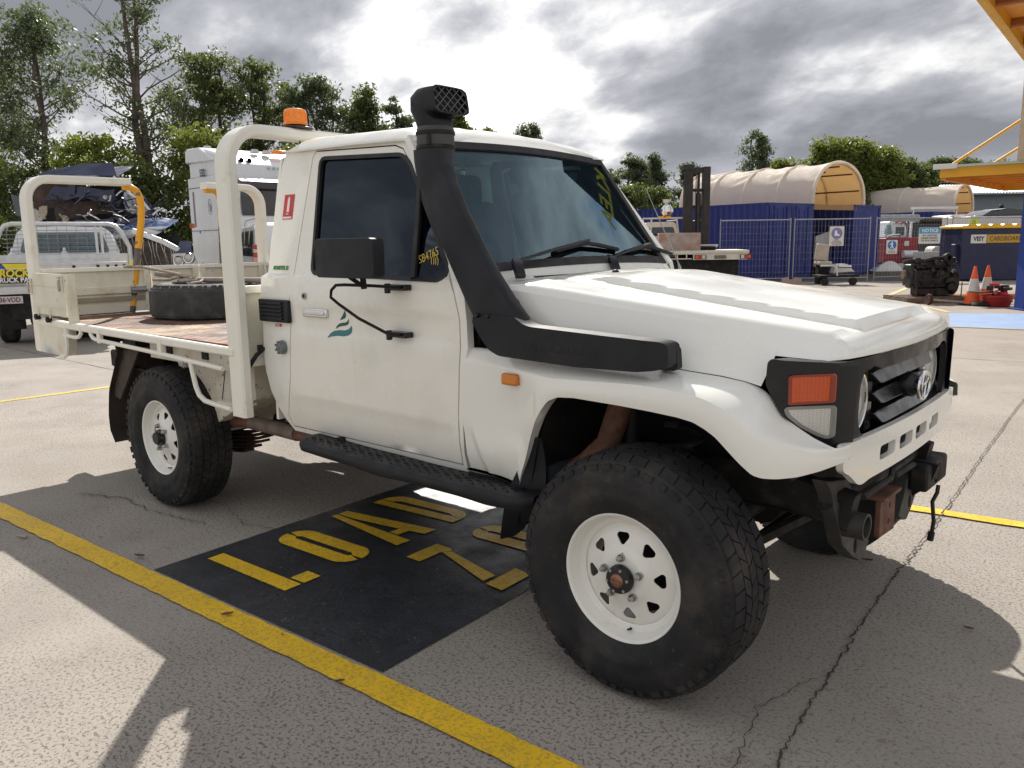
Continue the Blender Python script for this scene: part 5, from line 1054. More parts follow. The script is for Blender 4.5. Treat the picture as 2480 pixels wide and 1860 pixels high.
P('pillar', crumple(quad((-.90, .1, 2.42), (-.80, .1, 2.5), (-.80, .2, 2.85), (-.98, .2, 2.85)), .02, 3, 4, 4, 6), NAVYD, wk, ang=20)
P('brown_liner_panel', crumple(quad((-1.85, .5, 2.28), (-.7, .45, 2.5), (-.75, .5, 2.86), (-1.8, .5, 2.80)), .05, 2, 5), mat('brown_fibre_liner', (.065, .042, .034), .85, var=.3), wk, ang=30)
P('dark_interior', crumple(quad((-1.9, .9, 1.6), (.2, .9, 1.6), (.05, .9, 2.8), (-1.8, .9, 2.8)), .12, 1.5, 6), DARK, wk, ang=30)
P('brown_lower_panel', crumple(quad((-1.3, .3, 2.05), (-.1, .25, 2.2), (-.1, .3, 2.45), (-1.35, .3, 2.4)), .06, 2, 7), MATS['brown_fibre_liner'], wk, ang=30)
P('torn_lining', crumple(quad((-1.9, .1, 2.0), (-1.5, .0, 1.98), (-1.45, .1, 2.22), (-1.85, .1, 2.24)), .11, 6, 8, 20, 16), mat('torn_white_lining', (.48, .44, .42), .85, var=.2), wk, ang=25)
P('beige_trim_lump', crumple(quad((-1.52, .05, 2.1), (-1.36, .0, 2.1), (-1.4, .1, 2.32), (-1.56, .1, 2.30)), .07, 6, 9, 8, 8), mat('beige_trim', (.38, .33, .25), .8), wk, ang=25)
P('beige_trim_lump', crumple(quad((-1.10, .05, 2.0), (-.9, .0, 2.05), (-.95, .1, 2.16), (-1.18, .1, 2.18)), .08, 7, 10, 8, 8), MATS['beige_trim'], wk, ang=25)
P('grey_panel_end', crumple(quad((-2.26, .5, 2.2), (-1.95, .5, 2.1), (-2.0, .6, 2.55), (-2.32, .5, 2.62)), .02, 2, 12, 6, 6), mat('grey_metal_panel', (.08, .10, .11), .5), wk)
P('dark_door_skin', crumple(quad((-.75, -.1, 1.62), (.52, -.1, 1.86), (.55, .0, 2.10), (-.8, .0, 2.05)), .04, 2, 13), NAVY, wk, ang=25)
P('dark_side_skin', crumple(quad((-.95, .1, 1.2), (.2, .0, 1.3), (.2, .1, 1.75), (-.9, .1, 1.75)), .05, 2, 14), NAVYD, wk, ang=25)
P('crumpled_bonnet', crumple(quad((.25, -.5, 1.84), (1.28, -.6, 1.86), (1.20, .2, 2.08), (.30, .3, 2.10)), .07, 1.9, 15), mat('scratched_blue_bonnet', (.06, .11, .26), .25, var=.3, coat=.6, scale=4), wk, ang=25)
P('bonnet_edge', crumple(quad((.25, -.55, 1.70), (1.0, -.6, 1.72), (1.28, -.55, 1.90), (.3, -.5, 1.84)), .05, 2.5, 16), ALU, wk, ang=25)
gr_ = P('grille_frame', crumple(quad((.22, -.72, 1.68), (.85, -.74, 1.75), (.9, -.72, 1.86), (.28, -.70, 1.82)), .04, 3, 17), mat('bent_silver_frame', (.45, .46, .5), .3, .6, var=.3), wk, ang=25)
P('bent_beam', B().tube([(.72, -.85, 1.82), (1.0, -.85, 1.72), (1.30, -.86, 1.60), (1.58, -.85, 1.44)], .03, rect=(.05, .10)), ALU, wk)
P('dark_engine_bay', crumple(quad((.9, -.45, 1.3), (1.6, -.45, 1.3), (1.5, -.4, 1.75), (.9, -.4, 1.85)), .1, 3, 18), DARK, wk, ang=25)
bk = P('grille_back', crumple(quad((.26, -.60, .8), (1.66, -.62, .8), (1.55, -.6, 1.50), (.30, -.55, 1.72)), .05, 2, 19), mat('brown_dusty_core', (.10, .075, .06), .7, var=.3), wk, ang=25)
for k in range(17):
    x = .30+.078*k; top = 1.70-.20*max(0, (k-6)/10); P('grille_bar', B().tube([(x+.02, -.70, .8), (x+wr.uniform(-.03, .03), -.72+wr.uniform(-.04, .04), 1.15), (x+wr.uniform(-.05, .05)-.04, -.72, 1.42), (x-.07, -.68, top)], .012, rect=(.028, .012)), mat('dull_chrome_bar', (.42, .39, .35), .3, .8, var=.3, scale=20), bk)
P('wing_panel', crumple(quad((1.48, -.95, 1.20), (1.92, -1.0, 1.16), (1.78, -.8, 1.60), (1.56, -.8, 1.60)), .04, 2, 20), NAVY, wk, ang=25)
lhp = P('headlight_panel', crumple(quad((1.52, -1.04, 1.12), (2.02, -1.04, 1.10), (1.90, -1.02, 1.40), (1.52, -1.02, 1.38)), .015, 2, 21, 8, 6), mat('silver_lamp_panel', (.5, .5, .52), .25, .7), wk)
for x, z in ((1.64, 1.245), (1.83, 1.295)):
    P('headlight_glass', B().lathe([(0, -.03), (.05, -.028), (.080, -.01), (.09, .01)], (x, -1.06, z), 'Y', 20), CLEARL, lhp); P('headlight_bezel', B().lathe([(.080, -.02), (.095, -.025), (.10, 0)], (x, -1.06, z), 'Y', 20), CHRO, lhp)
for k in range(64):
    a = Vector((wr.uniform(-1.0, .9), wr.uniform(-.35, .2), wr.uniform(1.9, 2.55))); a.z = min(a.z, 2.62-.55*max(0, a.x)); d = Vector((wr.uniform(-.4, .4), wr.uniform(-.1, .1), wr.uniform(-.28, .28))); P('bent_pipe', B().tube([a, a+d*.5+Vector((0, 0, wr.uniform(-.05, .05))), a+d], wr.uniform(.006, .024), n=7), [CHRO, BLKM, NAVY, DARK, NAVYD, BLKM, ALU, DARK][k % 8], wk)
for k in range(3):
    c = (wr.uniform(-.6, .5), -.15, wr.uniform(2.25, 2.5)); P('chrome_horn', B().lathe([(.02, .12), (.025, .03), (.042, 0), (.036, .002), (0, .03)], c, 'Y', 14), STEEL, wk)
P('windscreen_frame', B().tube([(.02, .1, 2.90), (.22, .05, 2.74), (.36, .0, 2.55), (.62, -.05, 2.40), (.78, -.1, 2.20)], .03, n=8), ALU, wk); P('windscreen_frame', B().tube([(.15, .1, 2.88), (.45, .05, 2.62), (.62, .0, 2.48), (.85, -.05, 2.2), (.75, -.1, 2.08)], .022, n=8), NAVY, wk)
P('shattered_glass', crumple(quad((.25, .0, 2.2), (.8, -.05, 2.15), (.62, .0, 2.5), (.2, .05, 2.62)), .04, 5, 23), mat('shattered_glass', (.22, .25, .28), .15, .3, var=.6, scale=14), wk, ang=15)
P('chassis', bx(-1.9, 1.4, -.3, .9, .45, .85), BLKM, wk); shadeless_wheels(wk, ((-1.3, .2), (.9, .2)), .5, .3, axis='Y')
P('side_light', B().lathe([(0, .10), (.05, .09), (.055, 0)], (1.08, 1.2, 1.90), 'Z', 12), AMBER, wk)
# ---- white semi trailer prime mover
CAS = Y(-6.09, 18.5); sm = thing('white_prime_mover', tuple(CAS), 'white high roof prime mover numbered 552 with dark sun visor', 'truck', rz=YRZ+R_(43.8))
def smz(z): return 1.4955+(z-1.4955)*1.0
W_, D_ = 2.45, 2.5
prof = [(0, .9), (0, 1.05), (0, 2.2), (.05, 2.3), (.35, 3.28), (.42, 3.36), (1.0, 3.62), (1.7, 3.78), (2.25, 3.80), (2.35, 3.76), (2.45, 3.5), (2.36, 3.48), (2.36, 3.24), (2.5, 3.14), (2.52, .95)]
b = B(); b.prism(prof, lambda y, z: (.06, y, z), (W_-.12, 0, 0)); P('cab_shell', b, WHITE, sm, bevel=.05)
P('side_panel', bx(.02, .06, .55, 2.50, 1.0, 3.12), WHITE, sm, bevel=.015); P('roof_cap', B().prism([(1.0, 3.50), (1.75, 3.80), (2.40, 3.82), (2.50, 3.74), (2.53, 3.48), (1.0, 3.44)], lambda y, z: (.0, y, z), (W_, 0, 0)), WHITE, sm, bevel=.05)
P('upper_side', B().prism([(.62, 3.13), (2.40, 3.13), (2.40, 3.46), (1.0, 3.46)], lambda y, z: (.05, y, z), (.05, 0, 0)), WHITE, sm, bevel=.01)
b = B(); b.b2(.005, .02, 2.20, 2.26, 1.98, 2.80); P('door_grab_recess', b, mat('grey_recess2', (.22, .21, .22), .5), sm); P('locker_door', bx(.0, .02, .75, 2.15, 1.12, 1.82), WHITE, sm, bevel=.006); P('side_step_panel', bx(.03, .06, .6, 2.3, .98, 1.10), WHITE, sm)
P('panel_gap', bx(.008, .03, .56, 2.5, 2.88, 2.892), BLKV, sm); P('panel_gap', bx(.008, .03, .56, 2.5, 1.875, 1.886), BLKV, sm); P('panel_gap', bx(.006, .03, 2.0, 2.012, 1.1, 1.88), BLKV, sm)
P('door_window', bx(.03, .06, .10, .50, 2.0, 2.80), DGLASS, sm, bevel=.03)
txt('fleet_number', '552', .23, .008, 1.62, 3.20, BLKV, sm, sx=.85, bold=.009, rx=(0, -1, 0))
P('emblem_oval', B().tube([(.012, 1.35+.085*math.cos(a), 2.42+.18*math.sin(a)) for a in [i*math.pi/10 for i in range(20)]], .004, n=5, closed=True), mat('grey_line', (.3, .3, .32), .4), sm)
for k in range(3): P('emblem_stroke', B().tube([(.012, 1.39-.04*k, 2.52-.03*k), (.012, 1.35-.03*k, 2.42), (.012, 1.36-.04*k, 2.31)], .005, n=5), MATS['grey_line'], sm)
P('side_vent', bx(.0, .05, .25, .42, 1.58, 1.70), BLKP, sm)
P('windscreen', bx(.14, W_-.14, -.02, .0, 2.18, 2.92), DGLASS, sm, bevel=.03)
P('sun_visor', B().prism([(-.02, 3.00), (-.30, 2.90), (-.32, 2.76), (-.26, 2.74), (-.02, 2.86)], lambda y, z: (.02, y, z), (W_-.04, 0, 0)), mat('dark_smoked_visor', (.035, .022, .032), .2, coat=.5), sm, bevel=.03)
P('front_panel', bx(.08, W_-.08, -.03, .0, 1.0, 2.16), WHITE, sm, bevel=.02)
for z0, z1 in ((1.70, 1.93), (1.44, 1.62), (1.18, 1.36)): P('maroon_stripe', bx(.36, W_-.1, -.045, -.03, z0, z1), MAROON, sm)
txt('model_lettering', '95 XF', .17, .80, -.05, 1.815, mat('pale_pink_print', (.45, .33, .35), .4), sm, sx=1.1, bold=.003)
for k in range(3): P('scroll_mark', B().tube([(.20-.012*k, -.032, 2.02), (.15+.012*k, -.032, 1.95), (.17+.02*k, -.032, 1.86), (.22+.012*k, -.032, 1.77), (.20-.01*k, -.032, 1.67), (.15, -.032, 1.66)], .004, n=5), MATS['grey_line'], sm)
P('front_bumper', bx(.02, W_-.02, -.15, .1, .5, .98), WHITE, sm, bevel=.06); P('chassis', bx(.4, 2.0, .2, 6.5, .7, 1.0), MAROON, sm); P('maroon_sill', bx(.03, .3, .4, 2.4, .72, .95), MAROON, sm)
P('corner_grab_rail', B().tube([(.06, -.06, 2.2), (.05, -.08, 2.5), (.10, -.05, 2.75)], .02), WHITE, sm)
shadeless_wheels(sm, ((.22, .55), (2.2, .55), (.22, 4.6), (2.2, 4.6)), .5, .3)
for x, y, z in ((.3, 1.9, 3.82), (1.1, 1.1, 3.72), (1.35, 1.0, 3.70), (1.95, .75, 3.58)): P('roof_light', B().lathe([(0, .085), (.07, .08), (.10, .03), (.11, 0)], (x, y, z-.03), 'Z', 12), mat('pale_lamp', (.55, .54, .50), .3), sm)
P('amber_roof_bar', bx(1.45, 1.95, .80, 1.0, 3.66, 3.76), ORNG, sm, bevel=.04)
for x in (.42, .62): P('air_horn', B().lathe([(.015, .35), (.02, .1), (.06, .0), (.052, .0), (0, .1)], (x, .42, 3.43), 'Y', 14), BLKG, sm)
for k in range(10): P('marker_lamp', bx(1.0+.13*k, 1.07+.13*k, .30, .36, 3.27, 3.30), MATS['pale_lamp'], sm)
# ---- white wagon between the trucks
sv = T('white_wagon', -3.84, 12.4, 'white four wheel drive wagon seen past the cab, red tail lamp and black mirror', 'wagon', rot=R_(23.5))
pr = [(0, .55), (-.02, .9), (.05, 1.30), (.28, 1.80), (.5, 1.86), (2.2, 1.86), (2.9, 1.36), (4.0, 1.28), (4.35, 1.1), (4.4, .6), (3.9, .5), (.5, .5)]
b = B(); b.prism(pr, lambda y, z: (.0+.10*max(0, z-1.2), y, z), (1.8, 0, 0)); b.v = [(x if x < 1 else 1.8-.10*max(0, z-1.2), y, z) for x, y, z in b.v]; P('body', b, WHITE, sv, bevel=.06)
for y0, y1 in ((.45, 1.0), (1.08, 1.75), (1.83, 2.4)): P('side_window', B().prism([(y0, 1.34), (y1, 1.34), (min(y1, 2.3)-.02, 1.74), (y0+.06, 1.74)], lambda y, z: (-.012+.12*max(0, z-1.2), y, z), (.02, 0, 0)), DGLASS, sv)
tl = P('tail_lamp', bx(-.02, .12, -.06, .10, 1.26, 1.52), REDL, sv, bevel=.01); P('lamp_strip', bx(-.025, .125, -.065, .08, 1.40, 1.45), CLEARL, tl); P('lamp_base', bx(-.03, .13, -.07, .08, 1.26, 1.33), mat('pink_lens', (.6, .3, .3), .2), tl)
P('wing_mirror', bx(-.27, -.05, 2.75, 2.88, 1.30, 1.52), BLKP, sv, bevel=.05); P('roof_rail', B().tube([(.12, .45, 1.88), (.12, .6, 1.93), (.12, 2.1, 1.93)], .02), ALU, sv); shadeless_wheels(sv, ((.1, .9), (.1, 3.6), (1.7, .9), (1.7, 3.6)), .38, .25)
# ================================================================== RIGHT HAND YARD
SCQ = 29.7/28
def YP(u, v): return Y(u, v)
CE = Vector((.804, .594, 0)); CLd = Vector((-.594, .804, 0))
def toW(a): return E1*a.x+E2*a.y
CAW = toW(CE); CLW = toW(CLd); C0 = Y(8.7*SCQ, 29.7); CRZ = math.atan2(CAW.y, CAW.x)
HC = 2.77
def container(origin, wid, length, label, dark=False, doors=True):
    t = thing('shipping_container', tuple(origin), label, 'shipping container', rz=CRZ, group=None)
    P('container_shell', bx(.03, wid-.03, .03, length-.03, .12, HC-.06), BLUEC, t)
    for nm, x, y in (('corner_post', 0, 0), ('corner_post', wid-.12, 0), ('corner_post', 0, length-.12), ('corner_post', wid-.12, length-.12)): P(nm, bx(x, x+.12, y, y+.12, .0, HC), BLUEC, t, bevel=.01)
    P('top_rail', bx(.0, wid, .0, .10, HC-.09, HC-.002), BLUEC, t); P('top_rail', bx(.0, .08, .1, length-.1, HC-.08, HC-.003), BLUEC, t); P('bottom_rail', bx(.0, wid, .0, .1, .02, .16), BLUEC, t); P('bottom_rail', bx(.0, .08, .1, length-.1, .02, .16), BLUEC, t)
    b = B(); n = int(length/.28)      # long side corrugation
    for k in range(n):
        y0 = .13+k*(length-.26)/n; s = (length-.26)/n; b.add([(.035, y0, .16), (.0, y0+s*.25, .16), (.0, y0+s*.5, .16), (.035, y0+s*.75, .16), (.035, y0+s, .16), (.035, y0, HC-.08), (.0, y0+s*.25, HC-.08), (.0, y0+s*.5, HC-.08), (.035, y0+s*.75, HC-.08), (.035, y0+s, HC-.08)], [(i, i+1, i+6, i+5) for i in range(4)])
    P('side_corrugation', b, BLUEC, t, ang=10, kind='stuff')
    if doors:
        for x in (.13, wid/2+.01): dr = P('container_door', bx(x, x+wid/2-.15, -.03, .03, .18, HC-.1), BLUEC, t, bevel=.01); \
            [P('locking_bar', B().cyl((x+q, -.06, .2), (x+q, -.06, HC-.12), .02, n=8), BLUEC, dr) for q in (.25, wid/2-.42)]; [P('door_rib', bx(x+q-.05, x+q+.05, -.045, -.03, .3, HC-.2), BLUEC, dr) for q in (.12, .5, .85) if q < wid/2-.2]
    return t
container(C0, 2.86, 6.5, 'blue container with barred doors beneath the near edge of the large canvas shelter')
C2 = C0+CAW*5.6; container(C2, 2.0, 6.5, 'blue container standing under the far edge of the large canvas shelter', doors=False)
def shelter(origin, Wd, Ln, zf, za, label, ribs=4):
    t = thing('canvas_shelter', tuple(origin), label, 'canvas shelter', rz=CRZ)
    def f(u, v, r=1.0, wr_=0.0):
        a = math.pi*v; x = Wd/2-Wd/2*math.cos(a)*(1 if abs(math.cos(a)) < .999 else 1); z = zf+(za-zf)*math.sin(a)**.82
        q = math.sin(u*math.pi*ribs*1.0); wv = wr_*(math.sin(v*46+2.2*math.sin(u*21+v*5))*(.5+.5*math.sin(u*ribs*6.283)))*max(0, math.sin(a))
        return (x-(x-Wd/2)*wv*.3, Ln*u, z-.045*abs(q)**.7*math.sin(a)*1.2+wv)
    b = B(); b.grid(lambda u, v: f(u, v, 1, .055), 96, 84); c = P('canvas', b, CANV, t, ang=60)
    bi = B(); bi.grid(lambda u, v: tuple(Vector(f(u, v))+Vector((0, 0, -.05))+(Vector((Wd/2, 0, zf))-Vector((f(u, v)[0], 0, f(u, v)[2])))*.012), 24, 32); P('canvas_lining', bi, CANVI, t, ang=60)
    for k in range(ribs+1):
        u = k/ribs*.995+.002; P('hoop_rib', B().tube([tuple(Vector(f(u, v))+Vector((0, 0, .012 if 0 < k < ribs else .0))) for v in [i/24 for i in range(25)]], .035 if 0 < k < ribs else .07, n=8), CANV if k else CANV, t)
    for v in (.12, .3, .5, .7, .88): P('purlin', B().tube([tuple(Vector(f(u, v))+Vector((Wd/2-f(u, v)[0], 0, -.25))*.10+Vector((0, 0, -.12))) for u in (0.01, .5, .99)], .03, n=6), RUST, t)
    b = B(); b.prism([(Wd/2-Wd/2*math.cos(math.pi*i/20), zf+(za-zf)*math.sin(math.pi*i/20)**.82-.06) for i in range(21)], lambda x, z: (x, Ln-.05, z), (0, .03, 0)); P('back_canvas', b, CANVI, t)
    P('valance_canvas', bx(.0, Wd*.86, .0, .03, zf-.22, zf-.02), CANVI, t); P('side_skirt_canvas', bx(-.01, .01, 0, Ln, zf-.08, zf+.03), CANV, t)
    for x in (.02, Wd-.02): P('foot_rail', bx(x-.06, x+.06, -.02, Ln, zf-.12, zf-.02), BLUEC, t)
    return t
shelter(C0+CAW*2.80+CLW*.02, 3.5, 6.6, HC, 4.36, 'large ribbed cream canvas shelter standing on two blue containers')
D0 = Y(24.13*1.0, 45.0); shelter(D0, 2.2, 9.5, 2.75, 4.25, 'smaller cream canvas shelter further back, left of the grey shed', ribs=3)
container(D0+CAW*1.6-CLW*.2, 2.3, 9, 'distant blue container under the right side of the smaller shelter', doors=False); container(D0-CAW*2.3, 2.3, 9.4, 'distant blue container under the left side of the smaller shelter')
# things stored under the large shelter
st_ = C0+CAW*3.3+CLW*1.2
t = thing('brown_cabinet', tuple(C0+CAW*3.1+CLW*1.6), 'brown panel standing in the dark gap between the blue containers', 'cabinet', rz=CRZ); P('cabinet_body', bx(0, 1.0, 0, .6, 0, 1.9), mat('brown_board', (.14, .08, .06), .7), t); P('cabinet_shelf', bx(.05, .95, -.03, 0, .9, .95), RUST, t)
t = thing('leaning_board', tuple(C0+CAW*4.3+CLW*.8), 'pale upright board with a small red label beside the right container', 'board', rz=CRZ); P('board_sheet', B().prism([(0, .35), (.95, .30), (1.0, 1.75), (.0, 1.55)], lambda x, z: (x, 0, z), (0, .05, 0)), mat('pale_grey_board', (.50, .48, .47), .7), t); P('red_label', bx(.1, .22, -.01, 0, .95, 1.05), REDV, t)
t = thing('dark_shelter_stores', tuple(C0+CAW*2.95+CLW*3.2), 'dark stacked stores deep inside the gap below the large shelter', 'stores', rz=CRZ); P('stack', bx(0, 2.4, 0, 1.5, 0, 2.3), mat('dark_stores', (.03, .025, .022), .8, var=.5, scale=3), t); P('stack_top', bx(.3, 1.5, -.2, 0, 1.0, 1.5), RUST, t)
# ---- forklift mast and carriage
fk = T('forklift', 5.80, 25.7, 'tall black forklift mast behind the old white ute', 'forklift', rot=R_(4))
FKB = mat('greasy_black_mast', (.018, .014, .013), .55, var=.4, scale=5)
for x0, x1 in ((-.40, -.14), (.18, .40)): P('mast_rail', bx(x0, x1, -.06, .08, .15, 3.70), FKB, fk, bevel=.01)
for z in (3.52, 2.95, 2.45, 1.2): P('mast_crossbar', bx(-.38, .38, -.03, .05, z, z+(.16 if z > 3 else .09)), FKB, fk)
P('lift_cylinder', B().cyl((.04, 0, .2), (.04, 0, 2.9), .085, n=14), FKB, fk); P('cylinder_rod', B().cyl((.04, 0, 2.9), (.04, 0, 3.55), .045, n=12), FKB, fk)
for x in (-.44, -.06, .13): P('lift_chain', B().cyl((x, -.08, .5), (x, -.08, 3.5), .016, n=6), FKB, fk)
P('mast_head', bx(-.46, -.12, -.1, .1, 3.60, 3.76), FKB, fk, bevel=.01); P('fork_carriage', bx(-.45, .45, -.16, -.10, .4, .95), FKB, fk); P('body', bx(-.5, .5, .3, 2.2, .35, 1.3), mat('forklift_orange', (.35, .08, .01), .5), fk, bevel=.08); shadeless_wheels(fk, ((-.5, .4), (.5, .4), (-.45, 1.9), (.45, 1.9)), .3, .2)
for x in (-.45, .45): P('guard_post', B().tube([(x, .4, 1.2), (x, .6, 2.1), (x, 1.8, 2.1), (x, 2.0, 1.2)], .03), FKB, fk)
# ---- old white ute with tray and compressor
ou = T('old_tray_ute', 5.7, 24.4, 'old white tray ute with rusty toolbox, parked in front of the blue container', 'ute', rot=R_(-6))
OW = mat('aged_white_paint', (.62, .58, .50), .5, var=.06, scale=3, dirt=[((.30, .15, .07), .62, .72, 9, .6)])
P('tray_deck', bx(-1.15, 1.36, 0, 2.3, 1.06, 1.175), OW, ou, bevel=.01); P('tray_rail', bx(-.25, 1.36, -.02, .0, 1.10, 1.17), OW, ou); P('rear_panel', bx(-.26, 1.32, -.015, .03, .90, 1.06), OW, ou)
for x in (-.20, 1.12):
    o = P('tail_lamp', bx(x-.02, x+.32, -.05, -.015, .925, 1.045), BLKG, ou)
    for k, mm in enumerate((AMBER, REDL, CLEARL) if x < 0 else (CLEARL, REDL, AMBER)): P('lamp_lens', bx(x+.003+.098*k, x+.093+.098*k, -.062, -.05, .935, 1.035), mm, o)
P('number_plate', bx(.36, .70, -.04, -.015, .93, 1.03), mat('grey_plate', (.16, .14, .13), .7), ou); P('tool_box', bx(-1.25, -.02, .25, .9, 1.175, 1.70), mat('rusty_checker_box', (.36, .29, .26), .55, .2, var=.15, dirt=[((.35, .14, .07), .48, .66, 2.5, .75)]), ou, bevel=.01)
P('tray_plate', B().box((.25, .6, 1.30), (.55, .3, .03), tilt=Matrix.Rotation(R_(-12), 3, 'X')), ALU, ou); P('black_tray_bag', bx(0, .5, .7, 1.1, 1.175, 1.27), BLKP, ou, bevel=.02)
for x in (-1.05, -.72, -.45): P('rail_strut', bx(x-.015, x+.015, 0, .03, .94, 1.08), OW, ou)
P('lower_rail', bx(-1.2, -.3, 0, .03, .92, .95), OW, ou)
b = B(); b.panel(rpoly([(-1.66, .95), (-.50, .95), (-.52, 1.6), (-.64, 2.02), (-.72, 2.06), (-1.52, 2.06), (-1.60, 2.0)], .05), [rpoly([(-1.50, 1.62), (-.62, 1.62), (-.70, 1.90), (-1.45, 1.90)], .05)], lambda x, z: (x, 1.7, z), (0, 1.1, 0), g=.3); P('cab', b, OW, ou, bevel=.04); P('rear_window', bx(-1.52, -.60, 1.74, 1.76, 1.6, 1.92), DGLASS, ou)
b = B(); b.tube([(-1.62, 1.5, 1.17), (-1.66, 1.5, 2.17), (-.35, 1.5, 2.17), (-.28, 1.5, 1.65)], .03, rect=(.06, .06)); b.tube([(-.62, 1.5, 2.15), (-.55, 1.5, 1.65)], .025, rect=(.05, .05)); b.tube([(-1.40, 1.5, 2.15), (-1.42, 1.5, 1.65)], .025, rect=(.05, .05)); P('rack_frame', b, OW, ou)
P('under_body', bx(-1.3, 1.1, .2, 3.6, .42, .9), BLKM, ou); shadeless_wheels(ou, ((-.9, .9), (.85, .9), (-1.3, 3.2), (.3, 3.2)), .37, .24); P('bonnet', bx(-1.6, -.5, 2.8, 3.8, .8, 1.35), OW, ou, bevel=.06)
cp = T('air_cleaner_bowl', 4.68, 24.6, 'round silver bowl with a cap fixed above the old ute cab', 'air cleaner'); P('bowl', B().lathe([(0, -.17), (.12, -.14), (.19, -.04), (.19, .04), (.12, .14), (0, .17)], (0, .0, 2.36), 'Z', 20), CHRO, cp); P('bowl_cap', B().lathe([(0, .12), (.09, .12), (.09, .03), (.05, .02), (.05, -.1)], (-.03, 0, 2.56), 'Z', 16), OW, cp); P('bowl_stand', bx(-.25, .1, -.1, .1, 2.13, 2.19), YELP, cp); P('rust_spot', B().lathe([(0, -.02), (.05, -.01), (.055, .02)], (.02, -.17, 2.28), 'Y', 12), RUST, cp)
# ---- temporary mesh fence
def fence(u0, v0, u1, v1, label, h=2.10):
    a = Y(u0, v0); c = Y(u1, v1); L_ = (c-a).length; t = thing('temporary_fence', tuple(a), label, 'temporary fence', rz=math.atan2(c.y-a.y, c.x-a.x), group='temporary mesh fence panels')
    P('fence_post', B().cyl((.02, 0, .02), (.02, 0, h+.06), .021, n=8), GALV, t); P('fence_post', B().cyl((L_-.02, 0, .02), (L_-.02, 0, h+.06), .021, n=8), GALV, t)
    P('fence_rail', B().cyl((.02, 0, h), (L_-.02, 0, h), .021, n=8), GALV, t); P('fence_rail', B().cyl((.02, 0, .16), (L_-.02, 0, .16), .021, n=8), GALV, t)
    b = B(); n = int(L_/.11)
    for k in range(1, n): b.box((k*L_/n, 0, (h+.16)/2), (.0045, .0045, h-.16))
    for k in range(1, 9): b.box((L_/2, 0, .16+(h-.16)*k/9), (L_, .0045, .0045))
    P('fence_mesh', b, GALV, t, kind='stuff', ang=None); return t
fence(7.02, 27.6, 9.40, 27.6, 'mesh fence panel in front of the side of the near blue container'); fence(9.50, 27.6, 12.02, 27.5, 'mesh fence panel carrying the safety footwear sign'); fence(12.20, 27.5, 15.0, 28.3, 'mesh fence panel with the blue pedestrian and NOTICE signs'); fence(15.15, 28.3, 18.1, 29.2, 'mesh fence panel behind the blue cardboard bin')
for u, lab in ((9.45, 'pinkish concrete block under the joint of the first two fence panels'),):
    b = B(); b.prism(rpoly([(-.32, 0), (.32, 0), (.30, .16), (.12, .20), (.10, .12), (-.10, .12), (-.12, .20), (-.30, .16)], .02), lambda x, z: (x, -.12, z), (0, .24, 0)); t = T('concrete_block', u, 27.5, lab, 'concrete block'); P('block_body', b, mat('pink_concrete', (.50, .36, .32), .85, var=.1), t, bevel=.01)
SIGNW = mat('white_sign_face', (.66, .65, .62), .5, var=.03); SBLUE = mat('sign_blue_print', (.02, .16, .45), .45); SLIL = mat('faded_violet_print', (.20, .20, .42), .5); LBLUE = mat('notice_blue_print', (.05, .32, .58), .45)
def sign(nm, u, z0, z1, w, v, label): t = T(nm, u, v, label, 'sign'); o = P('sign_plate', B().prism(rrect(-w/2, w/2, z0, z1, .02, 2), lambda x, z: (x, 0, z), (0, .012, 0)), SIGNW, t); return t
s1 = sign('footwear_sign', 10.87, 1.22, 1.86, .48, 27.42, 'white sign with a boot in a violet circle, hung on the mesh fence')
P('sign_disc', B().lathe([(0, -.004), (.185, -.004), (.185, 0)], (0, 0, 1.63), 'Y', 32), SLIL, s1); P('boot_symbol', B().prism([(-.07, 1.72), (.0, 1.73), (.01, 1.63), (.09, 1.59), (.10, 1.55), (-.08, 1.55)], lambda x, z: (x, -.008, z), (0, .003, 0)), WHV, s1)
for k, q in enumerate(('SAFETY', 'FOOTWEAR', 'MUST BE WORN', 'ON THIS SITE')): txt('sign_lettering', q, .055, 0, -.004, 1.415-.052*k, BLKV, s1, sx=.9)
s2 = sign('pedestrian_sign', 12.72, .93, 1.385, .36, 27.40, 'white sign with a walking figure in a blue circle, low on the fence')
P('sign_disc', B().lathe([(0, -.004), (.145, -.004), (.145, 0)], (0, 0, 1.22), 'Y', 32), SBLUE, s2)
b = B(); b.prism(circ(.0, 1.325, .024, 10), lambda x, z: (x, -.008, z), (0, .003, 0)); b.prism([(-.035, 1.29), (.03, 1.295), (.025, 1.20), (.06, 1.10), (.03, 1.10), (0, 1.18), (-.03, 1.10), (-.06, 1.11), (-.02, 1.2)], lambda x, z: (x, -.008, z), (0, .003, 0)); b.prism([(-.03, 1.29), (-.09, 1.22), (-.08, 1.21), (-.02, 1.26)], lambda x, z: (x, -.008, z), (0, .003, 0)); P('walking_figure', b, WHV, s2)
for k, q in enumerate(('PEDESTRIANS', 'MUST BE HERE')): txt('sign_lettering', q, .04, 0, -.004, 1.02-.045*k, BLKV, s2, sx=.9)
s3 = sign('notice_sign', 13.95, 1.25, 1.78, .72, 27.40, 'white NOTICE sign with a blue heading asking visitors to report to the site office')
P('heading_band', B().prism([(-.35, 1.58), (.35, 1.58), (.35, 1.77), (-.35, 1.77)], lambda x, z: (x, -.003, z), (0, .002, 0)), LBLUE, s3); txt('notice_lettering', 'NOTICE', .15, 0, -.007, 1.672, WHV, s3, sx=1.0, bold=.004)
for k, q in enumerate(('ALL VISITORS', 'PLEASE REPORT', 'TO SITE OFFICE')): txt('sign_lettering', q, .078, 0, -.005, 1.515-.085*k, BLKV, s3, sx=1.05, bold=.001)
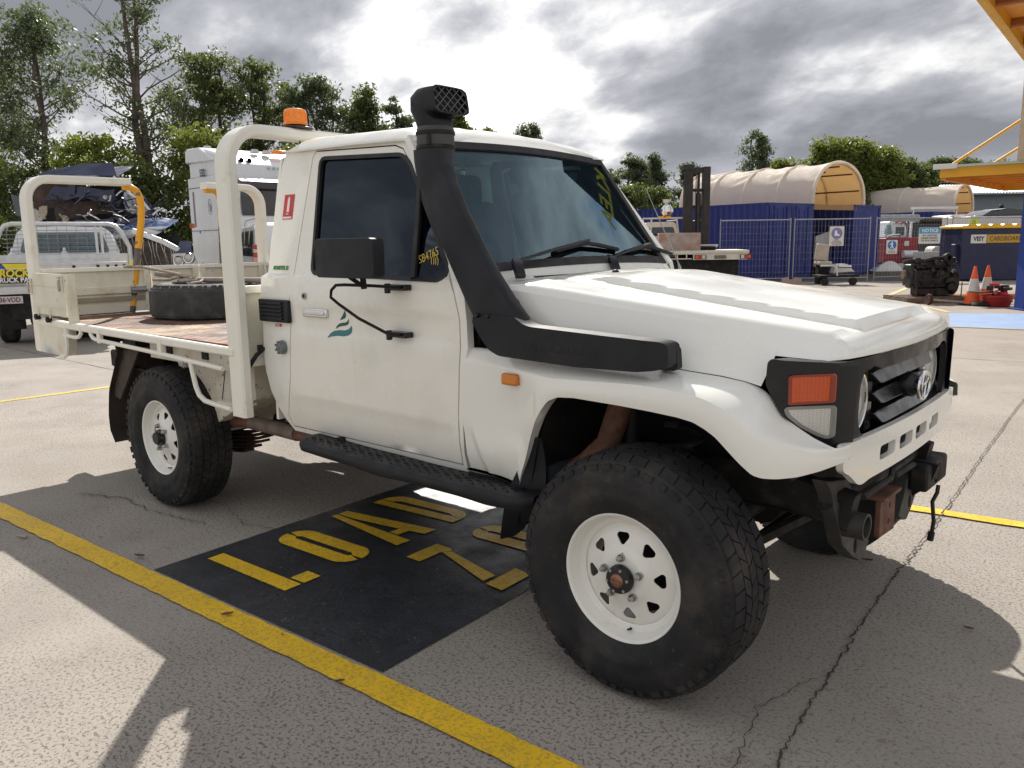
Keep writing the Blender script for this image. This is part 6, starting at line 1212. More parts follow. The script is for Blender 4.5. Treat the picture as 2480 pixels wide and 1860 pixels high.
# ---- engine on a pallet
en = T('engine_block', 9.72, 19.0, 'large black greasy diesel engine standing on a timber pallet', 'engine')
EB = mat('oily_black_engine', (.014, .013, .013), .5, var=.5, scale=9, bump=.5, bscale=40, dist=.01); EB2 = mat('dark_grey_casting', (.028, .027, .026), .45, .3, var=.4, scale=9)
er = random.Random(4)
P('crankcase', B().b2(-.44, .40, -.22, .25, .30, .74), EB, en, bevel=.05); P('cylinder_head', B().b2(-.40, .42, -.18, .2, .74, .93), EB, en, bevel=.04); P('flywheel_housing', B().lathe([(0, -.08), (.24, -.08), (.30, -.03), (.30, .06), (0, .06)], (.50, 0, .44), 'X', 22), EB, en); P('timing_cover', B().b2(-.52, -.42, -.2, .2, .36, .86), EB2, en, bevel=.03)
P('sump', B().b2(-.34, .02, -.18, .18, .13, .34), EB, en, bevel=.05); P('engine_mount', B().b2(.10, .40, -.2, .2, .11, .34), EB, en, bevel=.04); P('intake_pipe', B().tube([(-.66, -.1, .90), (-.5, -.12, .94), (-.3, -.14, .90), (0, -.14, .98), (.3, -.12, 1.0)], .05), EB2, en); P('turbo', B().lathe([(.05, -.08), (.10, -.05), (.12, 0), (.10, .06), (0, .08)], (.3, -.2, 1.0), 'Y', 16), EB, en); P('fan_hub', B().lathe([(0, -.05), (.10, -.05), (.10, 0)], (-.56, 0, .62), 'X', 16), mat('tan_cap', (.16, .12, .08), .6), en)
for k in range(34):
    c = (er.uniform(-.45, .5), er.uniform(-.30, -.2), er.uniform(.3, .98)); P('engine_fitting', B().box(c, (er.uniform(.04, .16), er.uniform(.05, .14), er.uniform(.03, .12)), rot=er.uniform(-.4, .4)), EB2 if k % 4 == 0 else EB, en, bevel=.01)
for k in range(10):
    a = Vector((er.uniform(-.4, .35), -.28, er.uniform(.4, .95))); P('fuel_line', B().tube([a, a+Vector((er.uniform(-.1, .2), -.05, er.uniform(-.1, .1))), a+Vector((er.uniform(-.2, .3), 0, er.uniform(-.2, .15)))], .012, n=6), EB2 if k % 2 else EB, en)
for x in (-.42, .62): P('pallet_strap', B().cyl((x, -.3, .12), (x+.03, -.25, .45), .012), RUST, en)
pl = T('timber_pallet', 9.74, 18.95, 'weathered grey timber pallet beneath the black engine', 'pallet')
TIM = mat('weathered_grey_timber', (.16, .11, .08), .85, var=.3, scale=9)
for y in (-.55, -.28, -.02, .24, .50): P('pallet_slat', B().b2(-.82, .82, y-.06, y+.06, .105, .128), TIM, pl)
for x in (-.78, 0, .78): P('pallet_bearer', B().b2(x-.04, x+.04, -.6, .56, .0, .105), TIM, pl)
P('pallet_front_board', B().b2(-.82, .82, -.63, -.605, .0, .12), TIM, pl)
sh = T('drive_shaft', 9.20, 17.9, 'grey drive shaft with a rusty end flange lying in front of the pallet', 'drive shaft'); P('shaft_tube', B().tube([(.02, 0, .12), (.75, -.1, .045), (1.15, -.2, .04)], .033, n=12), STEEL, sh); P('end_flange', B().lathe([(0, -.04), (.115, -.04), (.125, 0), (.115, .04), (0, .05)], (.0, 0, .125), 'X', 20), mat('dark_rust', (.07, .025, .02), .8), sh)
rg = T('rubber_ring', 10.25, 17.5, 'flat black rubber ring lying at the foot of the front cone', 'rubber ring'); P('ring_body', B().lathe([(.16, .0), (.30, .0), (.33, .03), (.30, .09), (.18, .09), (.15, .05)], axis='Z', n=28, close=True), BLKP, rg)
# ---- traffic cones
CON = mat('orange_cone_plastic', (.80, .12, .02), .45, var=.05, scale=5, dirt=[((.35, .10, .05), .58, .75, 7, .4)]); CONW = mat('white_reflective_collar', (.62, .60, .58), .5, var=.08)
def cone(u, v, s, label, b0=.39, tilt=0):
    t = T('traffic_cone', u, v, label, 'traffic cone', group='orange traffic cones by the bin')
    R0, H = .185*s, .84*s; r = lambda z: R0+(.022-R0)*(z/H)
    P('cone_body', B().lathe([(R0+.02, .03), (R0, .04), (r(.30*s), .30*s), (r(.30*s)+.002, .30*s)], axis='Z', n=28), CON, t); P('white_collar', B().lathe([(r(.30*s)+.002, .30*s), (r(.57*s)+.002, .57*s)], axis='Z', n=28), CONW, t); P('cone_top', B().lathe([(r(.57*s), .57*s), (.026, H-.01), (.020, H), (.012, H), (.012, H-.04)], axis='Z', n=28), CON, t)
    P('cone_base', B().prism(rrect(-.22*s, .22*s, -.22*s, .22*s, .05), lambda x, y: (x, y, 0), (0, 0, .035)), BLKP, t); return t
cone(10.08, 17.75, 1.0, 'taller orange and white cone in front, beside the black engine'); cone(10.86, 18.6, .98, 'orange and white cone behind the red tub, near the blue bin')
tb = T('red_parts_tub', 10.36, 17.3, 'round red plastic tub heaped with dark machine parts', 'tub'); P('tub_shell', B().lathe([(.21, .0), (.24, .03), (.29, .22), (.31, .225), (.31, .245), (.285, .245), (.235, .04), (0, .03)], axis='Z', n=26), mat('red_plastic', (.35, .025, .02), .45, var=.1), tb)
for z in (.11, .17): P('tub_hoop', B().lathe([(.262+z*.14, z-.01), (.275+z*.14, z), (.262+z*.14, z+.01)], axis='Z', n=26), MATS['red_plastic'], tb)
for k in range(12): P('loose_part', B().box((er.uniform(-.2, .2), er.uniform(-.2, .2), er.uniform(.24, .46)), (er.uniform(.06, .2), er.uniform(.05, .15), er.uniform(.04, .1)), rot=er.uniform(0, 3)), [EB, EB2, REDV][k % 3], tb, bevel=.01)
P('steel_plate', B().box((-.30, 0, .31), (.5, .3, .02)), EB2, tb)
tp = T('timber_beams', 11.1, 19.6, 'pale timber beams stacked on the ground in front of the blue bin', 'timber')
for k in range(5): P('timber_beam', B().b2(-.55+.05*k, 1.3, -.3+.16*k, -.18+.16*k, .02+.0*k, .12), mat('pale_timber', (.42, .30, .18), .8, var=.15), tp)
oc = T('orange_bracket', 14.6, 28.5, 'low orange bracket on the ground left of the blue bin', 'bracket'); P('bracket_body', B().prism([(-.35, 0), (.35, 0), (.30, .12), (.1, .16), (-.3, .10)], lambda x, z: (x, 0, z), (0, .3, 0)), mat('dull_orange', (.45, .13, .03), .6), oc, bevel=.02)
# ---- blue cardboard bin
bn = T('cardboard_bin', 14.95, 27.2, 'large navy bin with a yellow lid marked VISY CARDBOARD', 'bin'); bn.scale = (.88, .88, .975); BINB = mat('navy_bin_paint', (.014, .017, .062), .5, var=.1, scale=1.5)
P('bin_body', B().prism([(.0, .05), (2.75, .0), (2.75, 1.78), (-.03, 1.76)], lambda x, z: (x, 0, z), (0, 1.6, 0)), BINB, bn, bevel=.02); ld = P('bin_lid', B().b2(-.06, 2.8, -.08, 1.65, 1.76, 1.86), mat('yellow_lid_plastic', (.75, .42, .02), .4), bn, bevel=.03)
for k in range(6): P('lid_rib', B().prism([(.10+.45*k, 1.86), (.50+.45*k, 1.86), (.42+.45*k, 1.91), (.16+.45*k, 1.91)], lambda x, z: (x, -.06, z), (0, 1.6, 0)), MATS['yellow_lid_plastic'], ld, bevel=.01)
P('lifting_pocket', B().b2(-.16, .0, .2, .5, .75, 1.25), BINB, bn, bevel=.03); lp_ = P('brand_plate', B().b2(.30, .88, -.02, -.003, 1.27, 1.56), SIGNW, bn); txt('brand_lettering', 'VISY', .21, .59, -.024, 1.415, mat('grey_print', (.05, .05, .07), .5), lp_, sx=1.0, bold=.008)
yp = P('product_plate', B().b2(.90, 2.55, -.02, -.003, 1.28, 1.56), mat('mustard_plate', (.50, .30, .03), .5), bn); txt('product_lettering', 'CARDBOARD', .21, 1.62, -.024, 1.415, mat('brown_print', (.13, .07, .02), .5), yp, sx=.98, bold=.003)
ys = T('yellow_notice', 17.1, 30.8, 'small fluorescent yellow notice above the left end of the blue bin', 'notice'); P('notice_card', B().b2(.05, .36, 0, .012, 1.90, 2.10), mat('fluoro_yellow', (.62, .72, .03), .5), ys); P('notice_post', B().b2(.18, .22, .02, .05, 0, 1.95), GALV, ys)
for k in range(3): txt('notice_lettering', ['KEEP', 'CLEAR', 'OF BIN'][k], .05, .2, -.003, 2.06-.06*k, BLKV, ys)
# ---- vehicles and stores beyond the fence
rt = T('red_truck_cab', 16.15, 35.5, 'old white truck cab with chrome stack standing over red panels beyond the fence', 'truck'); RP = mat('faded_red_panel', (.28, .02, .03), .5, var=.15)
P('red_front', B().b2(.0, 1.42, -.1, .6, .38, 1.44), RP, rt, bevel=.03); P('cab_shell', B().prism([(.05, 1.44), (1.0, 1.44), (.95, 1.95), (.75, 2.1), (.2, 2.15)], lambda x, z: (x, .1, z), (0, 1.8, 0)), WHITE, rt, bevel=.05); P('cab_window', B().prism([(-.02, 1.62), (.32, 1.62), (.25, 2.0), (.08, 2.02)], lambda x, z: (x, .05, z), (0, .04, 0)), LGLASS, rt); P('door_window', B().b2(.5, .85, .06, .1, 1.55, 1.9), DGLASS, rt)
P('exhaust_stack', B().lathe([(.10, 1.45), (.10, 2.05), (.17, 2.07), (.17, 2.12), (0, 2.12)], (1.05, 0, 0), 'Z', 16), CHRO, rt); P('bullbar', B().tube([(.0, -.2, 1.5), (.2, -.25, 1.58), (.5, -.25, 1.58), (.55, -.2, 1.46)], .04), CHRO, rt); P('white_plate', B().b2(.80, 1.0, -.13, -.1, 1.1, 1.3), SIGNW, rt); P('tank', B().cyl((.7, -.25, .75), (1.3, -.25, .75), .16), WHITE, rt)
for k in range(3): P('roof_lamp', B().b2(.45+.2*k, .55+.2*k, .0, .1, 2.06-.04*k, 2.12-.04*k), REDL, rt)
sf = T('white_roof_deflector', 15.42, 33.6, 'white curved roof deflector resting on timber beyond the fence', 'roof deflector'); P('deflector_shell', B().grid(lambda u, v: (-.58+1.16*u, -.3+.6*v, .12+.42*math.sin(math.pi*u)**.8*(1-.5*v)), 20, 6), WHITE, sf); P('deflector_face', B().prism([(-.58+1.16*i/16, .10+.42*math.sin(math.pi*i/16)**.8) for i in range(17)], lambda x, z: (x, -.3, z), (0, .02, 0)), WHITE, sf); P('timber_bearer', B().b2(-.65, .65, -.3, .3, 0, .11), TIM, sf)
sk = T('scrap_machine', 10.3, 26.2, 'silver machine with a curved tube frame on a low cart behind the fence', 'machine')
P('cart_deck', B().b2(-.5, .75, -.3, .4, .25, .32), BLKM, sk); P('tube_frame', B().tube([(-.5, -.3, .62), (-.1, -.3, .62), (.0, -.3, .55), (.05, -.3, .3)], .03), ALU, sk); P('silver_cowl', B().prism([(.0, .35), (.7, .40), (.45, .66), (.1, .66)], lambda x, z: (x, -.1, z), (0, .4, 0)), ALU, sk, bevel=.04); P('shaft_end', B().cyl((.1, -.2, .6), (.5, -.25, .58), .05), CHRO, sk); P('cart_wheel', B().lathe([(0, -.05), (.12, -.05), (.12, .05), (0, .05)], (.55, -.3, .12), 'Y', 14), BLKP, sk); P('cart_wheel', B().lathe([(0, -.05), (.12, -.05), (.12, .05), (0, .05)], (-.35, -.3, .12), 'Y', 14), BLKP, sk)
fc_ = T('stacked_seat', 10.0, 26.9, 'pale beige truck seat standing upright behind the fence', 'seat'); P('seat_back', B().box((.2, 0, 1.02), (.42, .16, .55), tilt=Matrix.Rotation(R_(8), 3, 'Y')), mat('pale_beige_vinyl', (.42, .37, .31), .7), fc_, bevel=.05); P('seat_cushion', B().b2(-.02, .42, -.4, .1, .62, .74), MATS['pale_beige_vinyl'], fc_, bevel=.04); P('seat_leg', B().b2(.05, .35, -.2, .1, .0, .62), BLKM, fc_)
lh = T('flat_deck_load', 16.3, 40, 'row of grey and white vehicle roofs and racks in front of the smaller shelter', 'vehicle')
P('van_roof', B().b2(.4, 3.6, 0, 2, 2.1, 2.55), mat('grey_vehicle_shell', (.30, .30, .31), .5, var=.2), lh, bevel=.12); P('dark_body', B().b2(.2, 7.6, .2, 2, .3, 2.15), mat('dark_vehicle_side', (.035, .035, .04), .5, var=.3), lh, bevel=.06); P('roof_rack', B().tube([(3.3, .2, 2.55), (3.3, .2, 2.85), (5.4, .2, 2.85), (5.4, .2, 2.5)], .03), WHITE, lh); P('rack_board', B().b2(3.3, 5.4, .1, .5, 2.78, 2.9), WHITE, lh); P('second_roof', B().b2(5.0, 7.4, 0, 2, 2.2, 2.5), WHITE, lh, bevel=.15); P('third_roof', B().b2(3.7, 5.0, -.1, 1.5, 2.15, 2.4), mat('brown_shell', (.08, .05, .045), .5), lh, bevel=.1); shadeless_wheels(lh, ((1.2, .2), (6.2, .2)), .45, .3, axis='Y')
tk = T('grey_tank', 16.9, 33.0, 'pale grey rounded tank on the ground beyond the fence', 'tank'); P('tank_body', B().prism(rpoly([(0, .45), (1.25, .45), (1.15, 1.05), (.1, 1.1)], .2), lambda x, z: (x, 0, z), (0, .7, 0)), mat('pale_grey_tank', (.36, .35, .34), .6, var=.15), tk, bevel=.05); P('tank_foot', B().b2(.2, 1.0, .1, .6, 0, .45), BLKM, tk)
bt = T('white_block_stack', 15.6, 31.5, 'low white panels leaning behind the engine at the left of the bin', 'panels'); P('white_panel', B().b2(0, 1.1, 0, .3, 0, .9), mat('greyish_white_wall', (.45, .43, .41), .7, var=.1), bt)
for k in range(4): P('panel_joint', B().b2(0, 1.1, -.012, 0, .18*k+.08, .18*k+.095), BLKM, bt)
vb = T('white_box_truck', 18.7, 33.2, 'white truck body with a dark curved cab top behind the blue bin', 'truck'); P('box_body', B().b2(-.2, 3.4, 0, 2.2, .6, 2.25), mat('off_white_box', (.58, .57, .56), .5, var=.05), vb, bevel=.03); P('dark_cab_top', B().prism([(.3, 2.25), (.7, 2.48), (1.3, 2.55), (2.6, 2.5), (2.9, 2.25)], lambda x, z: (x, .1, z), (0, 1.6, 0)), DGLASS, vb, bevel=.05)
for x in (1.0, 2.4): P('spot_lamp', B().box((x, 0, 2.62), (.16, .1, .14)), BLKP, vb, bevel=.03)
shadeless_wheels(vb, ((.6, .3), (2.6, .3)), .45, .3, axis='Y')
oe = T('scattered_engine_parts', 15.0, 34.5, 'heap of silver and brown scrap parts on the ground beyond the fence', 'scrap heap')
for k in range(22): P('scrap_part', B().box((er.uniform(-.8, 1.8), er.uniform(-.4, .4), er.uniform(.05, .35)), (er.uniform(.1, .4), er.uniform(.1, .3), er.uniform(.06, .2)), rot=er.uniform(0, 3)), [ALU, EB, RUST, SIGNW][k % 4], oe, bevel=.02)
# ---- grey shed
sd = T('grey_shed', 30.5, 60, 'long grey shed with a pale ribbed metal roof at the right', 'shed', rot=R_(-4)); P('shed_wall', B().b2(0, 26, .2, 14, 0, 4.5), mat('blue_grey_wall', (.20, .23, .255), .7, var=.05), sd); b = B()
for k in range(120):
    x = -.3+k*.22; b.prism([(x, 0), (x+.07, .07), (x+.13, .07), (x+.20, 0)], lambda q, z: (q, -.2, 4.48+z), (0, 7, .95))
P('roof_sheet', B().grid(lambda u, v: (-.4+26.5*u, -.25+7*v, 4.47+.95*v), 2, 2), mat('pale_roof_steel', (.52, .54, .57), .5, .2), sd); P('roof_ribs', b, MATS['pale_roof_steel'], sd, kind='stuff'); P('gutter', B().b2(-.4, 26, -.35, -.2, 4.38, 4.5), MATS['pale_roof_steel'], sd)
P('shed_door', B().b2(9, 12, .15, .2, 0, 3), mat('dark_grey_door', (.08, .09, .1), .6), sd)
# ---- yellow awning with tie rods
aw = thing('yellow_awning', (-3.53, 17.54, 0), 'yellow steel awning hung from diagonal rods at the right edge', 'awning'); YST = mat('yellow_structural_paint', (.72, .36, .015), .45, var=.05, scale=2); ORS = mat('orange_soffit_paint', (.70, .27, .01), .5, var=.08, scale=2)
x1 = 9.0; P('front_beam', B().b2(0, x1, 0, .10, 2.73, 2.93), YST, aw); P('left_beam', B().b2(0, .10, .1, 6.0, 2.68, 2.93), ORS, aw); P('rear_beam', B().b2(.1, x1, 5.9, 6.0, 2.66, 2.93), YST, aw); P('roof_sheeting', B().b2(-.08, x1, -.08, 6.1, 2.93, 2.98), mat('pale_green_roof', (.45, .50, .42), .6), aw); P('white_flashing', B().b2(-.12, .35, -.10, -.04, 2.90, 3.01), SIGNW, aw, bevel=.01)
for k in range(7): P('soffit_purlin', B().b2(.1, x1, .75+.8*k, .87+.8*k, 2.78, 2.90), ORS, aw)
P('soffit', B().b2(.1, x1, .1, 5.9, 2.905, 2.925), ORS, aw)
mp = P('support_mast', B().b2(1.44, 1.90, -.12, .34, 2.98, 8.5), mat('beige_mast_paint', (.50, .40, .28), .6), aw, bevel=.02)
P('tie_rod', B().cyl((.14, .05, 2.94), (1.50, .05, 3.83), .030, n=8), YST, aw); P('tie_rod', B().cyl((1.00, .05, 2.96), (1.50, .05, 3.28), .028, n=8), YST, aw)
bp = T('blue_awning_post', 10.42, 16.4, 'thick blue painted post at the right edge beside the red tub', 'post'); P('post_shaft', B().b2(-.17, .17, -.17, .17, 0, 2.75), mat('blue_post_paint', (.012, .045, .26), .45, var=.08), bp, bevel=.02); P('post_foot', B().b2(-.24, .24, -.24, .24, 0, .03), MATS['blue_post_paint'], bp)
# ---- high canopy whose corner enters at the top right
cn = thing('orange_canopy', (-1.5, 11.3, 0), 'orange soffit of a high canopy in the top right corner', 'canopy')
def cz(px, py, z): return None
cpoly = [(.29, -2.8), (-.10, 4.2), (3.2, 4.5), (3.2, -2.8)]
P('soffit_deck', B().prism(cpoly, lambda x, y: (x, y, 4.55), (0, 0, .12)), ORS, cn); 
for k in range(5):
    a = Vector(cpoly[0]).lerp(Vector(cpoly[1]), .1+.2*k); c = Vector(cpoly[3]).lerp(Vector(cpoly[2]), .1+.2*k); P('soffit_rib', B().tube([(a.x, a.y, 4.50), (c.x, c.y, 4.50)], .05, rect=(.10, .12)), mat('brown_orange_rib', (.30, .10, .02), .6), cn)
P('edge_beam', B().tube([(cpoly[0][0], cpoly[0][1], 4.50), (cpoly[1][0], cpoly[1][1], 4.50)], .05, rect=(.12, .24)), YST, cn)
FB = P('name_fascia', B().b2(-1.5, 1.15, -2.95, -2.87, 4.68, 6.9), mat('navy_sign_board', (.006, .016, .03), .4), cn); txt('fascia_lettering', '& B  ROCKLEA', .5, -.2, -2.96, 5.6, mat('yellow_sign_letters', (.70, .60, .05), .5), FB, bold=.01)
P('canopy_post', B().b2(3.0, 3.2, 3.8, 4.1, 0, 4.55), YST, cn)
# ================================================================== TREES
def leafmat(name, col, trans, var=.35):
    m = bpy.data.materials.new(name); m.use_nodes = True; nt = m.node_tree; N = nt.nodes; L = nt.links; N.clear()
    o = N.new('ShaderNodeOutputMaterial'); tc = N.new('ShaderNodeTexCoord'); n = N.new('ShaderNodeTexNoise'); n.inputs['Scale'].default_value = 1.3; n.inputs['Detail'].default_value = 6; L.new(tc.outputs['Object'], n.inputs[0])
    r = N.new('ShaderNodeMapRange'); L.new(n.outputs[0], r.inputs[0]); r.inputs[1].default_value = .3; r.inputs[2].default_value = .7
    mx = N.new('ShaderNodeMix'); mx.data_type = 'RGBA'; L.new(r.outputs[0], mx.inputs[0]); mx.inputs[6].default_value = tuple(c*(1-var) for c in col)+(1,); mx.inputs[7].default_value = tuple(c*(1+var) for c in col)+(1,)
    d = N.new('ShaderNodeBsdfPrincipled'); d.inputs['Roughness'].default_value = .5; d.inputs['Specular IOR Level'].default_value = .35; L.new(mx.outputs[2], d.inputs['Base Color'])
    t = N.new('ShaderNodeBsdfTranslucent'); t.inputs[0].default_value = trans+(1,); s = N.new('ShaderNodeMixShader'); s.inputs[0].default_value = .42; L.new(d.outputs[0], s.inputs[1]); L.new(t.outputs[0], s.inputs[2]); L.new(s.outputs[0], o.inputs[0]); return m
LF = {'dark': leafmat('grey_green_gum_leaves', (.085, .105, .060), (.15, .20, .08)), 'mid': leafmat('mid_green_leaves', (.072, .094, .036), (.16, .20, .05)), 'yel': leafmat('yellow_green_leaves', (.110, .135, .025), (.30, .36, .04)), 'bri': leafmat('olive_green_leaves', (.090, .112, .024), (.23, .27, .045))}
BARK = mat('grey_brown_bark', (.12, .095, .08), .9, var=.3, scale=3, bump=.4, bscale=12, dist=.02)
def leaves(centres, radii, n, size, rng, elong=2.4, hang=.5):
    c = np.repeat(centres, n, axis=0); r = np.repeat(radii, n)
    d = rng.normal(size=c.shape); d /= np.linalg.norm(d, axis=1)[:, None]; rad = r*rng.random(len(r))**.45
    p = c+d*rad[:, None]*np.array([1, 1, .62])
    a = rng.normal(size=p.shape); a[:, 2] -= hang; a /= np.linalg.norm(a, axis=1)[:, None]; b_ = np.cross(a, rng.normal(size=p.shape)); b_ /= np.linalg.norm(b_, axis=1)[:, None]
    s = size*rng.uniform(.6, 1.3, len(p))[:, None]; a = a*s*elong*.5; b_ = b_*s*.5
    v = np.stack([p-a, p+b_*.9, p+a, p-b_*.9], 1).reshape(-1, 3); return v
def leafmesh(name, v, m):
    n = len(v)//4; me = bpy.data.meshes.new(name); me.vertices.add(len(v)); me.vertices.foreach_set('co', v.astype(np.float32).ravel()); me.loops.add(4*n); me.loops.foreach_set('vertex_index', np.arange(4*n, dtype=np.int32)); me.polygons.add(n); me.polygons.foreach_set('loop_start', np.arange(0, 4*n, 4, dtype=np.int32)); me.update(calc_edges=True); me.materials.append(m); return me
def tree(u, v, H, spread, label, kind='dark', base=.45, trunks=1, dens=1.0, seed=0, lsize=.095, group='trees along the far side of the yard', cl=.75, nl=None, lean=0.0, shape=None, r0=None, cat='tree'):
    rng = np.random.default_rng(seed+100); rs = random.Random(seed); t = T('tree' if cat == 'tree' else 'bush', u, v, label, cat, group=group)
    segs = []; tips = []
    tb_ = B()
    for k in range(trunks):
        a0 = rs.uniform(0, 6.28); x0 = (k-(trunks-1)/2)*.45; top = Vector((x0+lean+math.cos(a0)*spread*.12, math.sin(a0)*.4, H*rs.uniform(.88, .97)))
        P_ = [Vector((x0*.7, 0, 0))]
        for q in range(1, 9): f = q/8; P_.append(Vector((x0*.7, 0, 0)).lerp(top, f)+Vector((rs.gauss(0, .10), rs.gauss(0, .10), 0))*H/10)
        rr0 = r0 or H*.014; tb_.tube(P_, [rr0*(1-.85*q/8)+.015 for q in range(9)], n=7)
        nb = int(9+H*1.1)
        for j in range(nb):
            f = base*.8+(1-base*.8)*((j+rs.random())/nb)*.97; i = min(7, int(f*8)); p = P_[i].lerp(P_[i+1], f*8-i); ang = rs.uniform(0, 6.28)
            prof = (math.sin(math.pi*min(1, max(0, (f-base*.7)/(1-base*.7)))**.75)*.85+.22) if shape is None else shape(f)
            L_ = spread*prof*rs.uniform(.6, 1.05); d = Vector((math.cos(ang), math.sin(ang)*.75, rs.uniform(.35, .95))).normalized()
            Q = [p]; 
            for q in range(1, 5): Q.append(p+d*L_*q/4+Vector((rs.gauss(0, .07), rs.gauss(0, .07), rs.gauss(0, .05)+.05*q*q*L_/16))*1.0)
            rb = rr0*(1-.8*f)*.42; tb_.tube(Q, [rb, rb*.8, rb*.6, rb*.4, .008], n=5); 
            for q in (2, 3, 4): tips.append(Q[q]+Vector((rs.gauss(0, .15), rs.gauss(0, .15), rs.gauss(0, .1)))*L_*.5)
            for s in range(3):
                i2 = rs.choice((1, 2, 3)); e = Q[i2]+Vector((rs.uniform(-1, 1), rs.uniform(-.8, .8), rs.uniform(-.1, .9)))*L_*.42; tb_.tube([Q[i2], (Q[i2]+e)/2+Vector((0, 0, -.03)), e], [rb*.4, rb*.3, .006], n=4); tips.append(e)
        tips.append(top+Vector((0, 0, H*.02)))
    tips = np.array([tuple(q) for q in tips]); keep = rng.random(len(tips)) < min(1, dens*1.1); tips = tips[keep]; rad = cl*.85*rng.uniform(.40, 1.2, len(tips))*H/11
    me = leafmesh('crown', leaves(tips, rad, nl or int(58*dens+10), lsize, rng), LF[kind])
    trk = P('trunk', tb_, BARK, t, ang=60); link('crown', me, t, world=False); return t
def bush(u, v, H, w, label, kind='mid', seed=0, n=70, lsize=.13, group='undergrowth bushes below the tall trees', d=None, nl=120):
    rng = np.random.default_rng(seed+500); t = T('bush', u, v, label, 'bush', group=group); a = rng.uniform(0, 2*np.pi, n); h = rng.uniform(.08, 1, n); r = (1-np.clip((h-.45)/.62, 0, 1)**2)**.5*w/2*rng.uniform(.35, 1, n)
    c = np.stack([r*np.cos(a), r*np.sin(a)*(.55 if d is None else d), h*H*.93], 1); rad = rng.uniform(.35, .8, n)*min(1.3, H*.17+.15); tb_ = B()
    for k in range(5): e = c[rng.integers(n)]; tb_.tube([(0, 0, 0), (e[0]*.4, e[1]*.4, e[2]*.45), tuple(e)], [.09, .06, .02], n=5)
    P('stem', tb_, BARK, t, ang=60); link('foliage', leafmesh('foliage', leaves(c, rad, nl, lsize, rng, 1.8, .2), LF[kind]), t, world=False); return t
GL = 'tall trees standing left of the yard'
tree(-20.9, 38, 12.3, 2.9, 'dense dark gum tree at the far left of the picture', 'dark', base=.42, trunks=2, seed=1, dens=.62, cl=.95, group=GL)
tree(-24.6, 39, 11.5, 2.9, 'dark gum tree cut off by the left edge of the picture', 'dark', base=.40, trunks=2, seed=2, dens=.6, cl=.95, group=GL)
tree(-16.25, 37, 14.5, 2.35, 'tallest slender gum with two pale trunks and an open crown', 'dark', base=.46, trunks=2, seed=3, dens=.42, cl=.65, group=GL, lsize=.09, r0=.23)
tree(-15.0, 42, 11.0, 2.7, 'green topped tree between the slender gum and the cab roof', 'mid', base=.42, trunks=3, seed=4, dens=.65, cl=.75, group=GL)
tree(-12.4, 43, 10.9, 2.2, 'rounded green tree just left of the orange roof beacon', 'mid', base=.42, trunks=2, seed=5, dens=.65, cl=.72, group=GL)
tree(-9.4, 42, 9.7, 2.4, 'dark green tree right behind the orange roof beacon', 'dark', base=.40, trunks=3, seed=6, dens=.68, cl=.85, group=GL)
tree(-7.0, 42, 9.5, 1.6, 'lighter green tree right of the beacon above the cab roof', 'mid', base=.38, trunks=2, seed=7, dens=.7, cl=.8, group=GL)
tree(-5.8, 43, 8.9, 1.1, 'narrow dark tree nearest the snorkel above the cab roof', 'dark', base=.4, trunks=1, seed=8, dens=.7, cl=.7, group=GL)
UB = [(-27, 35, 6.0, 6), (-22.6, 34.2, 6.4, 4.6), (-19.4, 33.5, 4.9, 4.2), (-17.2, 34.5, 6.3, 3.6), (-15.0, 33.5, 5.0, 4.0), (-12.9, 34.5, 6.6, 3.8), (-10.8, 34, 4.8, 4.0), (-8.6, 35, 6.0, 3.8), (-6.2, 35, 5.2, 4.0), (-3.9, 36, 5.4, 3.6)]
UL = ['bush mass at the far left edge below the dark gum', 'bush below the dark gum tree behind the wreck roof', 'bush behind the buckled roof of the wreck', 'yellow green bush left of the slender gum trunks', 'bush right of the slender gum trunks', 'bright bush behind the top of the white prime mover', 'bush behind the white prime mover roof', 'bush hidden behind the cab pillar and hoop', 'bush behind the cream truck cab roof', 'bush behind the cream cab windscreen']
for i, (u, v, h, w) in enumerate(UB): bush(u, v, h, w, UL[i], ['mid', 'yel', 'mid', 'yel', 'mid', 'bri', 'mid', 'mid', 'mid', 'mid'][i], seed=i, n=95, nl=85, lsize=.115)
GM = 'distant trees between cab and shelter'
tree(-2.7, 43, 8.5, 1.5, 'small bright tree just right of the snorkel head', 'bri', base=.4, trunks=2, seed=20, cl=.7, group=GM); tree(-1.2, 44, 7.6, .9, 'tiny tree top over the cab roof', 'bri', base=.4, seed=21, cl=.6, group=GM)
tree(1.3, 60, 10.5, 1.3, 'thin grey green tree rising over the middle of the cab roof', 'dark', base=.5, trunks=2, seed=22, dens=.6, cl=.75, group=GM); tree(2.9, 61, 8.7, .9, 'small low tree beside the one over the cab roof', 'dark', base=.5, seed=23, dens=.45, cl=.6, group=GM)
tree(9.1, 60, 7.7, 1.7, 'left tree of the three seen past the windscreen pillar', 'dark', base=.35, trunks=3, seed=24, dens=.65, cl=.95, group=GM); tree(11.0, 61, 7.8, 1.5, 'middle tree of the three seen past the windscreen pillar', 'dark', base=.35, trunks=2, seed=25, dens=.65, cl=.95, group=GM); tree(7.8, 61, 7.0, 1.3, 'dim tree touching the edge of the cream cab pillar', 'dark', base=.35, trunks=2, seed=29, dens=.6, cl=.9, group=GM); tree(12.9, 60, 7.3, 1.2, 'right tree of the three, just left of the forklift mast', 'dark', base=.35, trunks=2, seed=26, dens=.6, cl=.9, group=GM)
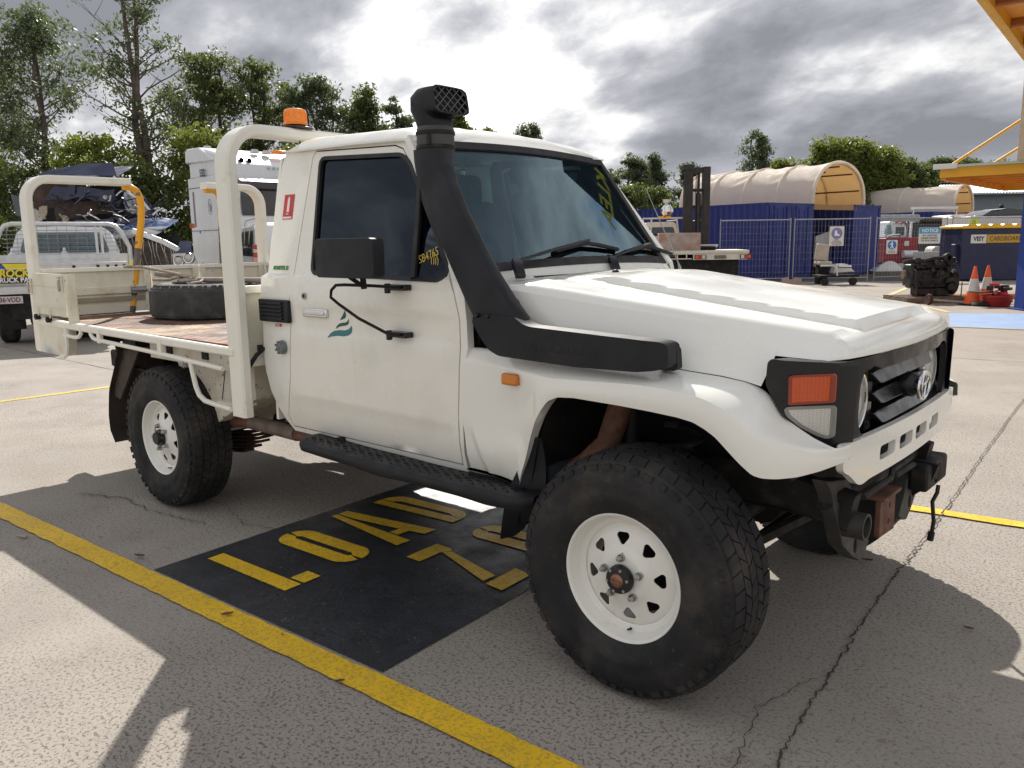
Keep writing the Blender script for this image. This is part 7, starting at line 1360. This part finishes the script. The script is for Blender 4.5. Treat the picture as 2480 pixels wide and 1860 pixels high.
bush(7.6, 50, 5.0, 5, 'bright bush at the foot of the windscreen pillar', 'mid', 30, group='bushes right of the cab'); bush(10.6, 51, 3.9, 5, 'bush below the three trees behind the container roof', 'mid', 31, group='bushes right of the cab'); bush(4.5, 52, 4.4, 5, 'bush seen through the windscreen', 'mid', 35, group='bushes right of the cab')
tree(16.3, 55, 8.9, 1.15, 'tall sparse gum rising above the large canvas shelter', 'dark', base=.42, trunks=3, seed=27, dens=.45, cl=.75, group='trees behind the shelters')
bush(16.7, 50, 6.3, 3.4, 'lowest left end of the bright hedge just above the canvas roof', 'bri', 46, n=110, group='bright hedge behind the shelters', nl=150, lsize=.12)
for i, (u, v, h, w, l) in enumerate(((18.9, 49, 7.4, 3.6, 'left lobe of the bright green hedge behind the large shelter'), (20.6, 50, 7.6, 3.6, 'highest lobe of the bright green hedge behind the large shelter'), (22.6, 51, 7.0, 3.8, 'middle lobe of the bright green hedge above the gap between shelters'), (24.6, 53, 6.6, 4.0, 'right lobe of the bright green hedge above the smaller shelter'), (27.2, 56, 6.4, 4.2, 'lowest lobe of the hedge beside the tip of the yellow awning'))): bush(u, v, h, w, l, 'bri' if i < 3 else 'mid', 40+i, n=190, group='bright hedge behind the shelters', nl=150, lsize=.115)
for i, (u, v, h, w, l) in enumerate(((36.5, 70, 8.4, 5, 'pale distant tree above the awning, left'), (39.0, 71, 8.3, 3.6, 'pale distant tree above the awning, middle'), (42.3, 72, 8.1, 4, 'pale distant tree beside the beige mast'))): tree(u, v, h, w*.5, l, 'mid', base=.3, trunks=2, seed=50+i, cl=1.0, dens=1.0, group='distant trees over the shed')
# a belt of woodland closing the horizon
rng = np.random.default_rng(9); n = 900; uu = rng.uniform(-95, 150, n); cc_ = np.stack([uu, rng.uniform(85, 98, n), rng.uniform(.3, 1, n)*(5.0+1.3*np.sin(uu*.21)+1.0*np.sin(uu*.53))], 1)
me = leafmesh('distant_woodland', leaves(cc_, rng.uniform(.8, 1.8, n), 60, .34, rng, 1.6, .1), LF['dark']); o = link('distant_woodland', me, kind='stuff', loc=tuple(Y(0, 0)), rz=YRZ); o['label'] = 'far belt of woodland low on the horizon'; o['category'] = 'woodland'
